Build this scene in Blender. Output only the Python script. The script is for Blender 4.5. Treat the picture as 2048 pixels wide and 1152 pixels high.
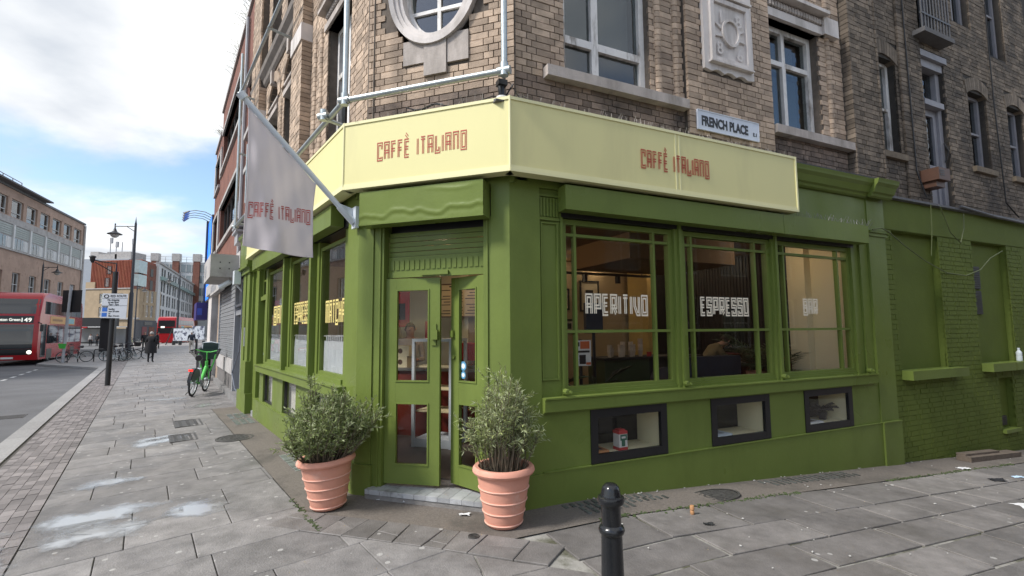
import bpy, bmesh, math, random
import numpy as np
from mathutils import Vector, Matrix
rnd = random.Random(7); npr = np.random.default_rng(7)
PI = math.pi; R = math.radians
for o in list(bpy.data.objects): bpy.data.objects.remove(o)
scene = bpy.context.scene; COL = scene.collection
# ---------------------------------------------------------------- camera
CAMH = 1.65
cam_d = bpy.data.cameras.new('camera'); cam = bpy.data.objects.new('camera', cam_d); COL.objects.link(cam)
cam_d.sensor_width = 36.0; cam_d.lens = 960.0/2048*36; cam_d.clip_start = .05; cam_d.clip_end = 3000
_w = Vector((0, math.cos(R(5)), math.sin(R(5)))); _r0 = Vector((1, 0, 0)); _u0 = _r0.cross(_w); _ro = R(.45)
_r = _r0*math.cos(_ro) - _u0*math.sin(_ro); _u = _u0*math.cos(_ro) + _r0*math.sin(_ro)
_m = Matrix((_r, _u, -_w)).transposed().to_4x4(); _m.translation = Vector((0, 0, CAMH)); cam.matrix_world = _m
scene.camera = cam
# ---------------------------------------------------------------- sky and sun
SUN_AZ, SUN_EL = R(-118), R(46)          # azimuth from +Y clockwise: the sun stands over the high street, to the left
world = bpy.data.worlds.new('World'); scene.world = world; world.use_nodes = True
def build_world():
    nt = world.node_tree; N = nt.nodes; L = nt.links; N.clear()
    out = N.new('ShaderNodeOutputWorld'); bg = N.new('ShaderNodeBackground'); L.new(bg.outputs[0], out.inputs[0])
    sky = N.new('ShaderNodeTexSky'); sky.sky_type = 'NISHITA'; sky.sun_disc = False
    sky.sun_elevation = SUN_EL; sky.sun_rotation = SUN_AZ; sky.air_density = 1.0; sky.dust_density = .6; sky.ozone_density = 1.6
    tc = N.new('ShaderNodeTexCoord'); sep = N.new('ShaderNodeSeparateXYZ'); L.new(tc.outputs['Generated'], sep.inputs[0])
    def math_(op, a, b=None):
        n = N.new('ShaderNodeMath'); n.operation = op
        for i, v in enumerate((a, b)):
            if v is None: continue
            if isinstance(v, (int, float)): n.inputs[i].default_value = v
            else: L.new(v, n.inputs[i])
        return n.outputs[0]
    zz = math_('ADD', math_('MAXIMUM', sep.outputs[2], 0.0), .16)
    cmb = N.new('ShaderNodeCombineXYZ')
    L.new(math_('DIVIDE', sep.outputs[0], zz), cmb.inputs[0]); L.new(math_('DIVIDE', sep.outputs[1], zz), cmb.inputs[1])
    mp = N.new('ShaderNodeMapping'); mp.inputs['Location'].default_value = (.4, 6.6, 0); mp.inputs['Scale'].default_value = (.8, .8, 1); L.new(cmb.outputs[0], mp.inputs[0])
    n1 = N.new('ShaderNodeTexNoise'); n1.inputs['Scale'].default_value = .95; n1.inputs['Detail'].default_value = 9; n1.inputs['Roughness'].default_value = .53; n1.inputs['Distortion'].default_value = .25
    L.new(mp.outputs[0], n1.inputs['Vector'])
    r1 = N.new('ShaderNodeValToRGB'); e = r1.color_ramp.elements; e[0].position = .39; e[0].color = (0, 0, 0, 1); e[1].position = .55; e[1].color = (1, 1, 1, 1); r1.color_ramp.interpolation = 'EASE'
    L.new(n1.outputs['Fac'], r1.inputs[0])
    n2 = N.new('ShaderNodeTexNoise'); n2.inputs['Scale'].default_value = 2.1; n2.inputs['Detail'].default_value = 6; L.new(mp.outputs[0], n2.inputs['Vector'])
    r2 = N.new('ShaderNodeValToRGB'); e = r2.color_ramp.elements; e[0].position = .36; e[0].color = (2.4, 2.56, 2.8, 1); e[1].position = .66; e[1].color = (4.3, 4.3, 4.27, 1)
    L.new(n2.outputs['Fac'], r2.inputs[0])
    mul = N.new('ShaderNodeMix'); mul.data_type = 'RGBA'; mul.blend_type = 'MULTIPLY'; mul.inputs[0].default_value = 1
    L.new(sky.outputs[0], mul.inputs[6]); mul.inputs[7].default_value = (.78, .78, .78, 1)
    mx = N.new('ShaderNodeMix'); mx.data_type = 'RGBA'; L.new(r1.outputs[0], mx.inputs[0]); L.new(mul.outputs[2], mx.inputs[6]); L.new(r2.outputs[0], mx.inputs[7])
    L.new(mx.outputs[2], bg.inputs[0]); bg.inputs[1].default_value = .10
build_world()
sd = bpy.data.lights.new('sun', 'SUN'); sd.energy = 1.5; sd.angle = R(11); sd.color = (1, .96, .9)
sun = bpy.data.objects.new('sun', sd); COL.objects.link(sun)
sv = Vector((math.sin(SUN_AZ)*math.cos(SUN_EL), math.cos(SUN_AZ)*math.cos(SUN_EL), math.sin(SUN_EL)))
sun.rotation_euler = sv.to_track_quat('Z', 'Y').to_euler()
vs = scene.view_settings; vs.view_transform = 'Standard'; vs.look = 'None'; vs.gamma = 1; vs.exposure = 1.6; vs.use_curve_mapping = False
scene.render.engine = 'CYCLES'; scene.cycles.max_bounces = 6; scene.cycles.transparent_max_bounces = 12; scene.cycles.caustics_reflective = False; scene.cycles.caustics_refractive = False
# ---------------------------------------------------------------- materials
MATS = {}
def mat(name, col, rough=.6, var=.12, scale=3.0, bump=.0, bscale=60, metal=0, island=0, dirt=None, dscale=2.0, dlo=.5, dhi=.7, spec=.5, wetness=0, detail=5, streak=0, nr=.6):
    if name in MATS: return MATS[name]
    m = bpy.data.materials.new(name); m.use_nodes = True; MATS[name] = m
    nt = m.node_tree; N = nt.nodes; L = nt.links; b = N['Principled BSDF']
    b.inputs['Roughness'].default_value = rough; b.inputs['Metallic'].default_value = metal; b.inputs['Specular IOR Level'].default_value = spec
    geo = N.new('ShaderNodeNewGeometry'); pos = geo.outputs['Position']
    n = N.new('ShaderNodeTexNoise'); n.inputs['Scale'].default_value = scale; n.inputs['Detail'].default_value = detail; n.inputs['Roughness'].default_value = nr; L.new(pos, n.inputs['Vector'])
    mr = N.new('ShaderNodeMapRange'); L.new(n.outputs['Fac'], mr.inputs[0]); mr.inputs[1].default_value = .25; mr.inputs[2].default_value = .75; mr.inputs[3].default_value = 1-var; mr.inputs[4].default_value = 1+var
    val = mr.outputs[0]
    if island:
        oi = N.new('ShaderNodeObjectInfo'); a = N.new('ShaderNodeMath'); a.operation = 'ADD'; L.new(geo.outputs['Random Per Island'], a.inputs[0]); L.new(oi.outputs['Random'], a.inputs[1])
        fr = N.new('ShaderNodeMath'); fr.operation = 'FRACT'; L.new(a.outputs[0], fr.inputs[0])
        m2 = N.new('ShaderNodeMapRange'); L.new(fr.outputs[0], m2.inputs[0]); m2.inputs[3].default_value = 1-island; m2.inputs[4].default_value = 1+island
        mm = N.new('ShaderNodeMath'); mm.operation = 'MULTIPLY'; L.new(val, mm.inputs[0]); L.new(m2.outputs[0], mm.inputs[1]); val = mm.outputs[0]
    vm = N.new('ShaderNodeVectorMath'); vm.operation = 'SCALE'; vm.inputs[0].default_value = col[:3]; L.new(val, vm.inputs['Scale']); c = vm.outputs[0]
    if dirt:
        n3 = N.new('ShaderNodeTexNoise'); n3.inputs['Scale'].default_value = dscale; n3.inputs['Detail'].default_value = 7; n3.inputs['Roughness'].default_value = .65
        if streak:
            mp = N.new('ShaderNodeMapping'); mp.inputs['Scale'].default_value = (1, 1, 1/streak); L.new(pos, mp.inputs[0]); L.new(mp.outputs[0], n3.inputs['Vector'])
        else: L.new(pos, n3.inputs['Vector'])
        rp = N.new('ShaderNodeMapRange'); L.new(n3.outputs['Fac'], rp.inputs[0]); rp.inputs[1].default_value = dlo; rp.inputs[2].default_value = dhi
        mx = N.new('ShaderNodeMix'); mx.data_type = 'RGBA'; L.new(rp.outputs[0], mx.inputs[0]); L.new(c, mx.inputs[6]); mx.inputs[7].default_value = (*dirt[:3], 1); c = mx.outputs[2]
    L.new(c, b.inputs['Base Color'])
    if bump:
        nb = N.new('ShaderNodeTexNoise'); nb.inputs['Scale'].default_value = bscale; nb.inputs['Detail'].default_value = 4; L.new(pos, nb.inputs['Vector'])
        bp = N.new('ShaderNodeBump'); bp.inputs['Strength'].default_value = bump; bp.inputs['Distance'].default_value = .02; L.new(nb.outputs['Fac'], bp.inputs['Height']); L.new(bp.outputs[0], b.inputs['Normal'])
    if wetness:
        n4 = N.new('ShaderNodeTexNoise'); n4.inputs['Scale'].default_value = wetness; n4.inputs['Detail'].default_value = 3; L.new(pos, n4.inputs['Vector'])
        rr = N.new('ShaderNodeMapRange'); L.new(n4.outputs['Fac'], rr.inputs[0]); rr.inputs[1].default_value = .35; rr.inputs[2].default_value = .7; rr.inputs[3].default_value = rough+.12; rr.inputs[4].default_value = rough-.22; L.new(rr.outputs[0], b.inputs['Roughness'])
    return m
def glass(name, tint=(.85, .9, .88), ior=1.5, rough=.0):
    if name in MATS: return MATS[name]
    m = bpy.data.materials.new(name); m.use_nodes = True; MATS[name] = m
    nt = m.node_tree; N = nt.nodes; L = nt.links; N.clear()
    o = N.new('ShaderNodeOutputMaterial'); t = N.new('ShaderNodeBsdfTransparent'); t.inputs[0].default_value = (*tint, 1)
    g = N.new('ShaderNodeBsdfGlossy'); g.inputs['Roughness'].default_value = rough; f = N.new('ShaderNodeFresnel'); ge = N.new('ShaderNodeNewGeometry'); mi = N.new('ShaderNodeMapRange'); L.new(ge.outputs['Backfacing'], mi.inputs[0]); mi.inputs[3].default_value = ior; mi.inputs[4].default_value = 1/ior; L.new(mi.outputs[0], f.inputs[0])   # the thin pane reflects alike from both sides
    x = N.new('ShaderNodeMixShader'); L.new(f.outputs[0], x.inputs[0]); L.new(t.outputs[0], x.inputs[1]); L.new(g.outputs[0], x.inputs[2]); L.new(x.outputs[0], o.inputs[0])
    return m
def emit(name, col, s):
    if name in MATS: return MATS[name]
    m = bpy.data.materials.new(name); m.use_nodes = True; MATS[name] = m
    b = m.node_tree.nodes['Principled BSDF']; b.inputs['Base Color'].default_value = (*col, 1); b.inputs['Emission Color'].default_value = (*col, 1); b.inputs['Emission Strength'].default_value = s
    return m
# ---------------------------------------------------------------- mesh helpers
class MB:
    def __init__(s): s.v = []; s.f = []
    def add(s, vs, fs):
        k = len(s.v); s.v += [tuple(p) for p in vs]; s.f += [tuple(i+k for i in f) for f in fs]; return s
    def quad(s, *p): return s.add(p, [tuple(range(len(p)))])
    def box8(s, p): return s.add(p, [(0, 3, 2, 1), (4, 5, 6, 7), (0, 1, 5, 4), (1, 2, 6, 5), (2, 3, 7, 6), (3, 0, 4, 7)])
    def box(s, c, d, rz=0, ry=0, rx=0):
        M = Matrix.Translation(Vector(c)) @ Matrix.Rotation(rz, 4, 'Z') @ Matrix.Rotation(ry, 4, 'Y') @ Matrix.Rotation(rx, 4, 'X')
        x, y, z = d[0]/2, d[1]/2, d[2]/2
        return s.box8([M @ Vector(p) for p in ((-x, -y, -z), (x, -y, -z), (x, y, -z), (-x, y, -z), (-x, -y, z), (x, -y, z), (x, y, z), (-x, y, z))])
    def fb(s, F, u0, u1, v0, v1, w0, w1):      # box in a facade frame
        return s.box8([F(u0, v0, w0), F(u1, v0, w0), F(u1, v0, w1), F(u0, v0, w1), F(u0, v1, w0), F(u1, v1, w0), F(u1, v1, w1), F(u0, v1, w1)])
    def prism(s, poly, z0, z1):                 # plan polygon
        n = len(poly); zb = z0 if callable(z0) else (lambda x, y: z0); zt = z1 if callable(z1) else (lambda x, y: z1)
        vs = [(p[0], p[1], zb(p[0], p[1])) for p in poly]+[(p[0], p[1], zt(p[0], p[1])) for p in poly]
        return s.add(vs, [tuple(range(n))[::-1], tuple(range(n, 2*n))]+[(i, (i+1) % n, n+(i+1) % n, n+i) for i in range(n)])
    def fprism(s, F, poly, w0, w1):             # polygon in facade (u,v), extruded along w
        n = len(poly); vs = [F(u, v, w0) for u, v in poly]+[F(u, v, w1) for u, v in poly]
        return s.add(vs, [tuple(range(n)), tuple(range(n, 2*n))[::-1]]+[(i, n+i, n+(i+1) % n, (i+1) % n) for i in range(n)])
    def tube(s, pts, r, n=8, cap=True):
        pts = [Vector(p) for p in pts]; rs = r if isinstance(r, (list, tuple)) else [r]*len(pts); k = len(s.v); prev = None
        for i, p in enumerate(pts):
            t = (pts[min(i+1, len(pts)-1)]-pts[max(i-1, 0)]); t = t.normalized() if t.length > 1e-9 else Vector((0, 0, 1))
            if prev is None: a = t.orthogonal().normalized()
            else:
                a = prev-t*prev.dot(t); a = a.normalized() if a.length > 1e-6 else t.orthogonal().normalized()
            prev = a; b = t.cross(a)
            for j in range(n):
                q = 2*PI*j/n; s.v.append(tuple(p+(a*math.cos(q)+b*math.sin(q))*rs[i]))
        for i in range(len(pts)-1):
            for j in range(n): s.f.append((k+i*n+j, k+i*n+(j+1) % n, k+(i+1)*n+(j+1) % n, k+(i+1)*n+j))
        if cap: s.f.append(tuple(k+j for j in range(n))[::-1]); s.f.append(tuple(k+(len(pts)-1)*n+j for j in range(n)))
        return s
    def lathe(s, prof, c=(0, 0, 0), n=24, axis=None):
        k = len(s.v); M = Matrix.Translation(Vector(c)) @ (axis.to_track_quat('Z', 'Y').to_matrix().to_4x4() if axis else Matrix.Identity(4))
        for r, z in prof:
            for j in range(n): s.v.append(tuple(M @ Vector((r*math.cos(2*PI*j/n), r*math.sin(2*PI*j/n), z))))
        for i in range(len(prof)-1):
            for j in range(n): s.f.append((k+i*n+j, k+i*n+(j+1) % n, k+(i+1)*n+(j+1) % n, k+(i+1)*n+j))
        if prof[0][0] > 1e-5: s.f.append(tuple(k+j for j in range(n))[::-1])
        if prof[-1][0] > 1e-5: s.f.append(tuple(k+(len(prof)-1)*n+j for j in range(n)))
        return s
    def torus(s, c, Rr, r, axis, n=28, m=8):
        ax = Vector(axis).normalized(); a = ax.orthogonal().normalized(); b = ax.cross(a); k = len(s.v); c = Vector(c)
        for i in range(n):
            d = a*math.cos(2*PI*i/n)+b*math.sin(2*PI*i/n)
            for j in range(m): s.v.append(tuple(c+d*(Rr+r*math.cos(2*PI*j/m))+ax*r*math.sin(2*PI*j/m)))
        for i in range(n):
            for j in range(m): s.f.append((k+i*m+j, k+((i+1) % n)*m+j, k+((i+1) % n)*m+(j+1) % m, k+i*m+(j+1) % m))
        return s
    def ball(s, c, rx, ry=None, rz=None, n=12, m=8):
        ry = ry or rx; rz = rz or rx; k = len(s.v)
        for i in range(m+1):
            t = PI*i/m
            for j in range(n): s.v.append((c[0]+rx*math.sin(t)*math.cos(2*PI*j/n), c[1]+ry*math.sin(t)*math.sin(2*PI*j/n), c[2]+rz*math.cos(t)))
        for i in range(m):
            for j in range(n): s.f.append((k+i*n+j, k+(i+1)*n+j, k+(i+1)*n+(j+1) % n, k+i*n+(j+1) % n))
        return s
    def mesh(s, name, off=None, smooth=False):
        me = bpy.data.meshes.new(name); vs = s.v if off is None else [(a-off[0], b-off[1], c-off[2]) for a, b, c in s.v]
        me.from_pydata(vs, [], s.f); me.validate(); me.update()
        bm = bmesh.new(); bm.from_mesh(me); bmesh.ops.recalc_face_normals(bm, faces=bm.faces); bm.to_mesh(me); bm.free()
        if smooth: smooth_mesh(me)
        return me
def smooth_mesh(me, ang=40):
    me.polygons.foreach_set('use_smooth', [True]*len(me.polygons))
    try: me.set_sharp_from_angle(angle=R(ang))
    except Exception: pass
LABELS = set()
def setp(o, label=None, cat=None, group=None, kind=None):
    if label: o['label'] = label
    if cat: o['category'] = cat
    if group: o['group'] = group
    if kind: o['kind'] = kind
    return o
def thing(name, label, cat, loc=(0, 0, 0), rz=0, group=None):
    o = bpy.data.objects.new(name, None); COL.objects.link(o); o.location = loc; o.rotation_euler = (0, 0, rz); o.empty_display_size = .1
    return setp(o, label, cat, group)
def obj(name, mb, m, parent=None, smooth=False, world=True, kind=None, loc=None):
    """one mesh object; world=True: the vertices are world coordinates and get the parent's location taken off"""
    off = None
    if parent is not None and world:
        p = parent; off = Vector((0, 0, 0))
        while p is not None: off = off+Vector(p.location); p = p.parent
    elif loc is not None: off = loc
    me = mb.mesh(name, off, smooth) if isinstance(mb, MB) else mb
    if m is not None and not me.materials:
        me.materials.append(m if not isinstance(m, str) else MATS[m])
    o = bpy.data.objects.new(name, me); COL.objects.link(o)
    if parent is not None: o.parent = parent
    elif loc is not None: o.location = loc
    if kind: o['kind'] = kind
    return o
def copy_tree(o, parent=None, loc=None, rz=None, label=None, group=None, scale=None):
    c = o.copy(); COL.objects.link(c); c.parent = parent
    if loc is not None: c.location = loc
    if rz is not None: c.rotation_euler = (0, 0, rz)
    if scale is not None: c.scale = (scale,)*3
    if label: c['label'] = label
    if group: c['group'] = group
    for ch in list(o.children): copy_tree(ch, c)
    return c
# ---------------------------------------------------------------- facade frames of the corner building
def dirn(b): return Vector((math.sin(R(b)), math.cos(R(b))))
class Frame:
    def __init__(s, P, D, Nn): s.P = Vector(P); s.D = Vector(D); s.N = Vector(Nn)
    def __call__(s, u, v, w=0.0):
        q = s.P+s.D*u+s.N*w; return (q.x, q.y, v)
    def inv(s, x, y):
        q = Vector((x, y))-s.P; return q.dot(s.D), q.dot(s.N)
C1 = Vector((-.02, 4.53)); dF, dR, dL = dirn(-71.65), dirn(65.35), dirn(-37.4); C0 = C1+dF*1.70
nR = Vector((dR.y, -dR.x)); nL = Vector((-dL.y, dL.x)); nF = Vector((-dF.y, dF.x))
FR, FF, FL = Frame(C1, dR, nR), Frame(C1, dF, nF), Frame(C0, dL, nL)
def cross2(Fa, wa, Fb, wb):                 # plan point where two offset facade lines meet
    pa = Fa.P+Fa.N*wa; pb = Fb.P+Fb.N*wb; d = Fa.D.x*Fb.D.y-Fa.D.y*Fb.D.x
    t = ((pb.x-pa.x)*Fb.D.y-(pb.y-pa.y)*Fb.D.x)/d; return pa+Fa.D*t
def gz(x, y):                               # height of the paving: cross-fall to the kerb, the lane runs down hill
    q = Vector((x, y)); d = (q-C0).dot(nL); s = (q-C1).dot(dR)
    return -.03*min(max(d, 0), 3.5)-.058*max(0, s-.9)
def clip_poly(poly, a, b, c):               # keep a*x+b*y<=c
    out = []
    for i in range(len(poly)):
        p, q = poly[i], poly[(i+1) % len(poly)]; fp = a*p[0]+b*p[1]-c; fq = a*q[0]+b*q[1]-c
        if fp <= 0: out.append(p)
        if (fp < 0 < fq) or (fq < 0 < fp):
            t = fp/(fp-fq); out.append((p[0]+(q[0]-p[0])*t, p[1]+(q[1]-p[1])*t))
    return out
def area2(poly):
    return abs(sum(poly[i][0]*poly[(i+1) % len(poly)][1]-poly[(i+1) % len(poly)][0]*poly[i][1] for i in range(len(poly))))/2
# ---------------------------------------------------------------- lettering: inline block capitals and plain signs
W_ = .5
GLY = {
 'C': (W_, [[(W_, .66), (W_, 1), (0, 1), (0, 0), (W_, 0), (W_, .16)]]), 'A': (W_, [[(0, 0), (0, 1), (W_, 1), (W_, 0)], [(0, .46), (W_, .46)]]),
 'F': (W_*.9, [[(0, 0), (0, 1), (W_*.9, 1)], [(0, .52), (W_*.75, .52)]]), 'E': (W_*.9, [[(W_*.9, 0), (0, 0), (0, 1), (W_*.9, 1)], [(0, .52), (W_*.75, .52)]]),
 'È': (W_*.9, [[(W_*.9, 0), (0, 0), (0, 1), (W_*.9, 1)], [(0, .52), (W_*.75, .52)], [(.05, 1.42), (.3, 1.22)]]),
 'I': (.0, [[(0, 0), (0, 1)]]), 'T': (W_*1.0, [[(0, 1), (W_, 1)], [(W_/2, 0), (W_/2, 1)]]), 'L': (W_*.85, [[(0, 1), (0, 0), (W_*.85, 0), (W_*.85, .3)]]),
 'N': (W_, [[(0, 0), (0, 1), (W_, 1), (W_, 0)]]), 'O': (W_, [[(0, 0), (0, 1), (W_, 1), (W_, 0), (0, 0)]]), 'P': (W_, [[(0, 0), (0, 1), (W_, 1), (W_, .38), (0, .38)]]),
 'R': (W_, [[(0, 0), (0, 1), (W_, 1), (W_, .4), (0, .4)], [(W_*.45, .4), (W_, 0)]]), 'V': (W_, [[(0, 1), (0, .45), (W_*.55, 0), (W_, .0), (W_, 1)]]),
 'S': (W_, [[(W_, .75), (W_, 1), (0, 1), (0, .52), (W_, .52), (W_, 0), (0, 0), (0, .25)]]), 'B': (W_, [[(0, 0), (0, 1), (W_, 1), (W_, 0), (0, 0)], [(0, .52), (W_, .52)]]),
 'M': (W_*1.5, [[(0, 0), (0, 1), (W_*1.5, 1), (W_*1.5, 0)], [(W_*.75, 0), (W_*.75, 1)]]), 'H': (W_, [[(0, 0), (0, 1)], [(W_, 0), (W_, 1)], [(0, .5), (W_, .5)]]), ' ': (.3, [])}
def off_line(pl, d):
    closed = len(pl) > 2 and pl[0] == pl[-1]; P = [Vector(p) for p in (pl[:-1] if closed else pl)]; n = len(P); out = []
    for i in range(n):
        ns = []
        if closed or i > 0: t = (P[i]-P[i-1]).normalized(); ns.append(Vector((-t.y, t.x)))
        if closed or i < n-1: t = (P[(i+1) % n]-P[i]).normalized(); ns.append(Vector((-t.y, t.x)))
        if len(ns) == 2:
            b = ns[0]+ns[1]; b = b/max(b.dot(ns[0]), .35) if b.length > 1e-6 else ns[0]; out.append(P[i]+b*d)
        else: out.append(P[i]+ns[0]*d)
    if closed: out.append(out[0])
    return out
def inline_text(txt, width, height, gap=.36, lines=((-.075, .06), (.075, .06))):
    """list of quads (x,y) of a row of inline capitals, scaled to width x height, cap height 1 -> height"""
    x = .14; quads = []
    for ch in txt:
        w, strokes = GLY[ch]
        for pl in strokes:
            for o, t in lines:
                a, b = off_line(pl, o-t/2), off_line(pl, o+t/2)
                for i in range(len(a)-1): quads.append([(p.x+x, p.y) for p in (a[i], a[i+1], b[i+1], b[i])])
        x += w+gap
    tot = x-gap+.14
    return [[(px/tot*width, py*height) for px, py in q] for q in quads]
def letters_mb(F, txt, u0, u1, v0, h, w, t=.002, **kw):
    mb = MB(); s = 1 if u1 > u0 else -1
    for i, q in enumerate(inline_text(txt, abs(u1-u0), h, **kw)):
        e = w+(i % 5)*.0003
        mb.fprism(F, [(u0+s*x, v0+y) for x, y in q], e, e+t)
    return mb
def font_mesh(txt, size, name='lettering', bold=.0, align='LEFT', extrude=.002, sx=1.0):
    cu = bpy.data.curves.new(name, 'FONT'); cu.body = txt; cu.size = size; cu.align_x = align; cu.extrude = extrude; cu.offset = bold; cu.resolution_u = 3
    o = bpy.data.objects.new(name, cu); COL.objects.link(o); dg = bpy.context.evaluated_depsgraph_get(); me = bpy.data.meshes.new_from_object(o.evaluated_get(dg)); bpy.data.objects.remove(o); bpy.data.curves.remove(cu)
    if sx != 1: me.transform(Matrix.Diagonal((sx, 1, 1, 1)))
    return me
def put_text(txt, size, origin, xdir, ydir, m, parent, name='lettering', bold=.0, align='LEFT', sx=1.0):
    me = font_mesh(txt, size, name, bold, align, .0015, sx); x = Vector(xdir).normalized(); y = Vector(ydir).normalized(); z = x.cross(y)
    M = Matrix((x, y, z)).transposed().to_4x4(); M.translation = Vector(origin); me.transform(M)
    off = Vector((0, 0, 0)); p = parent
    while p is not None: off += Vector(p.location); p = p.parent
    me.transform(Matrix.Translation(-off)); me.materials.append(m)
    o = bpy.data.objects.new(name, me); COL.objects.link(o); o.parent = parent; return o
# ================================================================ GROUND
def slab_mat(name, col, gum=.5, island=.16, rough=.62, dirt=(.07, .066, .062), wet=1.3):
    m = mat(name, col, rough, .42, 4.0, .35, 75, detail=10, nr=.74, island=island, dirt=dirt, dscale=1.3, dlo=.50, dhi=.80, wetness=wet)
    nt = m.node_tree; N = nt.nodes; L = nt.links; b = N['Principled BSDF']; src = b.inputs['Base Color'].links[0].from_socket
    geo = N.new('ShaderNodeNewGeometry'); v = N.new('ShaderNodeTexVoronoi'); v.inputs['Scale'].default_value = 10.0; L.new(geo.outputs['Position'], v.inputs['Vector'])
    nn = N.new('ShaderNodeTexNoise'); nn.inputs['Scale'].default_value = 1.0; L.new(geo.outputs['Position'], nn.inputs['Vector'])
    sx = N.new('ShaderNodeSeparateColor'); L.new(v.outputs['Color'], sx.inputs[0])
    th = N.new('ShaderNodeMapRange'); L.new(sx.outputs[0], th.inputs[0]); th.inputs[1].default_value = 1-gum; th.inputs[2].default_value = 1; th.inputs[3].default_value = 0; th.inputs[4].default_value = .24
    ls = N.new('ShaderNodeMath'); ls.operation = 'LESS_THAN'; L.new(v.outputs['Distance'], ls.inputs[0]); L.new(th.outputs[0], ls.inputs[1])
    ml = N.new('ShaderNodeMath'); ml.operation = 'MULTIPLY'; ml.inputs[1].default_value = .75; L.new(ls.outputs[0], ml.inputs[0])
    mx = N.new('ShaderNodeMix'); mx.data_type = 'RGBA'; L.new(ml.outputs[0], mx.inputs[0]); L.new(src, mx.inputs[6]); mx.inputs[7].default_value = (.42, .41, .39, 1)
    L.new(mx.outputs[2], b.inputs['Base Color']); return m
M_slab = slab_mat('paving_slab', (.205, .194, .188), .5, .20)
M_york = slab_mat('york_stone', (.168, .156, .148), .14, .22, .66, (.10, .09, .08), 1.6)
M_bed = mat('joint_sand', (.075, .07, .062), .95, .3, 6, .2, 80)
M_joint2 = mat('lime_joint', (.27, .26, .235), .95, .35, 5, .25, 70, dirt=(.075, .075, .045), dscale=3, dlo=.45, dhi=.6)
M_agg = mat('aggregate_concrete', (.15, .130, .112), .85, .32, 55, .4, 140, dirt=(.07, .064, .055), dscale=1.6, dlo=.5, dhi=.72)
M_block = mat('paving_block', (.185, .168, .165), .78, .2, 4, .2, 70, island=.28)
M_kerb = mat('granite_kerb', (.27, .265, .26), .75, .2, 30, .2, 120, island=.1)
M_asph = mat('asphalt', (.105, .106, .11), .8, .2, .7, .35, 130, wetness=.4)
M_line = mat('road_paint', (.5, .5, .48), .7, .25, 12)
M_iron = mat('cast_iron', (.12, .115, .11), .55, .3, 20, .2, 60, metal=.6)
M_tileW = mat('step_tile', (.36, .37, .38), .5, .25, 6, .1, 40, island=.15, dirt=(.16, .15, .14), dscale=5)
M_moss = mat('moss', (.06, .085, .03), .95, .5, 14, .4, 60)
M_glassblk = mat('pavement_light_glass', (.24, .26, .25), .3, .3, 20, island=.35)
def struct(name, mb, m, loc=None): o = obj(name, mb, m); o['kind'] = 'structure'; return o
mb = MB(); mb.quad((-900, -900, -2), (900, -900, -2), (900, 900, -2), (-900, 900, -2)); struct('ground', mb, M_asph)
# road: the high street, level with the foot of the kerb
rp = [FL(u, -.215, w) for u, w in ((-40, 3.3), (400, 3.3), (400, 120), (-40, 120))]
mb = MB(); mb.quad(*rp); struct('road', mb, M_asph)
# bedding under all paving: a sheet that follows the fall of the ground
def sheet(F, us, ws, dz, cond=None):
    mb = MB(); nu, nw = len(us), len(ws)
    for u in us:
        for w in ws: x, y, _ = F(u, 0, w); mb.v.append((x, y, gz(x, y)+dz))
    for i in range(nu-1):
        for j in range(nw-1): mb.f.append((i*nw+j, (i+1)*nw+j, (i+1)*nw+j+1, i*nw+j+1))
    return mb
mb = sheet(FL, [7.5+2*i for i in range(58)], [-9, -3, -.3], -.034)
pavement_far = struct('pavement_margin', mb, M_bed)
mb = sheet(FL, [-4+.5*i for i in range(13)]+[3+2*i for i in range(60)], [ -.3, .0, .5, 1, 2, 2.52, 3.25] , -.016)
pavement = struct('pavement', mb, M_bed)
mb = sheet(FL, [45, 60, 90, 150], [-14, -6, 0, 3.4], -.002); struct('pavement_beyond', mb, M_slab)
mb = sheet(FR, [-1.6+.5*i for i in range(5)]+[.9+1.0*i for i in range(26)], [-.25, .25, .52, 1.5, 3, 4.5, 6.9], -.014)
lane = struct('lane_paving', mb, M_joint2)
BND = (1.0, .3, -.3+.3*3.7)                 # plan line where the high-street slabs give way to the lane's old flags
def slab_obj(name, poly, m, parent, th=.05, inset=.004, dz=0.0, tilt=.0015):
    cx = sum(p[0] for p in poly)/len(poly); cy = sum(p[1] for p in poly)/len(poly)
    pl = []
    for p in poly:
        d = math.hypot(p[0]-cx, p[1]-cy) or 1; k = 1-inset/d*1.3; pl.append((cx+(p[0]-cx)*k, cy+(p[1]-cy)*k))
    a, b, c = rnd.uniform(-tilt, tilt)*3, rnd.uniform(-tilt, tilt)*3, rnd.uniform(-.002, .002)+dz
    zt = lambda x, y: gz(x, y)+a*(x-cx)+b*(y-cy)+c
    mb = MB(); n = len(pl); ch = .006
    vs = [(x, y, zt(x, y)-th) for x, y in pl]+[(x, y, zt(x, y)-ch*.7) for x, y in pl]
    for x, y in pl:
        d = math.hypot(x-cx, y-cy) or 1; k = 1-ch/d; X, Y = cx+(x-cx)*k, cy+(y-cy)*k; vs.append((X, Y, zt(X, Y)))
    fs = [tuple(range(2*n, 3*n))]
    for k in (0, 1): fs += [(k*n+i, k*n+(i+1) % n, (k+1)*n+(i+1) % n, (k+1)*n+i) for i in range(n)]
    mb.add(vs, fs); o = obj(name, mb.mesh(name, (cx, cy, gz(cx, cy))), m, None); o.parent = parent; o.location = (cx, cy, gz(cx, cy)); return o
u = -2.85
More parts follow.
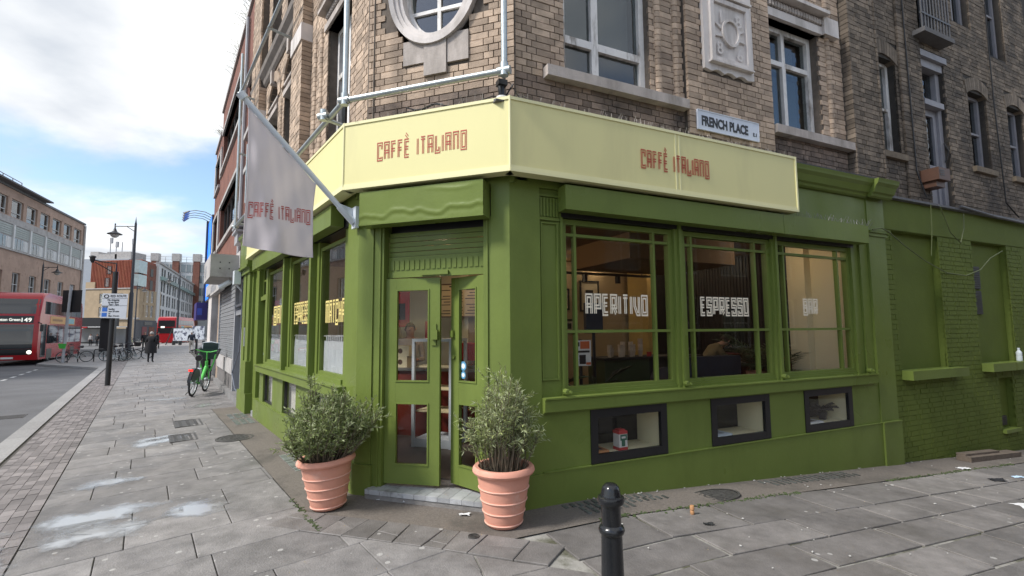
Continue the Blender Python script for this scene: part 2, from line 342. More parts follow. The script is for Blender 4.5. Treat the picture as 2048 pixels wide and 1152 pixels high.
while u < 45:
    rw = .57 if u < 16 else .6
    dmin = (.53 if u < 7.4 else -.12-.034*(u-7.4)) if u >= -.7 else -2.2
    d = dmin-(rnd.uniform(.0, .5) if u > -.7 else .0); first = True
    while d < 2.5:
        ln = rnd.choice((.5, .62, .75, .86, .94)); d1 = d+ln
        if 2.5-d1 < .22: d1 = 2.5
        q = [FL(a, 0, b)[:2] for a, b in ((u, max(d, dmin)), (u+rw, max(d, dmin)), (u+rw, d1), (u, d1))]
        if u < -.2:
            q = clip_poly(q, *BND)
            if len(q) > 2 and u < -.7: q = clip_poly(q, -nF.x, -nF.y, -(.87+C1.dot(nF)))
        if len(q) > 2 and area2(q) > .01 and d1 > dmin+.02: slab_obj('slab', q, M_slab, pavement)
        d = d1
    u += rw
# the lane's worn flags, laid in uneven rows along the wall
n0 = .52
while n0 < 6.4:
    rw = rnd.choice((.40, .46, .52, .6)); s = -4.2+rnd.uniform(0, .6); cornered = False
    while s < 13:
        ln = rnd.uniform(.55, 1.15)
        if s < .05 and s+ln > -.35 and not cornered: ln = .05-s; cornered = True
        j = [rnd.uniform(-.02, .02) for _ in range(8)]
        g = rnd.choice((.008, .012, .022))
        q = [(s+g+j[0]*.6, n0+g*.6+j[1]*.5), (s+ln-g+j[2]*.6, n0+g*.6+j[3]*.5), (s+ln-g+j[4]*.6, n0+rw-g*.6+j[5]*.5), (s+g+j[6]*.6, n0+rw-g*.6+j[7]*.5)]
        q = [FR(a, 0, b)[:2] for a, b in q]
        if s < 2:
            q = clip_poly(q, -BND[0], -BND[1], -BND[2]-.01)
            if len(q) > 2: q = clip_poly(q, -nF.x, -nF.y, -(.88+C1.dot(nF)))if s < .04 else q
        if len(q) > 2 and area2(q) > .015: slab_obj('flagstone', q, M_york, lane, inset=.003, tilt=.002)
        s += ln
    n0 += rw
# aggregate apron round the foot of the shop
mb = sheet(FL, [0+.53*i for i in range(15)], [-.2, .1, .3, .525], 0.0)
q0 = cross2(FL, .525, FF, .52); q1 = cross2(FR, .515, FF, .52)
cp = [(C0.x, C0.y), FL(0, 0, .525)[:2], FL(-.33, 0, .525)[:2], tuple(q0), tuple(q1), FR(.0, 0, .515)[:2], (C1.x, C1.y)]
mb.add([(x, y, gz(x, y)) for x, y in cp], [tuple(range(len(cp)))])
for i in range(26): mb.quad(*[(lambda p: (p[0], p[1], gz(p[0], p[1])))(FR(.5*i+a, 0, b)) for a, b in ((0, -.1), (.5, -.1), (.5, .515), (0, .515))])
apron = struct('concrete_apron', mb, M_agg)
# broken flags in front of the step
us = [-.62, -.35, .0, .27, .40, .72, .98, 1.12, 1.42, 1.6, 1.92]
def Fp(u, w): return FF(u, 0, w)[:2]
tb_ = [(x+rnd.uniform(-.03, .03), x+rnd.uniform(-.07, .07)) for x in us]
for i in range(len(us)-1):
    (a0, a1), (b0, b1) = tb_[i], tb_[i+1]; lo, hi = .524, .868
    if i % 2:
        m0, m1 = rnd.uniform(.6, .78), rnd.uniform(.6, .78); am, bm_ = (a0+(a1-a0)*.5), (b0+(b1-b0)*.5); polys = [[(a0, lo), (b0, lo), (bm_, m1), (am, m0)], [(am, m0), (bm_, m1), (b1, hi), (a1, hi)]]
    else: polys = [[(a0, lo), (b0, lo), (b1, hi), (a1, hi)]]
    for p in polys: slab_obj('broken_flag', [Fp(*c) for c in p], M_york, apron, inset=.0035, tilt=.003, dz=.004)
# glass pavement lights let into the apron
gl = MB(); gl.box((0, 0, 0), (.034, .085, .012)); gl_me = gl.mesh('pavement_light'); gl_me.materials.append(M_glassblk)
def light_row(F, u, w, n, du, horiz, rz):
    for i in range(n):
        x, y, _ = F(u+(i*du if horiz else 0), 0, w+(0 if horiz else i*du)); o = bpy.data.objects.new('pavement_light', gl_me); COL.objects.link(o); o.parent = apron; o.location = (x, y, gz(x, y)+.0005); o.rotation_euler = (0, 0, rz)
aL = math.atan2(dL.y, dL.x); aR = math.atan2(dR.y, dR.x)
for w in (.12, .22): light_row(FL, 1.25, w, 15, .062, True, aL)
for u_ in (5.0, 5.75):
    for w in (.12, .23, .34): light_row(FL, u_, w, 9, .07, True, aL)
gl2 = bpy.data.meshes.new_from_object(bpy.data.objects['pavement_light']); gl2.materials.clear(); gl2.materials.append(mat('dark_prism_glass', (.075, .08, .078), .4, .3, 12, island=.4)); gl_me = gl2
for w in (.11, .21, .31): light_row(FR, .62 if w > .2 else .5, w, 13 if w < .3 else 7, .082, True, aR)
for w in (.12, .22): light_row(FR, 3.0+w, w, 16, .1, True, aR)
# paving blocks beside the kerb
blk = MB(); blk.box((0, 0, -.03), (.194, .091, .06)); blk_me = blk.mesh('paving_block'); blk_me.materials.append(M_block)
rest = MB(); cnt = 0; cand = []
for r_ in range(7):
    w = 2.555+r_*.0975; u = -1.2+(r_ % 2)*.1
    while u < 34: cand.append((u+rnd.uniform(-.002, .002), w)); u += .2
cand.sort(key=lambda c: abs(c[0]-(1.9+(c[1]-2.5)*3)))
for u, w in cand:
    x, y, _ = FL(u, 0, w); z = gz(x, y)+rnd.uniform(-.004, .002)
    if cnt < 300 and u > .5:
        o = bpy.data.objects.new('paving_block', blk_me); COL.objects.link(o); o.parent = pavement; o.location = (x, y, z); o.rotation_euler = (rnd.uniform(-.01, .01), rnd.uniform(-.01, .01), aL); cnt += 1
    else: rest.box((x, y, z-.03), (.194, .091, .06), aL)
o = obj('paving_blocks', rest, M_block, None); o.parent = pavement; o['kind'] = 'stuff'
u = -1.5
while u < 46:
    x, y, _ = FL(u+.45, 0, 3.385); z = gz(x, y)
    m_ = MB(); m_.box((0, 0, -.09), (.892, .28, .19)); o = obj('kerb_stone', m_.mesh('kerb_stone'), M_kerb, None); o.parent = pavement; o.location = (x, y, z+.004); o.rotation_euler = (0, 0, aL); u += .9
# kerbed build-out with the cycle stands
bo = [(-20.6, 24.6), (-27.6, 28.3), (-35.5, 38.5), (-27.6, 34.2)]
mb = MB(); mb.prism(bo, -.4, -.102); buildout = struct('pavement_build_out', mb, M_slab)
for i in range(9):
    a = Vector(bo[0]).lerp(Vector(bo[1]), i/9); b = Vector(bo[0]).lerp(Vector(bo[1]), (i+1)/9); c = (a+b)/2
    m_ = MB(); m_.box((0, 0, 0), ((b-a).length-.01, .3, .3)); o = obj('kerb_stone', m_.mesh('kerb_stone'), M_kerb, None); o.parent = buildout; o.location = (c.x, c.y, -.245); o.rotation_euler = (0, 0, math.atan2((b-a).y, (b-a).x))
for i in range(12):
    a = Vector(bo[1]).lerp(Vector(bo[2]), i/12); b = Vector(bo[1]).lerp(Vector(bo[2]), (i+1)/12); c = (a+b)/2
    m_ = MB(); m_.box((0, 0, 0), ((b-a).length-.01, .3, .3)); o = obj('kerb_stone', m_.mesh('kerb_stone'), M_kerb, None); o.parent = buildout; o.location = (c.x, c.y, -.245); o.rotation_euler = (0, 0, math.atan2((b-a).y, (b-a).x))
road = bpy.data.objects['road']
for i in range(7):
    t = i/6; c = Vector((-18.6, 17.0)).lerp(Vector((-24.6, 25.0)), t); m_ = MB(); m_.box((0, 0, 0), (.75, .12, .004)); o = obj('lane_marking', m_.mesh('lane_marking'), M_line, None); o.parent = road; o.location = (c.x, c.y, -.211); o.rotation_euler = (0, 0, math.atan2(8, -6))
for i in range(10):
    c = FL(20+i*6, 0, 10.5); m_ = MB(); m_.box((0, 0, 0), (2.2, .12, .004)); o = obj('lane_marking', m_.mesh('lane_marking'), M_line, None); o.parent = road; o.location = (c[0], c[1], -.211); o.rotation_euler = (0, 0, aL-.1)
# covers and gratings
def cover(name, label, F, u, w, shape, rx, ry, dz=.0):
    x, y, _ = F(u, 0, w); z = gz(x, y)+dz; t = thing(name, label, 'manhole cover', (x, y, z), math.atan2(F.D.y, F.D.x))
    fr, lid, rib = MB(), MB(), MB()
    if shape == 'round':
        n = 24
        for k, (a, b, zt, m_) in enumerate(((1.12, 1.0, .006, fr),)):
            pts = [(rx*a*math.cos(2*PI*i/n), ry*a*math.sin(2*PI*i/n)) for i in range(n)]; pin = [(rx*b*math.cos(2*PI*i/n), ry*b*math.sin(2*PI*i/n)) for i in range(n)]
            m_.add([(p[0], p[1], zt) for p in pts]+[(p[0], p[1], zt) for p in pin]+[(p[0], p[1], -.02) for p in pts], [(i, (i+1) % n, n+(i+1) % n, n+i) for i in range(n)]+[(i, 2*n+i, 2*n+(i+1) % n, (i+1) % n) for i in range(n)])
        lid.prism([(rx*.98*math.cos(2*PI*i/n), ry*.98*math.sin(2*PI*i/n)) for i in range(n)], -.03, .002)
        for k in range(1, 4):
            a = k/4
            for i in range(n):
                p = [(rx*q*math.cos(2*PI*(i+e)/n), ry*q*math.sin(2*PI*(i+e)/n)) for q, e in ((a-.05, .1), (a+.05, .1), (a+.05, .8), (a-.05, .8))]; rib.prism(p, .001, .006)
    else:
        for sx, sy, dx, dy in ((0, ry, rx*2+.04, .03), (0, -ry, rx*2+.04, .03), (rx, 0, .03, ry*2-.03), (-rx, 0, .03, ry*2-.03)): fr.box((sx, sy, -.005), (dx, dy, .022))
        lid.box((0, 0, -.012), (rx*2-.034, ry*2-.034, .026))
        for i in range(5):
            for j in range(3): rib.box((-rx*.72+i*rx*.36, -ry*.6+j*ry*.6, .003), (rx*.25, ry*.22, .006))
    obj('cover_frame', fr, M_iron, t, world=False); l = obj('lid', lid, M_iron, t, world=False); obj('tread_pattern', rib, M_iron, l, world=False)
    return t
cover('manhole_cover', 'round cast iron manhole cover in pavement outside the curtained windows', FL, 3.82, .56, 'round', .24, .24, .003)
cover('manhole_cover', 'oval patterned iron cover set close to the lane-side green plinth', FR, 2.17, .33, 'round', .27, .15, .003)
cover('manhole_cover', 'small rectangular iron cover in pavement, nearer of the pair', FL, 4.49, 1.2, 'rect', .3, .17, .003)
cover('manhole_cover', 'small rectangular iron cover in pavement, farther of the pair', FL, 5.9, 1.05, 'rect', .38, .2, .003)
cover('drain_cover', 'tiny dark round drain cap in front of the right planter', FF, .12, .6, 'round', .04, .04, .008)
t = thing('road_drain', 'slotted iron road gully grating beside the kerb', 'drain', (-11.3, 11.0, -.212), aL); m_ = MB(); [m_.box((-.25+i*.085, 0, 0), (.05, .42, .012)) for i in range(7)]; m_.box((0, .22, 0), (.6, .03, .012)); m_.box((0, -.22, 0), (.6, .03, .012)); obj('grating', m_, M_iron, t, world=False)
# shallow puddles on the slabs, bright reflection put into a pale base colour
def puddle_mat():
    m = bpy.data.materials.new('puddle_sheen_paint'); m.use_nodes = True; MATS['puddle_sheen_paint'] = m; nt = m.node_tree; N = nt.nodes; L = nt.links; b = N['Principled BSDF']; b.inputs['Base Color'].default_value = (.36, .36, .355, 1); b.inputs['Roughness'].default_value = .16; b.inputs['IOR'].default_value = 1.6
    o = [n for n in N if n.type == 'OUTPUT_MATERIAL'][0]; tc = N.new('ShaderNodeTexCoord'); g = N.new('ShaderNodeVectorMath'); g.operation = 'DISTANCE'; g.inputs[1].default_value = (.5, .5, 0); mp = N.new('ShaderNodeMapping'); mp.inputs['Scale'].default_value = (1, 1, 0); L.new(tc.outputs['UV'], mp.inputs[0]); L.new(mp.outputs[0], g.inputs[0])
    geo = N.new('ShaderNodeNewGeometry'); n = N.new('ShaderNodeTexNoise'); n.inputs['Scale'].default_value = 3.5; n.inputs['Detail'].default_value = 6; n.inputs['Roughness'].default_value = .6; L.new(geo.outputs['Position'], n.inputs['Vector'])
    ad = N.new('ShaderNodeMath'); ad.operation = 'MULTIPLY_ADD'; L.new(n.outputs['Fac'], ad.inputs[0]); ad.inputs[1].default_value = .85; L.new(g.outputs['Value'], ad.inputs[2]); mr = N.new('ShaderNodeMapRange'); L.new(ad.outputs[0], mr.inputs[0]); mr.inputs[1].default_value = .58; mr.inputs[2].default_value = .80; mr.inputs[3].default_value = 1; mr.inputs[4].default_value = 0
    t = N.new('ShaderNodeBsdfTransparent'); x = N.new('ShaderNodeMixShader'); L.new(mr.outputs[0], x.inputs[0]); L.new(t.outputs[0], x.inputs[1]); L.new(b.outputs[0], x.inputs[2]); L.new(x.outputs[0], o.inputs[0]); return m
M_puddle = puddle_mat()
def puddle(F, u0, u1, w0, w1, skew=0.0, lift=.005):
    mb = MB(); n = 6; uvs = []
    for i in range(n+1):
        for j in range(n+1):
            x, y, _ = F(u0+(u1-u0)*i/n+skew*(j/n-.5), 0, w0+(w1-w0)*j/n); mb.v.append((x, y, gz(x, y)+lift)); uvs.append((i/n, j/n))
    for i in range(n):
        for j in range(n): k = i*(n+1)+j; mb.f.append((k, k+1, k+n+2, k+n+1))
    me = mb.mesh('puddle'); ul = me.uv_layers.new(name='uv')
    for lp in me.loops: ul.data[lp.index].uv = uvs[lp.vertex_index]
    o = obj('puddle', me, M_puddle); o['kind'] = 'structure'; return o
puddle(FL, .55, 1.45, 1.4, 2.75, .1); puddle(FL, .2, .95, 1.5, 2.6, .1); puddle(FL, 4.05, 4.75, 1.0, 2.1, -.5); puddle(FL, 4.5, 5.0, 1.0, 2.0, -.3); puddle(FL, 2.0, 2.6, 1.55, 2.5); puddle(FL, -.4, 1.0, 2.4, 3.2); puddle(FL, .3, .95, .9, 1.7, .2); puddle(FL, 9.8, 10.5, .6, 1.9); puddle(FL, 13.2, 14.0, .8, 2.2); puddle(FL, 7.8, 8.6, .1, 1.0)
# moss in the joints of the lane
mb = MB()
for i in range(420):
    s = rnd.choice((rnd.uniform(.6, 3.2), rnd.uniform(4.8, 8.0))); n_ = .52+rnd.gauss(0, .02); x, y, _ = FR(s, 0, n_); h = rnd.uniform(.003, .010); mb.box((x, y, gz(x, y)+h/2), (rnd.uniform(.006, .03), rnd.uniform(.004, .02), h), rnd.uniform(0, 3))
for i in range(110):
    t_ = rnd.random(); a = Vector(FL(.3, 0, .53)[:2]); b = Vector(FL(-.68, 0, .53)[:2]); q = a.lerp(b, t_**.6); h = rnd.uniform(.003, .008); mb.box((q.x+rnd.gauss(0, .012), q.y+rnd.gauss(0, .012), gz(q.x, q.y)+h/2), (rnd.uniform(.006, .03), rnd.uniform(.004, .02), h), rnd.uniform(0, 3))
setp(obj('moss', mb, M_moss), 'green moss growing in the paving joints', 'moss', kind='stuff')
# ================================================================ THE CORNER CAFE BUILDING
M_green = mat('green_gloss_paint', (.143, .188, .043), .45, .08, 1.5, .07, 26, dirt=(.105, .138, .032), dscale=1.4, dlo=.52, dhi=.85, streak=3, detail=8, wetness=1.1, spec=.22, nr=.7)
M_greenb = mat('green_painted_brick', (.116, .150, .029), .72, .10, 2.5, .12, 40, spec=.2)
M_brick = mat('brown_stock_brick', (.42, .32, .238), .9, .24, 7, .3, 70, island=.30, dirt=(.23, .172, .13), dscale=2.3, dlo=.5, dhi=.75)
M_soot = mat('sooty_brown_brick', (.22, .165, .13), .92, .3, 6, .3, 70, island=.32, dirt=(.06, .05, .045), dscale=2.3, dlo=.45, dhi=.7)
M_dark = mat('dark_stock_brick', (.165, .132, .10), .92, .34, 5, .35, 70, island=.42, dirt=(.05, .043, .038), dscale=1.5, dlo=.45, dhi=.72)
M_mort = mat('old_mortar', (.115, .095, .078), .95, .3, 12, .2, 80)
M_mortd = mat('black_mortar', (.040, .035, .030), .95, .3, 12, .2, 80)
M_stone = mat('painted_stone', (.62, .575, .545), .8, .12, 4, .12, 50, dirt=(.26, .225, .195), dscale=2.5, dlo=.5, dhi=.75, streak=5)
M_stone2 = mat('bare_stone', (.44, .39, .355), .85, .15, 6, .2, 60, dirt=(.24, .21, .185), dscale=3, dlo=.48, dhi=.7, streak=4)
M_white = mat('weathered_white_paint', (.74, .715, .685), .6, .12, 9, .15, 40, dirt=(.28, .25, .22), dscale=6, dlo=.52, dhi=.66, streak=4)
M_lilac = mat('grey_lilac_paint', (.27, .265, .285), .6, .12, 6, .1, 40)
M_glass = glass('shop_glass', (.97, .975, .97), 1.33)
M_glassS = glass('street_side_glass', (.95, .955, .95), 1.75)
M_glassU = glass('upper_window_glass', (.62, .66, .66), 1.9)
M_core = mat('painted_gloom', (.06, .052, .047), .9, .2, 1)  # dark colour stands in for the unlit rooms behind the windows
M_black = mat('black_paint', (.012, .012, .013), .4, .2, 5)
M_cream = mat('cream_wall', (.74, .64, .42), .7, .05, 1)
M_yell = mat('pale_yellow_vinyl', (.70, .65, .31), .55, .03, .8, .03, 200, dirt=(.60, .55, .27), dscale=1.6, dlo=.5, dhi=.8, streak=5)
M_yelltrim = mat('pale_yellow_trim', (.75, .71, .40), .5, .03, 2)
M_red = mat('red_lettering', (.43, .075, .04), .6, .05, 5)
M_creamltr = mat('cream_lettering', (.86, .78, .62), .5, .04, 5)
M_ltryel = mat('yellow_lettering', (.72, .60, .22), .5, .04, 5)
M_galv = mat('galvanised_steel', (.42, .46, .46), .38, .15, 18, .05, 60, metal=.75)
M_lead = mat('lead_flashing', (.10, .10, .105), .6, .3, 8, .3, 30)
M_wire = mat('bird_spike_wire', (.32, .30, .28), .5, .2, 5, metal=.4)
cafe = thing('corner_cafe_building', 'brown brick corner building with green painted shopfront', 'building', (C1.x, C1.y, 0))
def part(name, mb, m, parent=cafe, **k): return obj(name, mb, m, parent, **k)
def wall_cells(F, u0, u1, v0, v1, holes, w0, w1):
    us = sorted({u0, u1} | {h[i] for h in holes for i in (0, 1) if u0 < h[i] < u1}); vs = sorted({v0, v1} | {h[i] for h in holes for i in (2, 3) if v0 < h[i] < v1}); mb = MB()
    for a, b in zip(us, us[1:]):
        run = None
        for c, d in zip(vs, vs[1:]):
            inh = any(h[0] < (a+b)/2 < h[1] and h[2] < (c+d)/2 < h[3] for h in holes)
            if inh:
                if run: mb.fb(F, a, b, run[0], run[1], w0, w1); run = None
            else: run = (run[0], d) if run else (c, d)
        if run: mb.fb(F, a, b, run[0], run[1], w0, w1)
    return mb
BR = {}                                     # building -> list of bricks
def bricks(key, F, u0, u1, v0, v1, w, holes=(), m=None, excl=None, course=.075, phase=0):
    L = BR.setdefault(key, []); j = 0; v = v0
    while v < v1-.02:
        h = min(.066, v1-v-.005); u = u0-(0 if (j+phase) % 2 == 0 else .169); i = (j+phase) % 2
        while u < u1:
            ln = (.214 if i % 2 == 0 else .1025); a, b = max(u, u0), min(u+ln, u1)
            segs = [(a, b)]
            for hu0, hu1, hv0, hv1 in holes:
                if v+h > hv0+.01 and v < hv1-.01:
                    ns = []
                    for p, q in segs:
                        if q <= hu0 or p >= hu1: ns.append((p, q))
                        else:
                            if p < hu0: ns.append((p, hu0))
                            if q > hu1: ns.append((hu1, q))
                    segs = ns
            for p, q in segs:
                if q-p > .03 and not (excl and excl(p, q, v, v+h)): L.append((F, p, q, v, h, w+rnd.uniform(-.003, .003), m))
            u += ln+.0105; i += 1
        v += course; j += 1
unit = MB(); unit.box((0, 0, 0), (1, 1, 1)); UNIT = {}
def emit_bricks(key, parent, near, depth=.035, nmax=300, vmax=99):
    L = BR[key]; L.sort(key=lambda b: (near-Vector((*b[0]((b[1]+b[2])/2, 0, b[5])[:2], b[3]))).length/max(.25, math.sqrt((b[2]-b[1])/.2)))
    rest = {}
    for k, (F, p, q, v, h, w, m) in enumerate(L):
        if k < nmax:
            if m.name not in UNIT: me = unit.mesh('brick'); me.materials.append(m); UNIT[m.name] = me
            o = bpy.data.objects.new('brick', UNIT[m.name]); COL.objects.link(o); o.parent = parent; c = F((p+q)/2, v+h/2, w-depth/2)
            o.location = Vector(c)-Vector(parent.location); o.rotation_euler = (0, 0, math.atan2(F.D.y, F.D.x)); o.scale = (q-p, depth, h)
        else: rest.setdefault(m.name, MB()).fb(F, p, q, v, v+h, w-depth, w)
    for n, mb in rest.items(): o = obj('bricks', mb, MATS[n], parent); o['kind'] = 'stuff'
def window(F, u0, u1, v0, v1, w, parent, fm, gm, mul=(), tra=(), fw=.06, bw=.04, fd=.06, name='window', back=None, sub=None):
    mb = MB(); mb.fb(F, u0, u0+fw, v0, v1, w-fd, w); mb.fb(F, u1-fw, u1, v0, v1, w-fd, w); mb.fb(F, u0+fw, u1-fw, v0, v0+fw, w-fd, w-.002); mb.fb(F, u0+fw, u1-fw, v1-fw, v1, w-fd, w-.002)
    for i, x in enumerate(mul): mb.fb(F, x-bw/2, x+bw/2, v0+fw, v1-fw, w-fd*.8, w-.004)
    for i, y in enumerate(tra): mb.fb(F, u0+fw, u1-fw, y-bw/2, y+bw/2, w-fd*.9, w-.006)
    o = obj(name, mb, fm, parent); us = [u0+fw, *mul, u1-fw]; vs = [v0+fw, *tra, v1-fw]
    for a, b in zip(us, us[1:]):
        for c, d in zip(vs, vs[1:]):
            g = MB(); g.fb(F, a-.005, b+.005, c-.005, d+.005, w-fd*.55, w-fd*.55+.004); obj('pane', g, gm, o)
    return o
def jamb(a, b, F, uA, G, uB, inner, v0, v1):   # L-shaped corner pier in plan
    return None
WB = -.12
# ---- corner piers (pilasters wrapping the two corners)
def corner_pier(Fa, ua, Fb, ub, wv, v0, v1, dep=.28):
    o = cross2(Fa, wv, Fb, wv); pa = Vector(Fa(ua, 0, wv)[:2]); pb = Vector(Fb(ub, 0, wv)[:2]); pai = Vector(Fa(ua, 0, wv-dep)[:2]); pbi = Vector(Fb(ub, 0, wv-dep)[:2])
    ci = cross2(Fa, wv-dep, Fb, wv-dep); mb = MB(); mb.prism([o, pa, pai, ci, pbi, pb], v0, v1); return mb
# FF.u runs to the left, so at C1 the F side is u>0 and the R side is u>0; at C0 the F side ends at u=1.70
part('corner_pier', corner_pier(FF, .19, FR, .33, 0, -.05, 3.11), M_green)
part('pier_plinth', corner_pier(FF, .20, FR, .335, .028, -.08, .30, .2), M_green)
G0 = Frame(C0, -dF, nF)
part('corner_pier', corner_pier(G0, .185, FL, .33, 0, -.05, 3.11), M_green)
part('pier_plinth', corner_pier(G0, .21, FL, .335, .028, -.08, .30, .2), M_green)
# ---- LANE SIDE (R)
gb = lambda s: gz(*FR(s, 0, 0)[:2])
mb = MB(); mb.fb(FR, .335, 5.74, -.5, .30, -.2, .022); part('plinth', mb, M_green)
mb = MB(); mb.fb(FR, .332, 5.742, .300, .312, -.15, .030); part('plinth_moulding', mb, M_green)
boxes = ((.87, 1.85), (2.50, 3.47), (4.12, 5.11))
mb = wall_cells(FR, .33, 5.74, .312, .86, [(a, b, .2, .852) for a, b in boxes], -.14, .0); part('stall_riser', mb, M_green)
for a, b in boxes:
    for e in (a-.012, b+.003): pass
mb = MB(); mb.fb(FR, .333, 5.66, .868, .985, -.12, .055); part('window_sill', mb, M_green)
mb = MB(); mb.fb(FR, .333, 5.67, .985, 1.0, -.12, .072); mb.fb(FR, .333, 5.66, .852, .867, -.12, .03); part('sill_moulding', mb, M_green)
# recessed pilaster panel beside the corner pier and at the far end
mb = MB(); mb.fb(FR, .33, .57, 1.0, 3.1, -.14, -.03); part('side_panel', mb, M_green)
for a, b in ((.345, .36), (.525, .54)): mb = MB(); mb.fb(FR, a, b, 1.16, 2.72, -.03, -.012); part('panel_bead', mb, M_green)
mb = MB(); mb.fb(FR, .36, .525, 1.16, 1.175, -.03, -.013); mb.fb(FR, .36, .525, 2.705, 2.72, -.03, -.013); part('panel_bead', mb, M_green)
mb = MB(); mb.fb(FR, .335, .56, 2.74, 2.77, -.03, -.008); mb.fb(FR, .335, .56, 2.98, 3.0, -.03, -.008)
for i in range(6): mb.fb(FR, .345+i*.036, .365+i*.036, 2.78, 2.97, -.03, -.015)
part('fluted_cap', mb, M_green)
mb = MB(); mb.fb(FR, 5.40, 5.56, 1.0, 3.1, -.16, -.05); mb.fb(FR, 5.56, 5.742, 1.0, 3.1, -.16, -.02); part('side_panel', mb, M_green)
mb = MB(); mb.fb(FR, 5.742, 6.16, -.5, 3.62, -.2, .012); part('end_pilaster', mb, M_green)
mb = MB(); mb.fb(FR, 5.735, 6.17, -.5, .30, -.15, .045); mb.fb(FR, 5.735, 6.17, .3, .315, -.15, .055); part('pilaster_base', mb, M_green)
mb = MB(); mb.fb(FR, 5.735, 6.18, 2.98, 3.03, -.1, .03); mb.fb(FR, 5.73, 6.19, 3.03, 3.06, -.1, .05); part('pilaster_cap', mb, M_green)
mb = MB(); mb.fb(FR, .2, 5.742, 3.06, 3.62, -.2, -.002); part('frieze', mb, M_green)
# cornice over the frieze
prof = [(3.53, .02), (3.55, .05), (3.58, .06), (3.60, .09), (3.68, .12), (3.72, .155), (3.745, .16), (3.78, .17), (3.78, -.15)]
def run_profile(F, u0, u1, prof):
    mb = MB(); n = len(prof); mb.add([F(u0, v, w) for v, w in prof]+[F(u1, v, w) for v, w in prof], [(i, i+1, n+i+1, n+i) for i in range(n-1)]+[(n-1, 0, n, 2*n-1), tuple(range(n))[::-1], tuple(range(n, 2*n))]); return mb
part('cornice', run_profile(FR, 3.9, 5.70, prof), M_green); part('cornice', run_profile(FR, 5.702, 6.22, [(v+.002, w+.06) for v, w in prof[:-1]]+[(3.782, -.14)]), M_green)
mb = run_profile(FR, -.2, 6.26, [(3.785, .16), (3.80, .165), (3.88, -.10), (3.785, -.12)])
part('lead_flashing', mb, M_lead)
# roller-shutter housing
mb = MB(); mb.fb(FR, .54, 3.72, 2.83, 3.075, .0, .15); part('shutter_box', mb, M_green); mb = MB(); mb.fb(FR, 3.724, 5.50, 2.828, 3.077, .0, .151); part('shutter_box', mb, M_green)
mb = MB(); mb.fb(FR, .58, 5.4, 2.785, 3.07, -.2, -.01); part('black_header', mb, M_black)  # black filler added to stop light leaking out above the lane windows
# three sash windows with glazing bars
SR = ((.60, 2.06), (2.20, 3.68), (3.80, 5.34)); BARS = ((.765, 1.80), (2.36, 3.42), (3.96, 5.08))
for (a, b), bars in zip(SR, BARS):
    window(FR, a, b, 1.03, 2.78, -.05, cafe, M_green, M_glass, bars, (1.63, 2.62), .055, .03, .07, name='shop_window')
    mb = MB(); mb.fb(FR, a, b, 1.0, 1.03, -.14, -.03); mb.fb(FR, a+.02, b-.02, 1.03, 1.05, -.1, -.04); part('bottom_rail', mb, M_green)
for a, b in ((.57, .60), (2.06, 2.20), (3.68, 3.80), (5.34, 5.40)):
    mb = MB(); mb.fb(FR, a, b, 1.0, 2.83, -.16, -.012)
    if b-a > .1: mb.fb(FR, (a+b)/2-.018, (a+b)/2+.018, 1.0, 2.83, -.012, .016)
    part('mullion', mb, M_green)
for u_ in (.585, 2.13, 3.74, 5.52):
    mb = MB(); mb.lathe([(.03, 0), (.03, .05), (.022, .055)], FR(u_, 1.045, .0), 8, Vector((nR.x, nR.y, 0))); mb.tube([FR(u_+.03, 1.03, .0), FR(u_+.03, 1.045, .07)], .016, 6); part('shutter_bolt', mb, M_green)
# display boxes let into the stall riser
M_boxin = mat('display_box_cream', (.72, .65, .42), .6, .04, 2)
for i, (a, b) in enumerate(boxes):
    mb = MB(); f = .085; v0, v1 = .318, .850
    mb.fb(FR, a, a+f, v0, v1, -.03, .012); mb.fb(FR, b-f, b, v0, v1, -.03, .012); mb.fb(FR, a+f, b-f, v0, v0+f, -.03, .011); mb.fb(FR, a+f, b-f, v1-f, v1, -.03, .011); o = part('display_box', mb, M_black)
    mb = MB(); mb.quad(FR(a+.06, v0+.07, -.03), FR(b-.06, v0+.07, -.03), FR(b-.06, v0+.07, -.42), FR(a+.06, v0+.07, -.42))
    mb.quad(FR(b-.06, v0+.07, -.03), FR(b-.06, v1-.06, -.03), FR(b-.06, v1-.06, -.42), FR(b-.06, v0+.07, -.42)); mb.quad(FR(a+.06, v0+.07, -.03), FR(a+.06, v1-.06, -.03), FR(a+.06, v1-.06, -.42), FR(a+.06, v0+.07, -.42)); mb.quad(FR(a+.06, v1-.06, -.03), FR(b-.06, v1-.06, -.03), FR(b-.06, v1-.06, -.42), FR(a+.06, v1-.06, -.42)); obj('box_lining', mb, M_boxin, o)
    mb = MB(); mb.fb(FR, a+.06, b-.06, v0+.06, v1-.06, -.43, -.42); obj('back_panel', mb, glass('smoked_back', (.25, .27, .25), 1.5), o)
    mb = MB(); mb.fb(FR, a+f-.01, b-f+.01, v0+f-.01, v1-f+.01, -.012, -.008); obj('pane', mb, M_glass, o)
# ---- DOOR SIDE (F)
mb = MB(); mb.fb(FF, 1.395, 1.512, .0, 2.76, -.2, -.015); mb.fb(FF, 1.425, 1.445, .0, 2.76, -.015, .0); part('door_jamb', mb, M_green)
mb = MB(); mb.fb(FF, .195, .275, .0, 2.76, -.2, -.015); mb.fb(FF, .225, .24, .0, 2.76, -.015, .0); part('door_jamb', mb, M_green)
mb = MB(); mb.fb(FF, .275, 1.395, 2.66, 3.1, -.25, -.16); part('black_header', mb, M_black)  # black filler against light leaking above the doors
mb = MB(); mb.fb(FF, -.05, 1.75, 3.075, 3.62, -.2, -.004); part('frieze', mb, M_green)
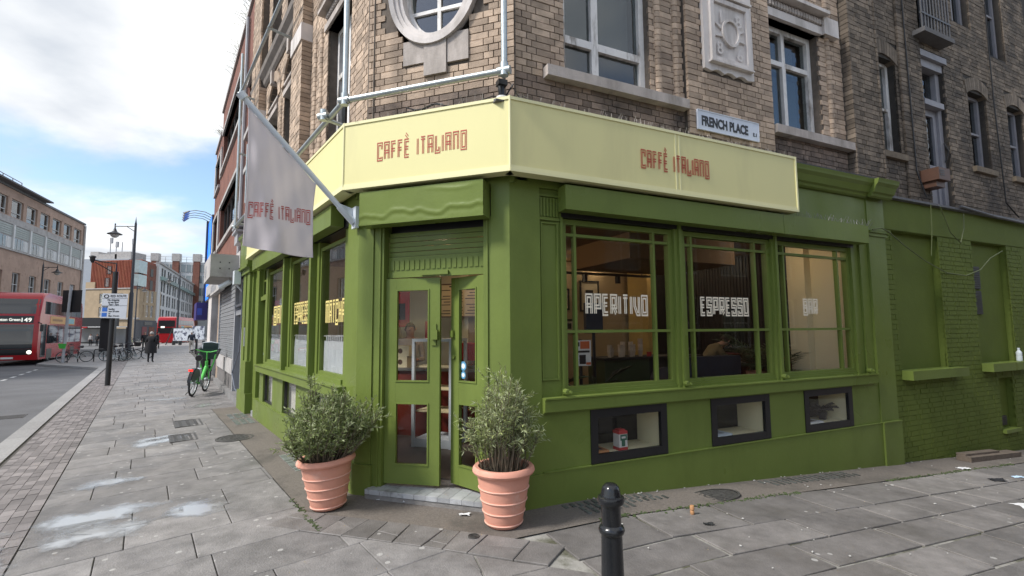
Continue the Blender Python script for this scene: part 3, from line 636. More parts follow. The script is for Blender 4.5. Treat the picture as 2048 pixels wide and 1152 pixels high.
# dented sheet-metal shutter housing over the door
mb = MB(); NU, NV = 60, 22
for i in range(NU+1):
    for j in range(NV+1):
        u = .2+1.37*i/NU; v = 2.74+.335*j/NV; t = j/NV
        cr = .26+.07*math.sin(i*.21)+.05*math.sin(i*.47+1)+.02*math.sin(i*.9)
        d = .007*math.exp(-((t-cr)/.06)**2)-.004*math.exp(-((t-cr+.11)/.08)**2)
        cr2 = .86+.04*math.sin(i*.23+2); d += .006*math.exp(-((t-cr2)/.05)**2)*max(0, math.sin(i*.11))
        if j in (0, NV): d *= .3
        mb.v.append(FF(u, v, .18+d))
for i in range(NU):
    for j in range(NV): k = i*(NV+1)+j; mb.f.append((k, k+1, k+NV+2, k+NV+1))
o = part('shutter_box', mb, M_green, smooth=True)
mb = MB(); mb.fb(FF, .2, 1.57, 2.742, 3.073, .0, .168); mb.fb(FF, .195, 1.575, 2.725, 2.741, .02, .185); obj('box_casing', mb, M_green, o)
# roller shutter, part lowered, and its fluted bottom rail
for i in range(5):
    mb = MB(); a = 2.43+i*.052; mb.fb(FF, .28, 1.39, a, a+.046, -.13, -.11+(.006 if i % 2 else 0)); part('shutter_slat', mb, M_green)
mb = MB(); mb.fb(FF, .28, 1.39, 2.205, 2.425, -.125, -.098); 
for i in range(18): mb.fb(FF, .30+i*.06, .338+i*.06, 2.285, 2.385, -.098, -.090)
mb.fb(FF, .28, 1.39, 2.205, 2.262, -.098, -.088); rail = part('shutter_bottom_rail', mb, M_green)
mb = MB(); mb.fb(FF, .68, .985, 2.218, 2.258, -.088, -.06); obj('lifting_handle', mb, M_green, rail)
# door leaves
def leaf(uh, uf, wf_, name_label, knob):
    ph = Vector(FF(uh, 0, -.06)[:2]); pf = Vector(FF(uf, 0, wf_)[:2]); D = (pf-ph).normalized(); Nn = Vector((-D.y, D.x)); Nn = Nn if Nn.dot(nF) > 0 else -Nn; Fd = Frame(ph, D, Nn); Wd = (pf-ph).length; st = .115
    mb = MB(); v0, v1 = .115, 2.195
    for a, b, c, d in ((0, st, v0, v1), (Wd-st, Wd, v0, v1), (st, Wd-st, v0, .30), (st, Wd-st, .92, 1.13), (st, Wd-st, 2.08, v1)): mb.fb(Fd, a, b, c, d, -.045, .0 if a in (0, Wd-st) else -.001)
    for c, d in ((.30, .92), (1.13, 2.08)):
        for a, b, e, f in ((st, st+.014, c, d), (Wd-st-.014, Wd-st, c, d)): mb.fb(Fd, a, b, e, f, -.03, .008)
        mb.fb(Fd, st+.014, Wd-st-.014, c, c+.014, -.03, .008); mb.fb(Fd, st+.014, Wd-st-.014, d-.014, d, -.03, .008)
    o = obj('door', mb, M_green, cafe); o['label'] = name_label
    for c, d in ((.305, .915), (1.135, 2.075)): g = MB(); g.fb(Fd, st+.004, Wd-st-.004, c, d, -.026, -.022); obj('pane', g, M_glass, o)
    mb = MB()
    if knob: mb.fb(Fd, Wd-.085, Wd-.035, 1.50, 1.72, .0, .012); mb.fb(Fd, Wd-.075, Wd-.01, 1.56, 1.66, .012, .05)
    else: mb.fb(Fd, Wd-.055, Wd-.012, 1.58, 1.65, 0, .03); mb.lathe([(.02, 0), (.02, .02)], Fd(Wd-.05, 1.38, 0), 12, Vector((Nn.x, Nn.y, 0)))
    obj('lock', mb, M_green, o); return o, Fd, Wd
leaf(1.39, .80, -.13, 'left door leaf, almost shut', True)
dr, Fd2, Wd2 = leaf(.28, .735, -.26, 'right door leaf, standing ajar inwards', False)
for i, (v_, s_) in enumerate(((1.29, .045), (1.20, .036))):
    mb = MB(); n = 8; c = (Wd2-.165, v_); mb.fprism(Fd2, [(c[0]+s_*math.cos(2*PI*(k+.5)/n), c[1]+s_*1.1*math.sin(2*PI*(k+.5)/n)) for k in range(n)], -.0215, -.020); o = obj('sticker', mb, mat('blue_sticker', (.10, .30, .48), .5), dr)
    mb = MB(); mb.fprism(Fd2, [(c[0]+s_*.6*math.cos(2*PI*k/12), c[1]+s_*.6*math.sin(2*PI*k/12)) for k in range(12)], -.0198, -.0192); mb2 = mb; obj('sticker_print', mb2, mat('sticker_white', (.7, .75, .75), .5), dr)
# tiled step
mb = MB(); mb.fb(FF, .2, 1.51, -.08, .075, -.45, .085); step = part('door_step', mb, mat('step_concrete', (.2, .19, .18), .85, .3, 8, .3, 60))
x0 = .205
while x0 < 1.49:
    w_ = .125; x1 = min(x0+w_, 1.505)
    mb = MB(); mb.fb(FF, x0+.002, x1-.002, .075, .089, -.02, .095); mb.fb(FF, x0+.002, x1-.002, .045, .0745, .0852, .0945); obj('tile', mb, M_tileW, step)
    mb = MB(); mb.fb(FF, x0+.002, x1-.002, .075, .088, -.2, -.024); obj('tile', mb, M_tileW, step); x0 = x1
# ---- STREET SIDE (L)
mb = MB(); mb.fb(FL, .335, 5.66, -.1, .35, -.2, .022); part('plinth', mb, M_green)
mb = MB(); mb.fb(FL, .33, 5.662, .35, .362, -.15, .03); part('plinth_moulding', mb, M_green)
Lb = ((.70, 1.62), (2.46, 3.30), (4.05, 4.85))
mb = wall_cells(FL, .33, 5.2, .362, .92, [(a, b, .38, .905) for a, b in Lb], -.14, 0); part('stall_riser', mb, M_green)
for a, b in Lb:
    o = window(FL, a, b, .38, .905, -.03, cafe, M_black, M_glass, (), (), .03, .03, .04, name='display_window'); mb = MB(); mb.fb(FL, a+.01, b-.01, .385, .80, -.135, -.125); obj('blind', mb, mat('pale_roller_blind', (.60, .57, .50), .8, .08, 4), o); mb = MB(); mb.fb(FL, a, b, .38, .905, -.34, -.32); obj('box_lining', mb, M_core, o)
mb = MB(); mb.fb(FL, .30, 5.22, .922, 1.03, -.12, .085); part('window_sill', mb, M_green); mb = MB(); mb.fb(FL, .30, 5.23, 1.03, 1.048, -.12, .105); part('sill_moulding', mb, M_green)
SL = ((.55, 1.60), (1.90, 3.16), (3.47, 4.94))
for a, b in SL:
    window(FL, a, b, 1.10, 2.76, -.06, cafe, M_green, M_glassS, (), (), .045, .03, .05, name='shop_window')
for a, b in ((.33, .55), (1.60, 1.90), (3.16, 3.47), (4.94, 5.06)):
    mb = MB(); mb.fb(FL, a, b, 1.048, 2.84, -.18, -.04)
    if b-a > .25: mb.fb(FL, (a+b)/2-.045, (a+b)/2+.045, 1.048, 2.84, -.04, .04)
    part('mullion', mb, M_green)
mb = MB(); mb.fb(FL, .55, 4.94, 1.048, 1.10, -.18, -.02); part('bottom_rail', mb, M_green)
mb = MB(); mb.fb(FL, .5, 5.5, 2.85, 3.085, 0, .15); part('shutter_box', mb, M_green)
mb = MB(); mb.fb(FL, .33, 5.05, 2.845, 3.07, -.18, -.015); part('black_header', mb, M_black)  # same added black filler, closing the light gap on the street side
mb = MB(); mb.fb(FL, .15, 7.35, 3.06, 3.64, -.2, -.006); part('frieze', mb, M_green)
part('cornice', run_profile(FL, 5.75, 7.36, prof), M_green); part('lead_flashing', run_profile(FL, -.1, 7.36, [(3.785, .16), (3.80, .165), (3.88, -.10), (3.785, -.12)]), M_lead)
# recessed house door with fanlight, and the end pilaster with its console
mb = MB(); mb.fb(FL, 5.06, 5.12, -.05, 3.06, -.4, -.04); mb.fb(FL, 5.84, 6.2, -.05, 3.06, -.4, -.04); mb.fb(FL, 5.12, 5.84, 2.95, 3.06, -.4, -.06); mb.fb(FL, 5.12, 5.84, 2.28, 2.36, -.3, -.08); part('door_case', mb, M_green)
mb = MB(); mb.fb(FL, 5.12, 5.84, .1, 2.28, -.22, -.16); sd_ = part('door', mb, M_green); sd_['label'] = 'panelled green house door beside the curtained windows'
for c, d in ((.25, .95), (1.15, 2.15)):
    mb = MB(); mb.fb(FL, 5.2, 5.45, c, d, -.16, -.148); mb.fb(FL, 5.51, 5.76, c, d, -.16, -.148); obj('door_panel', mb, M_green, sd_)
mb = MB(); mb.fb(FL, 5.5, 5.62, 1.2, 1.24, -.15, -.12); obj('letter_plate', mb, M_galv, sd_)
window(FL, 5.12, 5.84, 2.36, 2.95, -.12, cafe, M_green, M_glassU, (5.48,), (2.68,), .04, .03, .05, name='fanlight')
mb = MB(); mb.fb(FL, 5.05, 5.86, -.1, .1, -.5, .02); part('door_step', mb, M_tileW)
mb = MB(); mb.fb(FL, 6.2, 7.2, -.1, 3.06, -.3, .01); mb.fb(FL, 6.3, 6.62, .4, 2.9, .01, .06); mb.fb(FL, 6.78, 7.12, .4, 2.9, .01, .06); part('end_pilaster', mb, M_green)
mb = MB(); mb.fb(FL, 6.15, 7.25, -.1, .40, -.2, .09); mb.fb(FL, 6.2, 6.65, .40, 1.05, .0, .10); part('pilaster_base', mb, M_green)
mb = MB(); mb.fb(FL, 6.15, 7.3, 2.9, 3.0, -.1, .10); mb.fb(FL, 6.13, 7.32, 3.0, 3.05, -.1, .16); mb.fb(FL, 6.2, 7.2, 3.05, 3.6, 0, .13); part('pilaster_cap', mb, M_green)
mb = MB(); mb.fb(FL, 6.62, 6.78, 1.35, 1.75, .012, .07); part('door_entry_panel', mb, M_galv)
# ---- upper storeys: backing walls, bricks, stone
RW1, RW2 = (.72, 1.90, 4.40, 6.05), (4.00, 5.07, 4.40, 5.95)
part('wall', wall_cells(FR, .0, 5.64, 3.62, 10.4, [RW1, RW2, (.72, 1.9, 7.3, 9.4), (4.0, 5.07, 7.3, 9.4)], -.45, WB-.012), M_mort)
uF0 = -.02; uF1 = 1.72
oc = (.885, 5.4); oa, ob_ = .54, .69
part('wall', wall_cells(FF, uF0, uF1, 3.62, 10.4, [(oc[0]-.46, oc[0]+.46, oc[1]-.6, oc[1]+.6), (.5, 1.27, 7.4, 9.4)], -.45, WB-.012), M_mort)
LW1 = (.75, 1.75, 4.15, 5.95); LW2, LW3 = (3.60, 4.50, 4.2, 6.75), (5.02, 5.95, 4.2, 6.75)
part('wall', wall_cells(FL, .0, 7.38, 3.62, 10.4, [LW1, LW2, LW3, (.8, 1.7, 7.6, 9.6), (3.6, 4.5, 7.6, 9.6), (5.0, 5.95, 7.6, 9.6)], -.45, WB-.012), M_mort)
fp = [FR(5.6, 0, -.55)[:2], FR(.2, 0, -.55)[:2], FL(.35, 0, -.55)[:2], FL(7.3, 0, -.55)[:2], FL(7.3, 0, -6)[:2], FR(5.6, 0, -7)[:2]]
mb = MB(); mb.prism(fp, 3.3, 10.45); part('dark_core', mb, M_core)  # solid block added to stop light leaks and darken the window openings
mb = MB(); mb.prism([FR(5.64, 0, .2)[:2], tuple(cross2(FR, .2, FF, .2)), tuple(cross2(FL, .2, FF, .2)), FL(7.38, 0, .2)[:2], FL(7.38, 0, -6)[:2], FR(5.64, 0, -7)[:2]], 10.4, 10.75); part('roof_parapet', mb, M_stone2)
in_oval = lambda p, q, v, w_: any(((u-oc[0])/(oa-.02))**2+((vv-oc[1])/(ob_-.02))**2 < 1 for u in (p, q, (p+q)/2) for vv in (v, w_))
ksb = [(.99, 1.25, 4.53, 4.95), (.72, .99, 4.37, 4.95), (.47, .72, 4.48, 4.95)]
def exF(p, q, v, w_): return in_oval(p, q, v, w_)
for v0_, v1_, m_ in ((3.85, 4.15, M_soot), (4.15, 6.6, M_brick)):
    ph = int(round((v0_-3.85)/.075))
    bricks('cafe', FF, uF0+.0, uF1-.02, v0_, v1_, WB, ksb, m_, exF, phase=ph)
cR = FR.inv(*cross2(FR, WB, FF, WB))[0]
# R: base wall plus the proud pier between the windows
pierB = (2.42, 3.93, 3.8, 8)
bricks('cafe', FR, cR, 5.62, 3.85, 4.30, WB, [pierB], M_soot, phase=1)
bricks('cafe', FR, cR, 5.62, 4.30, 6.9, WB, [pierB, RW1, RW2, (.45, 2.41, 4.28, 4.405), (3.94, 5.66, 4.26, 4.39)], M_brick, phase=1)
mb = MB(); mb.fb(FR, 2.43, 3.92, 3.8, 10.3, WB-.02, -.062); part('pier', mb, M_mort)
bricks('cafe', FR, 2.42, 3.93, 3.85, 4.02, -.05, [], M_soot); bricks('cafe', FR, 2.42, 3.93, 4.0, 6.9, -.05, [(2.67, 3.54, 4.83, 6.3)], M_brick)
for v in range(0, 40):
    pass
def bullnose(F, u, v0, v1, w, r, m):
    mb = MB(); v = v0
    while v < v1:
        n = 7; a = [F(u-r*math.cos(PI*i/(n-1)), v, w+r*.8*math.sin(PI*i/(n-1))) for i in range(n)]; b = [(x, y, v+.067) for x, y, _ in a]
        mb.add(a+b, [(i, i+1, n+i+1, n+i) for i in range(n-1)]+[tuple(range(n))[::-1], tuple(range(n, 2*n))]); v += .075
    return mb
for u_ in (2.02, 2.30, 5.28): o = part('bullnose_brick_shaft', bullnose(FR, u_, 4.41, 6.6, WB, .045, M_brick), M_brick)
for u_ in (2.02, 2.35, 3.42, 4.68, 6.2): part('bullnose_brick_shaft', bullnose(FL, u_, 4.0, 6.1, WB, .045, M_brick), M_brick)
# oval window with stone surround and keystones
def ring(F, c, a0, b0, a1, b1, w0, w1, n=48, rise=0):
    mb = MB()
    for a, b, w in ((a1, b1, w0), (a1, b1, w1), (a0, b0, w1+rise), (a0, b0, w0)):
        for i in range(n): mb.v.append(F(c[0]+a*math.cos(2*PI*i/n), c[1]+b*math.sin(2*PI*i/n), w))
    for k in range(4):
        k2 = (k+1) % 4
        for i in range(n): mb.f.append((k*n+i, k*n+(i+1) % n, k2*n+(i+1) % n, k2*n+i))
    return mb
ov = part('oval_window', ring(FF, oc, oa-.055, ob_-.055, oa, ob_, WB-.02, WB+.06), M_stone, smooth=True)
obj('surround_moulding', ring(FF, oc, oa-.10, ob_-.10, oa-.055, ob_-.055, WB-.06, WB+.035), M_stone, ov, smooth=True); obj('surround_moulding', ring(FF, oc, oa-.145, ob_-.145, oa-.10, ob_-.10, WB-.3, WB+.01), M_stone, ov, smooth=True)
obj('sash_frame', ring(FF, oc, oa-.19, ob_-.19, oa-.146, ob_-.146, WB-.2, WB-.1), M_white, ov)
mb = MB(); mb.fb(FF, oc[0]-.02, oc[0]+.02, oc[1]-.52, oc[1]+.52, WB-.17, WB-.12); mb.fb(FF, oc[0]-.37, oc[0]+.37, 5.18, 5.22, WB-.168, WB-.122); mb.fb(FF, oc[0]-.37, oc[0]+.37, 5.6, 5.64, WB-.168, WB-.122); obj('glazing_bar', mb, M_white, ov)
mb = MB(); n = 32; mb.fprism(FF, [(oc[0]+(oa-.17)*math.cos(2*PI*i/n), oc[1]+(ob_-.17)*math.sin(2*PI*i/n)) for i in range(n)], WB-.15, WB-.146); obj('pane', mb, M_glassU, ov)
for i, (a, b, c, d) in enumerate(ksb):
    mb = MB(); mb.fb(FF, a+.003, b-.003, c, min(d, 4.80 if i != 1 else 4.74), WB-.05, WB+.02+.015*(i == 1)); part('keystone', mb, M_stone2)
# windows over the lane
def sill_lintel(F, u0, u1, v, top, head=True):
    mb = MB(); mb.fb(F, u0, u1, v-.12, v-.005, WB-.1, WB+.10); part('stone_sill', mb, M_stone2)
sill_lintel(FR, .46, 2.40, 4.40, 0); sill_lintel(FR, 3.95, 5.66, 4.38, 0)
w1 = window(FR, *RW1, WB-.10, cafe, M_white, M_glassU, (1.19,), (4.87,), .07, .09, .1, name='casement_window'); w2 = window(FR, *RW2, WB-.12, cafe, M_white, M_glassU, (4.47,), (5.42,), .075, .07, .1, name='casement_window')
for o, a in ((w1, (.78, 1.86, 5.0, 6.0)), (w2, (4.06, 5.0, 5.47, 5.9))):
    mb = MB(); mb.fb(FR, a[0], a[1], a[2], a[3], WB-.36, WB-.35); obj('blind', mb, mat('pale_blind', (.42, .40, .39), .8, .1, 3), o)
mb = MB(); mb.fb(FR, 4.3, 5.0, 4.42, 5.36, WB-.34, WB-.33); obj('curtain', mb, mat('grey_curtain', (.16, .15, .13), .9, .2, 5), w2)
for RW, a, b in ((RW1, .5, 2.2), (RW2, 3.96, 5.16)):
    mb = MB(); mb.fb(FR, RW[0]-.12, RW[1]+.12, RW[3], RW[3]+.12, WB-.3, WB+.05); o = part('stone_lintel', mb, M_stone)
    mb = MB(); mb.fb(FR, a, b, RW[3]+.26, RW[3]+.31, WB-.1, WB+.16); obj('hood_moulding', mb, M_stone, o)
    mb = MB(); k = int((b-a)/.06)
    for i in range(k): mb.lathe([(.0, 0), (.03, .02), (.026, .08), (.0, .13)], FR(a+.03+i*.06, RW[3]+.125, WB+.05), 6)
    obj('leaf_frieze', mb, M_stone2, o)
mb = MB(); mb.fb(FR, 5.12, 5.45, 5.95, 6.22, WB-.02, WB+.09); part('stone_cap', mb, M_stone); mb = MB(); mb.fb(FR, 1.92, 2.38, 5.9, 6.1, WB-.02, WB+.06); part('stone_cap', mb, M_stone)
# dated plaque
pu0, pu1, pv0, pv1 = 2.67, 3.54, 4.86, 6.2; pw = -.05
mb = MB(); pts = [(pu0, pv1), (pu0, pv0)]+[(pu0+.12+.63*i/24, pv0-.02+.035*abs(math.sin(PI*i/8))) for i in range(25)]+[(pu1, pv0), (pu1, pv1)]
mb.fprism(FR, pts, pw-.02, pw+.035); pq = part('dated_plaque', mb, M_stone)
mb = MB(); f0, f1, g0, g1 = 2.83, 3.40, 5.03, 5.76
for a, b, c, d, h in ((f0-.06, f0, g0-.06, g1+.06, .07), (f1, f1+.06, g0-.06, g1+.06, .07), (f0, f1, g0-.06, g0, .069), (f0, f1, g1, g1+.06, .069)): mb.fb(FR, a, b, c, d, pw+.03, pw+h)
mb.fb(FR, f0-.09, f1+.09, g0-.085, g0-.062, pw+.03, pw+.09); mb.fb(FR, f0-.09, f1+.09, g1+.08, g1+.11, pw+.03, pw+.09); obj('plaque_frame', mb, M_stone, pq)
cu_, cv_ = (f0+f1)/2, (g0+g1)/2
obj('sun_disc', ring(FR, (cu_, cv_), .125, .15, .155, .185, pw+.03, pw+.075, 32), M_stone, pq, smooth=True)
mb = MB(); nn = Vector((nR.x, nR.y, 0))
mb.fprism(FR, [(cu_+.125*math.cos(2*PI*i/24), cv_+.15*math.sin(2*PI*i/24)) for i in range(24)], pw+.03, pw+.05); obj('sun_disc', mb, M_stone, pq)
for i in range(12):
    a = 2*PI*(i+.5)/12
    if any(abs(((a-b+PI) % (2*PI))-PI) < .42 for b in (R(52), R(128), R(232), R(308))): continue
    da = Vector((math.cos(a), math.sin(a)*1.2)); pa = Vector((-da.y, da.x)).normalized(); c0 = Vector((cu_, cv_))
    mb = MB(); mb.fprism(FR, [tuple(c0+da*.155+pa*.03), tuple(c0+da*.155-pa*.03), tuple(c0+da*.2-pa*.035+pa*.02), tuple(c0+da*.27)], pw+.03, pw+.06); obj('sun_ray', mb, M_stone, pq)
for ch, cu2, cv2 in (('1', f0+.07, g1-.25), ('8', f1-.19, g1-.25), ('8', f0+.03, g0+.05), ('6', f1-.19, g0+.03)):
    put_text(ch, .23, FR(cu2, cv2, pw+.062), (dR.x, dR.y, 0), (0, 0, 1), M_stone, pq, 'numeral', .003)
# street side windows
w = window(FL, *LW1, WB-.14, cafe, M_white, M_glassU, (1.25,), (5.25,), .07, .07, .1, name='casement_window')
for LW in (LW2, LW3): window(FL, LW[0], LW[1], LW[2], 6.05, WB-.2, cafe, M_white, M_glassU, ((LW[0]+LW[1])/2,), (5.3,), .07, .06, .08, name='casement_window')
for k, RW in enumerate((LW1, LW2, LW3)):
    top = 5.95 if k == 0 else 6.05
    mb = MB(); mb.fb(FL, RW[0]-.1*(k == 0), RW[1]+.1*(k == 0), top, top+.10, WB-.3, WB+.03); o = part('stone_lintel', mb, M_stone2)
    mb = MB(); mb.fb(FL, RW[0]-.1*(k == 0), RW[1]+.1*(k == 0), top+.22, top+.27, WB-.2, WB+.13 if k == 0 else WB+.02); obj('hood_moulding', mb, M_stone2, o)
    mb = MB(); [mb.lathe([(.0, 0), (.03, .02), (.026, .08), (.0, .12)], FL(RW[0]+.03+i*.07, top+.105, WB+(.03 if k == 0 else -.04)), 6) for i in range(int((RW[1]-RW[0])/.07))]; obj('leaf_frieze', mb, M_stone2, o)
    mb = MB(); mb.fb(FL, RW[0]-.1, RW[1]+.1, RW[2]-.12, RW[2], WB-.1, WB+.1); part('stone_sill', mb, M_stone2)
def arch(F, u0, u1, spring, w0, w1, th, m):
    c = (u0+u1)/2; r = (u1-u0)/2; mb = MB(); n = 14
    for i in range(n):
        a0, a1 = PI*i/n+.01, PI*(i+1)/n-.01; q = [(c+rr*math.cos(a), spring+rr*math.sin(a)) for rr, a in ((r, a0), (r+th, a0), (r+th, a1), (r, a1))]; mb.fprism(F, q, w0, w1)
    return mb
for LW in (LW2, LW3):
    part('brick_arch', arch(FL, LW[0], LW[1], 6.3, WB-.2, WB+.02, .2, M_brick), M_brick)
    c = (LW[0]+LW[1])/2; r = (LW[1]-LW[0])/2; mb = MB(); mb.fb(FL, LW[0], LW[1], 6.32, 6.75, WB-.4, WB-.3); part('tympanum', mb, M_soot)
    for s_ in (-1, 1): mb = MB(); mb.fprism(FL, [(c+s_*r, 6.3), (c+s_*r, 6.78)]+[(c+s_*r*math.cos(a), 6.3+r*math.sin(a)) for a in (R(90), R(70), R(50), R(30), R(12))], WB-.45, WB-.012); part('spandrel', mb, M_mort)
    mb = MB(); mb.fb(FL, c-.07, c+.07, 6.72, 7.0, WB-.1, WB+.07); part('keystone', mb, M_stone2)
exL = lambda p, q, v, w_: any((((p+q)/2-(W[0]+W[1])/2)**2+max(0, v-6.3)**2) < ((W[1]-W[0])/2+.2)**2 and v > 6.25 for W in (LW2, LW3))
uL0 = FL.inv(*cross2(FL, WB, FF, WB))[0]
bricks('cafe', FL, uL0, 7.36, 3.85, 9.6, WB, [LW1, (LW2[0], LW2[1], 4.0, 6.3), (LW3[0], LW3[1], 4.0, 6.3), (2.62, 3.28, 3.6, 9.7), (6.32, 7.34, 3.6, 9.7), (.8, 1.7, 7.6, 9.6), (3.6, 4.5, 7.6, 9.6), (5.0, 5.95, 7.6, 9.6)], M_brick, exL, phase=1)
for a, b in ((2.62, 3.28), (6.32, 7.34)):
    mb = MB(); mb.fb(FL, a+.01, b-.01, 3.65, 10.3, WB-.02, .018); part('pier', mb, M_mort); bricks('cafe', FL, a, b, 3.85, 9.6, .03, [(a-.1, b+.1, 6.2, 6.48)], M_brick)
    mb = MB(); mb.fb(FL, a-.01, b+.01, 6.2, 6.48, WB-.02, .05); part('stone_band', mb, M_stone); bricks('cafe', Frame(Vector(FL(a, 0, WB)[:2]), nL, -dL), .0, .15, 3.85, 7.0, .006, [], M_brick)
mb = run_profile(FL, 3.26, 7.37, [(7.0, -.12), (7.0, -.10), (7.05, -.06), (7.12, -.04), (7.2, .03), (7.28, .05), (7.3, -.12)]); part('stone_string_course', mb, mat('sooty_stone', (.20, .175, .155), .85, .25, 5, .2, 50))
for a, b in ((.8, 1.7), (3.6, 4.5), (5.0, 5.95)): window(FL, a, b, 7.6, 9.6, WB-.2, cafe, M_white, M_glassU, ((a+b)/2,), (8.6,), .07, .06, .08, name='casement_window')
window(FR, .72, 1.9, 7.3, 9.4, WB-.15, cafe, M_white, M_glassU, (1.3,), (8.3,), .07, .06, .08, name='casement_window'); window(FR, 4.0, 5.07, 7.3, 9.4, WB-.15, cafe, M_white, M_glassU, (4.5,), (8.3,), .07, .06, .08, name='casement_window'); window(FF, .5, 1.27, 7.4, 9.4, WB-.15, cafe, M_white, M_glassU, (.885,), (8.3,), .07, .06, .08, name='casement_window')
emit_bricks('cafe', cafe, Vector((0, 0, CAMH)))
# ================================================================ SIGNS AND FITTINGS ON THE CAFE
for F, t_, a, b, v_, h_, m_ in ((FR, 'APERITIVO', .895, 1.715, 1.815, .185, M_creamltr), (FR, 'ESPRESSO', 2.495, 3.30, 1.82, .18, M_creamltr), (FR, 'BAR', 4.335, 4.64, 1.835, .18, M_creamltr), (FL, 'MATCHA', 1.40, .64, 1.76, .25, M_ltryel), (FL, 'ESPRESSO', 3.04, 2.10, 1.80, .26, M_ltryel), (FL, 'BAR', 4.55, 3.75, 1.80, .27, M_ltryel)):
    part('window_lettering', letters_mb(F, t_, a, b, v_, h_, -.083, lines=((-.085, .10), (.085, .10)), gap=.40), m_)
# half curtains on a rod
M_lace = mat('white_curtain_cloth', (.78, .80, .82), .85, .06, 8); 
for a, b in SL:
    mb = MB(); n = 70; rows = [1.13, 1.25, 1.4, 1.53]
    for v_ in rows:
        for i in range(n+1):
            u = a+.06+(b-a-.12)*i/n; am = .012 if v_ < 1.5 else .007; mb.v.append(FL(u, v_+(.012*math.sin(i*.9) if v_ == rows[0] else 0), -.112+am*math.sin(i*1.15)+.004*math.sin(i*.37)))
    for r_ in range(len(rows)-1):
        for i in range(n): k = r_*(n+1)+i; mb.f.append((k, k+1, k+n+2, k+n+1))
    o = part('half_curtain', mb, M_lace, smooth=True); mb = MB(); mb.tube([FL(a+.03, 1.59, -.118), FL(b-.03, 1.59, -.118)], .007, 6)
    obj('curtain_rod', mb, M_white, o); mb = MB(); [mb.fb(FL, a+.08+i*.085, a+.10+i*.085, 1.525, 1.605, -.128, -.104) for i in range(int((b-a-.14)/.085))]; obj('curtain_loops', mb, M_lace, o)
# ---- pale yellow fascia sign wrapping the corner
sg = thing('fascia_sign', 'long pale yellow fascia sign wrapping the corner above the green shopfront', 'shop sign', (C1.x, C1.y, 3.11))
w_ = .2; cR_, cL_ = cross2(FR, w_, FF, w_), cross2(FL, w_, FF, w_); cRi, cLi = cross2(FR, .02, FF, .02), cross2(FL, .02, FF, .02)
v0, v1 = 3.112, 3.83
def panel(name, pts, m=M_yell): mb = MB(); mb.prism(pts, v0+.03, v1-.02); return obj(name, mb, m, sg)
eR, eRi, eL, eLi = FR(3.935, 0, w_)[:2], FR(3.935, 0, .02)[:2], FL(5.9, 0, w_)[:2], FL(5.9, 0, .02)[:2]
panel('sign_panel', [cR_, eR, eRi, cRi]); panel('sign_panel', [cL_, cR_, cRi, cLi]); panel('sign_panel', [cL_, cLi, eLi, eL])
def strip_along(a, b, n, z0, z1, w0, w1):
    a, b, n = Vector(a), Vector(b), Vector(n); mb = MB(); mb.prism([a+n*w0, b+n*w0, b+n*w1, a+n*w1], z0, z1); return mb
for a, b, n in ((cR_, eR, nR), (cL_, cR_, nF), (cL_, eL, nL)):
    for z0, z1, w1 in ((v0, v0+.03, .012), (v0+.03, v0+.06, .006), (v1-.03, v1, .010)): obj('sign_trim', strip_along(a, b, n, z0, z1, -.12, w1), M_yelltrim, sg)
for F, u_ in ((FR, 1.93), (FR, 1.985)):
    mb = MB(); mb.fb(F, u_-.008, u_+.008, v0+.06, v1-.03, .198, .205); obj('panel_seam', mb, M_yelltrim, sg)
for c in (cR_, cL_): mb = MB(); mb.tube([(c.x, c.y, v0), (c.x, c.y, v1+.005)], .012, 8); obj('corner_bead', mb, M_yelltrim, sg)
mb = MB(); mb.fb(FR, 3.92, 3.945, v0, v1, .02, .212); obj('sign_trim', mb, M_yelltrim, sg)
obj('lettering', letters_mb(FR, 'CAFFÈ ITALIANO', 1.44, 2.42, 3.365, .17, .2062, lines=((-.08, .075), (.08, .075)), gap=.42), M_red, sg); obj('lettering', letters_mb(FF, 'CAFFÈ ITALIANO', 1.355, .355, 3.39, .16, .2005, lines=((-.08, .075), (.08, .075)), gap=.42), M_red, sg)
# bird spikes
mb = MB()
def spikes(F, u0, u1, v, w, n):
    for i in range(n):
        u = u0+(u1-u0)*(i+rnd.random())/n; p = F(u, v, w+rnd.uniform(-.03, .03)); q = F(u+rnd.uniform(-.03, .03), v+rnd.uniform(.06, .12), w+rnd.uniform(-.06, .06)); mb.tube([p, q], .0016, 3, False)
spikes(FR, .1, 3.9, 3.83, .08, 150); spikes(FF, .2, 1.7, 3.84, .1, 40); spikes(FL, .1, 5, 3.84, .1, 40); spikes(FR, 4.0, 5.7, 3.07, .08, 70)
for i in range(60):
    c = Vector(FR(.12+rnd.gauss(0, .05), 3.88+rnd.gauss(0, .03), .0+rnd.gauss(0, .05))); mb.tube([c, c+Vector((rnd.gauss(0, .04), rnd.gauss(0, .04), rnd.uniform(0, .05)))], .0016, 3, False)
setp(obj('bird_spikes', mb, M_wire), 'thin wire bird spikes bristling along the top of the yellow sign', 'bird spikes', kind='stuff')
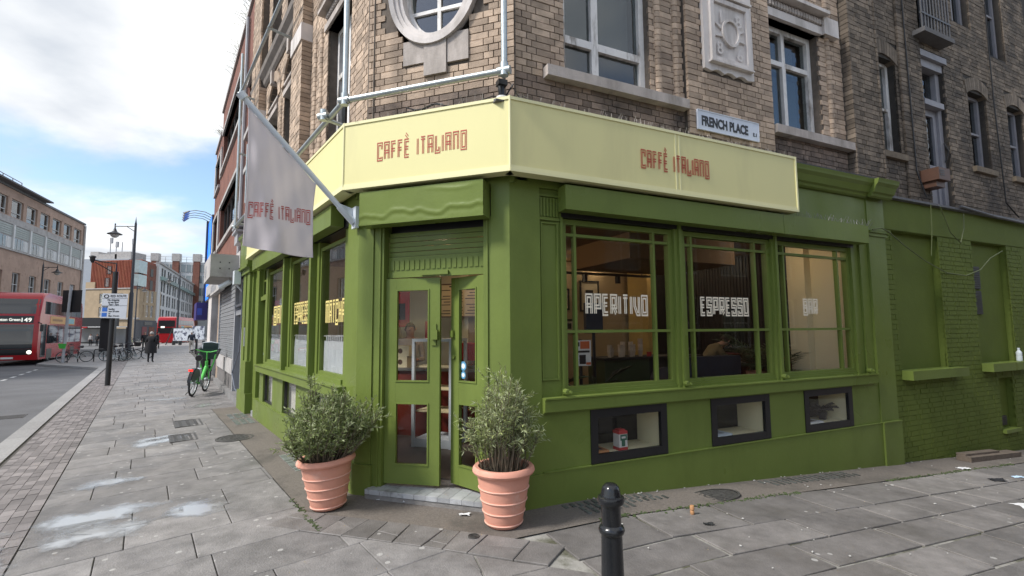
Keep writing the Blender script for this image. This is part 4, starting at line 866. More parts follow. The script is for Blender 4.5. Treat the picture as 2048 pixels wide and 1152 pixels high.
# street name plate
st = thing('street_sign', 'white enamel street name plate reading French Place', 'street sign', FR(2.52, 4.05, -.045)); M_enam = mat('enamel_white', (.60, .64, .72), .35, .06, 4, dirt=(.3, .28, .26), dscale=7, dlo=.6, dhi=.75)
mb = MB(); mb.fb(FR, 2.52, 3.58, 4.055, 4.30, -.045, -.025); obj('plate', mb, M_enam, st)
mb = MB(); [mb.fb(FR, a, b, c, d, -.024, -.018) for a, b, c, d in ((2.52, 3.58, 4.052, 4.062), (2.52, 3.58, 4.293, 4.303), (2.515, 2.525, 4.062, 4.293), (3.575, 3.585, 4.062, 4.293))]; obj('plate_rim', mb, M_enam, st)
M_ink = mat('black_lettering', (.02, .02, .022), .5); put_text('FRENCH PLACE', .165, FR(2.58, 4.115, -.022), (dR.x, dR.y, 0), (0, 0, 1), M_ink, st, bold=.006, sx=.70); put_text('E.1', .065, FR(3.47, 4.115, -.022), (dR.x, dR.y, 0), (0, 0, 1), M_ink, st, bold=.001)
# ---- galvanised tube frame standing off the corner
pf = thing('tube_frame', 'galvanised steel tube frame bolted to the brick corner above the sign', 'pipe frame', (*cross2(FF, .3, FR, .3), 3.95)); pz = 4.04
A_ = Vector(FF(-.055, pz, .28)); B_ = Vector(FF(1.70, pz, .28)); Cc = Vector(FL(6.85, pz-.09, .3)); up = Vector((0, 0, 1))
def tubeobj(pts, r=.030, name='tube'): m_ = MB(); m_.tube(pts, r, 12); return obj(name, m_, M_galv, pf, smooth=True)
tubeobj([A_, B_]); tubeobj([A_, A_+up*5]); tubeobj([B_+Vector((.0, 0, .0)), B_+up*3.0]); tubeobj([B_, Cc]); tubeobj([Cc, Cc+up*3.95]); tubeobj([B_+up*2.95, Vector(FL(6.85, 6.98, .3))])
tubeobj([Vector(FL(5.6, 4.2, .3)), Vector(FL(5.6, 5.4, .3))], .02)
for F, u_, v_ in ((FL, .35, pz-.02), (FL, 6.85, 6.95), (FL, 3.9, 6.97), (FL, 5.3, 3.98), (FL, 6.85, 5.6), (FL, 6.5, 3.96)): tubeobj([F(u_, v_, .31), F(u_, v_-.06, WB+.02)], .024, 'standoff_tube')
for c in (A_, B_, Cc, B_+up*2.95, Vector(FL(6.85, 6.98, .3)), Vector(FL(.35, pz, .3))):
    m_ = MB(); m_.tube([c-Vector((0, 0, .05)), c+Vector((0, 0, .07))], .040, 12); d = (B_-A_).normalized(); m_.tube([c-d*.06, c+d*.06], .040, 12); o = obj('clamp', m_, M_galv, pf, smooth=True)
bk = thing('floodlight', 'small black bracket and cables where the tube frame meets the sign top', 'bracket', FF(.0, 3.84, .12)); m_ = MB(); a = Vector(FF(.02, 3.84, .14)); m_.lathe([(.06, 0), (.055, .02), (.025, .03)], a, 14); obj('base', m_, M_white, bk); m_ = MB(); m_.tube([a+up*.02, a+up*.14+Vector((-.01, 0, 0))], .03, 10); m_.box(a+up*.16, (.09, .08, .05), .4); obj('body', m_, M_black, bk)
m_ = MB(); m_.tube([a+Vector((.03, .02, .03)), a+Vector((.11, .03, .17))], .008, 6); m_.tube([a+up*.17, a+Vector((.08, .05, .19)), a+Vector((.16, .06, .06)), a+Vector((.2, .07, .02))], .004, 6); obj('arm', m_, M_black, bk)
m_ = MB()
for k in range(4):
    pts = [FF(1.6-i*.16, 3.86+.02*math.sin(i*1.3+k)+.015*k+(.05*math.sin(i*.9)**2 if k == 2 else 0), .04+.03*math.sin(i*.7+k*2)) for i in range(11)]; m_.tube(pts, .006, 5)
m_.tube([FF(1.14, 4.0, .0), FF(1.0, 3.93, .05), FF(.9, 3.94, .03), FF(.78, 3.98, .02), FF(.7, 3.95, .04), FF(.64, 3.87, .06)], .008, 6); m_.tube([FF(1.0, 3.93, .05), FF(1.06, 3.86, .06)], .008, 6)
m_.tube([FF(1.12, 3.86, .04), FF(.93, 3.9, .05), FF(.8, 3.88, .04)], .007, 5)
setp(obj('cables', m_, M_black), 'loose black cables lying along the sign top below the oval window', 'cable')
# ---- flag on its raking pole
B0 = Vector((*(C0+nL*.06), 2.80)); hd = Vector((nL.x, nL.y, 0)); pd = (hd*math.cos(R(45))+up*math.sin(R(45))); flag = thing('flag', 'pale lilac-white cafe flag hanging from a raking white pole at the corner', 'flag', tuple(B0))
M_pole = mat('white_powder_coat', (.62, .66, .70), .35, .05, 4); M_cloth = mat('flag_cloth', (.67, .61, .64), .85, .05, 3)
_nt = M_cloth.node_tree; _tr = _nt.nodes.new('ShaderNodeBsdfTranslucent'); _tr.inputs[0].default_value = (.6, .55, .56, 1); _mx = _nt.nodes.new('ShaderNodeMixShader'); _mx.inputs[0].default_value = .3; _o = [n for n in _nt.nodes if n.type == 'OUTPUT_MATERIAL'][0]; _nt.links.new(_nt.nodes['Principled BSDF'].outputs[0], _mx.inputs[1]); _nt.links.new(_tr.outputs[0], _mx.inputs[2]); _nt.links.new(_mx.outputs[0], _o.inputs[0])
m_ = MB(); m_.tube([B0+pd*.05, B0+pd*1.53], .028, 14); obj('pole', m_, M_pole, flag, smooth=True)
m_ = MB(); m_.tube([B0+pd*1.50, B0+pd*1.56], .042, 14); obj('pole_cap', m_, M_pole, flag, smooth=True)
m_ = MB(); m_.tube([B0+pd*.0, B0+pd*.22], .036, 14); side = Vector((dL.x, dL.y, 0)); m_.box8([B0+q for q in (Vector((0, 0, -.06))-side*.06, Vector((0, 0, -.06))+side*.06, Vector((0, 0, .17))+side*.06, Vector((0, 0, .17))-side*.06)]+[B0-hd*.035+q for q in (Vector((0, 0, -.06))-side*.06, Vector((0, 0, -.06))+side*.06, Vector((0, 0, .17))+side*.06, Vector((0, 0, .17))-side*.06)])
k = [B0+pd*.02, B0+pd*.30, B0+up*.16, B0-up*.05]; m_.add([p+side*.03 for p in k]+[p+side*.034 for p in k], [(0, 1, 2, 3), (7, 6, 5, 4), (0, 4, 5, 1), (1, 5, 6, 2), (2, 6, 7, 3), (3, 7, 4, 0)]); obj('bracket', m_, M_pole, flag)
ta, tb = .56, 1.45; NT, NS = 36, 34
zb = (B0+pd*ta).z-.80
def flag_pt(i, j):
    t = i/NT; s = j/NS; p = B0+pd*(ta+(tb-ta)*t)-up*.045; x = hd.dot(p-B0); zlow = zb+.06*t-.02*math.sin(PI*t)
    z = p.z+(zlow-p.z)*s
    amp = .012+.05*s; wv = amp*math.sin(t*5.5+s*1.6)+.022*math.sin(t*11+s*4+1)*s+.012*math.sin(s*9-t*6)+.008*math.sin(t*17-s*12)+.02*math.sin(s*5)*(1-t)+.004*math.sin(t*31+s*9)
    return Vector((p.x, p.y, z))+side*(wv*.6)+hd*(.03*math.sin(s*3)*(.5-t))
m_ = MB()
for i in range(NT+1):
    for j in range(NS+1): m_.v.append(tuple(flag_pt(i, j)))
for i in range(NT):
    for j in range(NS): q = i*(NS+1)+j; m_.f.append((q, q+1, q+NS+2, q+NS+1))
me_o = obj('cloth', m_, M_cloth, flag, smooth=True)
m_ = MB(); m_.tube([flag_pt(i, NS) for i in range(NT+1)], .004, 4); m_.tube([flag_pt(NT, j) for j in range(NS+1)], .004, 4); m_.tube([flag_pt(0, j) for j in range(NS+1)], .004, 4); obj('hem', m_, M_cloth, flag)
m_ = MB(); hgt = .125; sgn = -1 if (Vector((0, 0, CAMH))-B0).dot(side) < 0 else 1
def on_flag(x, y, e):                            # x 0..1 from outer edge to inner edge, y height above lettering base
    t = 1-x; s_i = t*NT; z = zb+.34+y
    p0 = flag_pt(t*NT, 0); p1 = flag_pt(t*NT, NS); s = (p0.z-z)/(p0.z-p1.z); return flag_pt(t*NT, s*NS)+side*sgn*(.004+e)
for i, q in enumerate(inline_text('CAFFÈ ITALIANO', .93, hgt, lines=((-.08, .075), (.08, .075)))): m_.quad(*[on_flag(.03+x, y, (i % 4)*.0002) for x, y in q])
obj('lettering', m_, mat('red_flag_print', (.42, .05, .045), .8), flag)
m_ = MB(); [m_.tube([B0+pd*(ta+(tb-ta)*k_)-up*.05, B0+pd*(ta+(tb-ta)*k_+.02)-up*.02], .006, 5) for k_ in (0, .5, 1)]; obj('tie', m_, M_pole, flag)
# ================================================================ PLANTERS
M_terra = mat('terracotta', (.64, .30, .215), .78, .09, 5, .08, 60, dirt=(.66, .42, .34), dscale=4, dlo=.55, dhi=.75)
M_rib = mat('terracotta_rib', (.68, .38, .29), .8, .08, 8); M_soil = mat('soil', (.03, .02, .014), .95, .4, 20, .5, 40)
def planter(label, x, y, lean, h=.47, r1=.265, r0=.15):
    z = gz(x, y); t = thing('terracotta_pot', label, 'plant pot', (x, y, z+.004)); t.rotation_euler = lean
    rr = lambda q: r0+(r1-.025-r0)*(q/h)**.85
    prof = [(r0-.01, 0), (r0, .012)]+[(rr(h*i/10), h*i/10) for i in range(1, 9)]+[(rr(h*.86), h*.865), (r1-.006, h*.885), (r1+.004, h*.92), (r1, h*.965), (r1-.015, h), (r1-.045, h*.995), (r1-.055, h*.93), (r1-.06, h*.86)]
    m_ = MB(); m_.lathe(prof, n=48); o = obj('body', m_, M_terra, t, world=False, smooth=True)
    for q in (.06, .25, .44, .64):
        m_ = MB(); m_.torus((0, 0, q*h), rr(q*h)+.001, .008, (0, 0, 1), 48, 6); obj('rib', m_, M_rib, t, world=False, smooth=True)
    m_ = MB(); m_.lathe([(.0, h*.9), (r1-.058, h*.88)], n=24); obj('soil', m_, M_soil, t, world=False)
    return t
p1 = planter('terracotta pot standing left of the cafe doors, leaning slightly', -1.76, 4.73, (R(1.5), R(-4), 0))
p2 = planter('terracotta pot standing right of the cafe doors', -.085, 4.26, (0, 0, 0), .49)
def shrub(label, base, n, H, spread, leaf, seed, cols, thin, bend):
    g = np.random.default_rng(seed); t = thing('potted_shrub', label, 'shrub', base); stems = MB(); V = []; Fc = []
    for s in range(n):
        az = g.uniform(0, 2*PI); k = math.sqrt(g.uniform(0, 1)); r0_ = .17*k; h_ = H*(1-.32*k*k)*g.uniform(.6, 1.0)*(1+.14*math.sin(2*az+seed)+.1*math.sin(3*az))*(1.18 if g.random() < .12 else 1); out = spread*k*g.uniform(.55, 1.2)
        P = []
        for i in range(7):
            q = i/6; rr = r0_+(out-r0_)*(q**.75)*(1-.18*q*thin); P.append(Vector((rr*math.cos(az+.35*q*bend)+g.normal(0, .008), rr*math.sin(az+.35*q*bend)+g.normal(0, .008), h_*q)))
        stems.tube(P, [.0045*(1-.7*i/6)+.0008 for i in range(7)], 4, False)
        nb = int(g.integers(2, 5)); tw = [P]
        for b in range(nb):
            i0 = int(g.integers(2 if thin < .8 else 3, 6)); d = Vector((g.normal(0, 1), g.normal(0, 1), abs(g.normal(.9, .5)))).normalized(); Ln = g.uniform(.08, .2); Q = [P[i0], P[i0]+d*Ln*.5+Vector((0, 0, .01)), P[i0]+d*Ln]; stems.tube(Q, [.002, .0016, .0008], 3, False); tw.append(Q)
        for Q in tw:
            m = int((len(Q)-1)*(7 if Q is P else 9))
            for j in range(m):
                q = (j+g.uniform(0, 1))/m
                if Q is P and q < (.26 if thin < .8 else .36): continue
                f = q*(len(Q)-1); i0 = min(int(f), len(Q)-2); c = Q[i0].lerp(Q[i0+1], f-i0); ax = (Q[i0+1]-Q[i0]).normalized()
                side_ = Vector(g.normal(0, 1, 3)); side_ = (side_-ax*side_.dot(ax)).normalized(); d = (ax*g.uniform(.35, 1.1)+side_*g.uniform(.4, 1.0)).normalized(); wv = d.cross(Vector(g.normal(0, 1, 3))).normalized()
                L_ = leaf[0]*g.uniform(.6, 1.25); W2 = leaf[1]*g.uniform(.7, 1.2)/2; nrm = d.cross(wv); k0 = len(V)
                V += [tuple(c), tuple(c+d*L_*.45+wv*W2+nrm*.003), tuple(c+d*L_+nrm*L_*g.uniform(-.2, .2)), tuple(c+d*L_*.45-wv*W2+nrm*.003)]; Fc.append((k0, k0+1, k0+2, k0+3))
    obj('stems', stems, mat('shrub_bark', (.13, .105, .07), .9, .25, 20), t, world=False, kind='stuff')
    me = bpy.data.meshes.new('foliage'); me.from_pydata(V, [], Fc); me.update(); o = obj('foliage', me, cols, t, world=False, kind='stuff'); return t
def leafmat(name, c, back):
    m = mat(name, c, .5, .25, 9, island=.45, spec=.4); nt = m.node_tree; N = nt.nodes; L = nt.links; b = N['Principled BSDF']; src = b.inputs['Base Color'].links[0].from_socket
    geo = N.new('ShaderNodeNewGeometry'); mx = N.new('ShaderNodeMix'); mx.data_type = 'RGBA'; L.new(geo.outputs['Backfacing'], mx.inputs[0]); L.new(src, mx.inputs[6]); mx.inputs[7].default_value = (*back, 1); L.new(mx.outputs[2], b.inputs['Base Color'])
    o = [n for n in N if n.type == 'OUTPUT_MATERIAL'][0]; tr = N.new('ShaderNodeBsdfTranslucent'); L.new(mx.outputs[2], tr.inputs[0]); ms = N.new('ShaderNodeMixShader'); ms.inputs[0].default_value = .22; L.new(b.outputs[0], ms.inputs[1]); L.new(tr.outputs[0], ms.inputs[2]); L.new(ms.outputs[0], o.inputs[0]); return m
M_leafA = leafmat('dark_olive_leaf', (.20, .25, .085), (.30, .34, .18)); M_leafB = leafmat('grey_green_leaf', (.27, .31, .115), (.36, .40, .22))
shrub('bushy dark green shrub growing in the pot left of the doors', (-1.79, 4.73, gz(-1.79, 4.73)+.42), 135, .72, .48, (.050, .014), 3, M_leafA, .5, 1)
shrub('wispy grey-green shrub growing in the pot right of the doors', (-.085, 4.26, .43), 120, .86, .345, (.052, .009), 5, M_leafB, 1.0, .6)
# ================================================================ BOLLARD
def bollard(label, x, y, h=.92):
    t = thing('bollard', label, 'bollard', (x, y, gz(x, y)-.01)); M_b = mat('glossy_black_paint', (.012, .013, .015), .22, .2, 8, .12, 25, dirt=(.16, .16, .16), dscale=16, dlo=.68, dhi=.73, streak=6)
    prof = [(.08, 0), (.08, .10), (.072, .12), (.06, .14), (.049, h-.24), (.049, h-.225)]
    m_ = MB(); m_.lathe(prof, n=32); obj('shaft', m_, M_b, t, world=False, smooth=True)
    m_ = MB(); m_.lathe([(.048, h-.235), (.058, h-.225), (.062, h-.212), (.058, h-.20), (.051, h-.192), (.046, h-.188), (.045, h-.10), (.047, h-.095), (.060, h-.09), (.064, h-.075), (.061, h-.062), (.049, h-.055)], n=32); obj('collar', m_, M_b, t, world=False, smooth=True)
    m_ = MB(); m_.lathe([(.049, h-.055), (.046, h-.045), (.043, h-.03), (.038, h-.015), (.027, h-.004), (.0, h)], n=32); obj('cap', m_, M_b, t, world=False, smooth=True); return t
bollard('glossy black cast iron bollard standing in the foreground', .462, 2.36, .93)
# ================================================================ LITTER
def crumple(label, x, y, s, col, nm='paper_scrap', cat='litter', flat=.4):
    m_ = MB(); n = 7; base = gz(x, y)
    for i in range(n):
        for j in range(n): m_.v.append((x+s*(i/(n-1)-.5)*rnd.uniform(.75, 1.1), y+s*.55*(j/(n-1)-.5)*rnd.uniform(.7, 1.1), base+.005+s*flat*rnd.random()*.5))
    for i in range(n-1):
        for j in range(n-1): q = i*n+j; m_.f.append((q, q+1, q+n+1, q+n))
    setp(obj(nm, m_, mat('litter_%d' % int(sum(col)*1000), col, .8), loc=(x, y, base)), label, cat)
wp = (.62, .62, .62)
crumple('crumpled white tissue on the ground below the door step', -1.02, 4.80, .09, wp); crumple('torn white paper scrap on the ground between the two pots', -.44, 4.46, .10, wp, flat=.25); crumple('tiny white scrap by the left pilaster foot', -1.33, 4.86, .03, wp)
crumple('small white scrap lying in the gutter stain below the green wall', *FR(6.75, 0, .46)[:2], .17, wp, flat=.15); crumple('black rag lying on the lane flags', *FR(6.4, 0, .95)[:2], .22, (.012, .012, .014), 'rag', flat=.15); crumple('pale blue scrap at the edge of the lane', *FR(6.95, 0, .95)[:2], .16, (.45, .6, .75), flat=.15); crumple('white paper strip lying on the far lane flags', *FR(5.3, 0, 1.62)[:2], .3, wp, flat=.06); crumple('small dark glove on the lane flags', *FR(1.44, 0, .93)[:2], .09, (.014, .015, .015), 'glove', flat=.3)
x, y, _ = FR(1.50, 0, .68); t = thing('wine_cork', 'small orange-tan cork standing in the mossy joint', 'cork', (x, y, gz(x, y))); m_ = MB(); m_.lathe([(.016, 0), (.02, .012), (.018, .03), (.014, .036), (.02, .042), (.021, .07), (.016, .078)], n=12); obj('body', m_, mat('cork', (.42, .22, .10), .8, .2, 30), t, world=False, smooth=True)
for i in range(46):
    s, n_ = rnd.uniform(.8, 8), rnd.uniform(.1, 2.4); x, y, _ = FR(s, 0, n_); r_ = rnd.uniform(.008, .02)
mb = MB()
for i in range(90):
    s, n_ = rnd.uniform(.6, 8.5), rnd.uniform(.02, 2.6)
    if i % 3 == 0: n_ = rnd.uniform(.015, .06)
    x, y, _ = FR(s, 0, n_); r_ = rnd.uniform(.006, .018); mb.box((x, y, gz(x, y)+.008), (r_, r_*rnd.uniform(.5, 1.2), .005), rnd.uniform(0, 3))
setp(obj('grit', mb, mat('pale_grit', (.5, .49, .46), .9, .2, 9)), 'scattered pale crumbs of litter on the lane paving', 'litter', kind='stuff')
t = thing('timber_plank', 'short weathered timber plank lying at the foot of the green wall', 'plank', FR(8.1, gz(*FR(8.1, 0, .25)[:2]), .22)); m_ = MB(); a, b = 7.42, 9.0
za, zb_ = gz(*FR(a, 0, .2)[:2])+.003, gz(*FR(b, 0, .2)[:2])+.003
for (u0, u1, w0, w1, z0, z1) in ((a, b, .1, .28, 0, .07), (a+.05, b-.5, .08, .2, .071, .10)):
    m_ = MB(); f = lambda u, w, z: (FR(u, 0, w)[0], FR(u, 0, w)[1], za+(zb_-za)*(u-a)/(b-a)+z)
    m_.box8([f(u0, w0, z0), f(u1, w0, z0), f(u1, w1, z0), f(u0, w1, z0), f(u0, w0, z1), f(u1, w0, z1), f(u1, w1, z1), f(u0, w1, z1)]); obj('board', m_, mat('old_timber', (.135, .105, .08), .85, .3, 12, .2, 60), t)
# ================================================================ THE DARK BRICK HOUSE ON THE LANE
dk = thing('dark_brick_building', 'soot-dark brick building with arched windows above a green painted brick wall', 'building', FR(6.2, 0, -.03))
dpart = lambda n, mb, m, **k: obj(n, mb, m, dk, **k)
GW = -.02; bl = ((6.40, 7.70, 1.0, 3.12), (8.78, 10.02, 1.02, 3.12), (11.3, 12.5, 1.0, 3.12)); lowd = (9.28, 9.80, -.16, .75)
mb = wall_cells(FR, 6.16, 14, -1.2, 3.60, [*bl, lowd], -.45, GW-.008); dpart('painted_wall', mb, M_greenb)
for a, b, c, d in (*bl, lowd):
    mb = MB(); mb.fb(FR, a-.02, b+.02, c-.02, d+.02, -.2, -.12); dpart('blind_recess', mb, M_greenb)
for a, b, c, d in bl:
    mb = MB(); mb.fb(FR, a-.02, b+.26, c-.13, c+.005, -.1, .13); dpart('stone_sill', mb, M_green)
mb = MB(); mb.fb(FR, 6.18, 14, 3.13, 3.60, -.1, GW+.004); dpart('painted_band', mb, M_greenb)
bricks('green', FR, 6.18, 10.6, -.56, 3.13, GW, [*bl, lowd], M_greenb)
emit_bricks('green', dk, Vector((0, 0, CAMH)))
mb = MB(); mb.fb(FR, 8.80, 9.16, 2.30, 2.70, -.12, -.095); mb.fb(FR, 8.80, 9.16, 1.86, 2.27, -.12, -.095)
for i in range(10):
    for v_ in (2.30, 1.86): mb.fb(FR, 8.81, 9.15, v_+.01+i*.039, v_+.025+i*.039, -.095, -.085)
dpart('louvre_vent', mb, mat('dark_vent', (.03, .034, .033), .5))
mb = MB(); mb.fb(FR, 9.34, 9.66, -.08, .08, -.12, -.10); [mb.fb(FR, 9.36, 9.64, -.06+i*.03, -.045+i*.03, -.10, -.09) for i in range(4)]; dpart('air_brick', mb, mat('air_brick_iron', (.05, .045, .042), .6))
mb = MB(); mb.fb(FR, 9.27, 9.82, -.18, -.12, -.12, .03); dpart('stone_sill', mb, M_green)
mb = run_profile(FR, 6.18, 14, [(3.60, GW+.004), (3.605, .05), (3.64, .05), (3.72, -.16), (3.60, -.16)]); dpart('lead_flashing', mb, M_lead)
DWp = -.15; W1_, W2_, W3_, W4_ = (6.46, 7.14, 4.44, 6.05), (7.90, 8.68, 3.66, 6.45), (9.48, 10.18, 4.58, 6.05), (11.0, 11.7, 4.58, 6.05)
UP = [(7.7, 8.55, 6.85, 8.8), (9.15, 9.85, 7.35, 9.0), (10.5, 11.2, 7.0, 9.0), (6.46, 7.14, 7.4, 9.2)]
mb = wall_cells(FR, 5.66, 14, 3.60, 11, [W1_, W2_, W3_, W4_, *UP], -.5, DWp-.010); dpart('wall', mb, M_mortd)
mb = MB(); mb.prism([FR(5.7, 0, -.75)[:2], FR(14, 0, -.75)[:2], FR(14, 0, -6)[:2], FR(5.7, 0, -6)[:2]], -1, 11.2); dpart('dark_core', mb, M_core)
HO = [W1_, W2_, W3_, W4_, *UP]
def exA(p, q, v, w_): return any(abs((p+q)/2-(W[0]+W[1])/2) < (W[1]-W[0])/2+.04 and W[3]-.02 < v < W[3]+.27 for W in (W1_, W3_, W4_))
bricks('dark', FR, 6.40, 12.2, 3.66, 8.6, DWp, HO, M_dark, exA)
mb = MB(); mb.fb(FR, 5.66, 6.38, 3.80, 10.9, DWp-.05, -.03); dpart('pier', mb, M_mortd); bricks('dark', FR, 5.66, 6.39, 3.86, 8.0, -.018, [], M_dark); bricks('dark', Frame(Vector(FR(6.39, 0, DWp)[:2]), nR, dR), 0, .14, 3.86, 8, .005, [], M_dark); bricks('dark', Frame(Vector(FR(5.655, 0, DWp)[:2]), nR, -dR), 0, .14, 3.86, 8, .0, [], M_dark)
mb = MB(); mb.fb(FR, 7.22, 7.85, 3.7, 10.9, DWp-.05, DWp+.03); dpart('pier', mb, M_mortd); bricks('dark', FR, 7.21, 7.86, 3.7, 8.4, DWp+.042, [], M_dark)
emit_bricks('dark', dk, Vector((0, 0, CAMH)))
for k, W in enumerate((W1_, W3_, W4_)):
    c = (W[0]+W[1])/2; mb = MB(); n = 11
    for i in range(n):
        a0 = (i/n-.5)*(W[1]-W[0]+.1); a1 = ((i+1)/n-.5)*(W[1]-W[0]+.1)-.008; r_ = lambda a: .10*(1-(a/((W[1]-W[0])/2))**2)
        mb.fprism(FR, [(c+a0, W[3]-.04+r_(a0)), (c+a1, W[3]-.04+r_(a1)), (c+a1*1.12, W[3]+.2+r_(a1)), (c+a0*1.12, W[3]+.2+r_(a0))], DWp-.3, DWp+.012)
    dpart('brick_arch', mb, M_dark)
    window(FR, W[0], W[1], W[2], W[3]+.02, DWp-.12, dk, M_lilac if k else M_white, M_glassU, (c,) if k == 0 else (), ((W[2]+W[3])/2,), .075, .04, .09, name='sash_window')
    mb = MB(); mb.fb(FR, W[0]-.06, W[1]+.06, W[2]-.1, W[2], DWp-.1, DWp+.06); dpart('stone_sill', mb, mat('worn_sill', (.17, .135, .095), .9, .3, 8, .3, 40))
    mb = MB(); mb.fb(FR, W[0]+.1, W[0]+.3, W[2]+.1, W[3]-.05, DWp-.5, DWp-.48); dpart('curtain', mb, mat('mauve_curtain', (.17, .10, .10), .9, .2, 4))
for W in UP: window(FR, *W, DWp-.12, dk, M_lilac, M_glassU, ((W[0]+W[1])/2,), ((W[2]+W[3])/2,), .07, .04, .08, name='sash_window')
# tall loading door with transom light and head
mb = MB(); mb.fb(FR, 7.90, 8.02, 3.66, 6.2, DWp-.2, DWp-.08); mb.fb(FR, 8.56, 8.68, 3.66, 6.2, DWp-.2, DWp-.08); mb.fb(FR, 7.88, 8.70, 6.2, 6.34, DWp-.2, DWp-.02); mb.fb(FR, 7.86, 8.72, 6.34, 6.45, DWp-.2, DWp+.04); mb.fb(FR, 7.98, 8.6, 5.50, 5.60, DWp-.2, DWp-.0); dc = dpart('loading_door', mb, M_lilac)
mb = MB()
for a, b, c, d in ((8.02, 8.12, 3.7, 5.5), (8.46, 8.56, 3.7, 5.5), (8.12, 8.46, 3.7, 3.78), (8.12, 8.46, 4.35, 4.48), (8.12, 8.46, 5.38, 5.5)): mb.fb(FR, a, b, c, d, DWp-.17, DWp-.12)
mb.fb(FR, 8.12, 8.46, 3.78, 4.35, DWp-.165, DWp-.145); obj('door_leaf', mb, M_lilac, dc)
for c, d in ((4.48, 5.38), (5.6, 6.2)): mb = MB(); mb.fb(FR, 8.02, 8.56, c, d, DWp-.16, DWp-.156); obj('pane', mb, M_glassU, dc)
mb = MB(); mb.tube([FR(8.6, 4.9, DWp-.05), FR(8.62, 4.75, DWp+.0), FR(8.6, 4.55, DWp-.05)], .012, 6); obj('handle', mb, M_black, dc)
# balcony railing above it
mb = MB(); mb.fb(FR, 7.66, 8.62, 6.62, 6.70, DWp-.05, DWp+.22); bal = dpart('balcony', mb, mat('grey_slab', (.12, .115, .115), .8, .2, 5))
for i in range(10): mb = MB(); u_ = 7.68+i*.098; mb.tube([FR(u_, 6.70, DWp+.18), FR(u_, 7.75, DWp+.18)], .014, 6); obj('railing_bar', mb, mat('grey_iron', (.11, .11, .115), .55), bal)
mb = MB(); mb.fb(FR, 7.66, 8.60, 6.95, 6.98, DWp+.165, DWp+.195); mb.fb(FR, 7.66, 8.60, 7.74, 7.78, DWp+.16, DWp+.2); obj('railing_rail', mb, MATS['grey_iron'], bal)
# things fixed to the wall
vb = thing('timber_vent_box', 'small brown timber vent box on the dark brick wall', 'vent box', FR(7.6, 4.0, DWp+.05)); mb = MB(); mb.fb(FR, 7.52, 7.86, 4.02, 4.22, DWp+.045, DWp+.30); mb.fb(FR, 7.56, 7.82, 3.92, 4.02, DWp+.045, DWp+.24); obj('body', mb, mat('brown_timber', (.085, .038, .022), .5, .2, 8), vb); mb = MB(); [mb.fb(FR, 7.55, 7.68, 4.09+i*.035, 4.105+i*.035, DWp+.30, DWp+.305) for i in range(3)]; obj('slots', mb, M_black, vb)
m_ = MB(); m_.tube([FR(7.36, 8, DWp+.06), FR(7.38, 6, DWp+.06), FR(7.4, 4.2, DWp+.06), FR(7.5, 3.75, DWp+.12)], .012, 6); setp(obj('cable', m_, M_black), 'thin black cable running down beside the vent box', 'cable')
m_ = MB(); m_.tube([FR(10.42, 8, DWp+.03), FR(10.4, 6, DWp+.03), FR(10.5, 4.0, DWp+.03), FR(10.9, 3.75, DWp+.05)], .012, 6); setp(obj('cable', m_, M_black), 'thin black cable running down right of the far arched window', 'cable')
m_ = MB(); m_.tube([FR(5.75, 3.06, .07), FR(5.95, 3.1, .08), FR(6.15, 3.07, .06), FR(6.6, 2.9, .03), FR(7.2, 2.68, .02), FR(7.8, 2.52, .02), FR(8.4, 2.50, .02), FR(8.9, 2.62, .02), FR(9.3, 2.85, .02), FR(9.75, 3.0, .02)], .009, 6); m_.tube([FR(7.42, 3.6, .05), FR(7.44, 3.2, .03), FR(7.38, 2.78, .02)], .006, 5); m_.tube([FR(7.7, 3.6, .05), FR(8.0, 3.2, .03), FR(8.3, 3.05, .03), FR(8.4, 3.3, .05), FR(8.4, 3.55, .06)], .008, 5); setp(obj('cable', m_, mat('painted_cable', (.11, .13, .05), .6)), 'painted cable sagging across the green brick wall', 'cable')
m_ = MB(); m_.tube([FR(8.3, 3.66, .07), FR(9.5, 3.60, .06), FR(11.5, 3.56, .06)], .022, 8); setp(obj('pipe', m_, M_lead), 'thin dark pipe along the top of the green wall', 'pipe')
bt = thing('plastic_bottle', 'clear plastic bottle standing on the right-hand green sill', 'bottle', FR(9.98, 1.03, .03)); m_ = MB(); m_.lathe([(.04, 0), (.042, .01), (.042, .08), (.039, .09), (.042, .1), (.042, .15), (.018, .19), (.018, .21)], n=16); obj('body', m_, mat('clear_plastic', (.55, .6, .62), .15, .1, 20), bt, world=False); m_ = MB(); m_.lathe([(.019, .21), (.019, .23)], n=12); obj('cap', m_, M_pole, bt, world=False)
# the building across the lane (seen in the window reflections; it keeps the sky off the lane)
op = thing('red_brick_warehouse', 'red brick warehouse across the lane, seen only reflected in the shop windows', 'building', FR(4, -.6, 8.6)); M_rb = mat('red_brick_wall', (.15, .065, .045), .9, .25, 4, .2, 40)
opw = [(2.2+i*2.6, 3.8+i*2.6, v, v+1.9) for i in range(6) for v in (.9, 3.6)]
FO = Frame(Vector(FR(0, 0, 8.6)[:2]), dR, -nR)
obj('wall', wall_cells(FO, 1.0, 48, -3.5, 5.8, opw, -.4, 0), M_rb, op); mb = MB(); mb.prism([FO(1.2, 0, -.6)[:2], FO(47.8, 0, -.6)[:2], FO(47.8, 0, -6)[:2], FO(1.2, 0, -6)[:2]], -3, 5.9); obj('dark_core', mb, M_core, op)
for W in opw: window(FO, *W, -.15, op, M_white, M_glassU, ((W[0]+W[1])/2,), ((W[2]+W[3])/2,), .08, .05, .08)
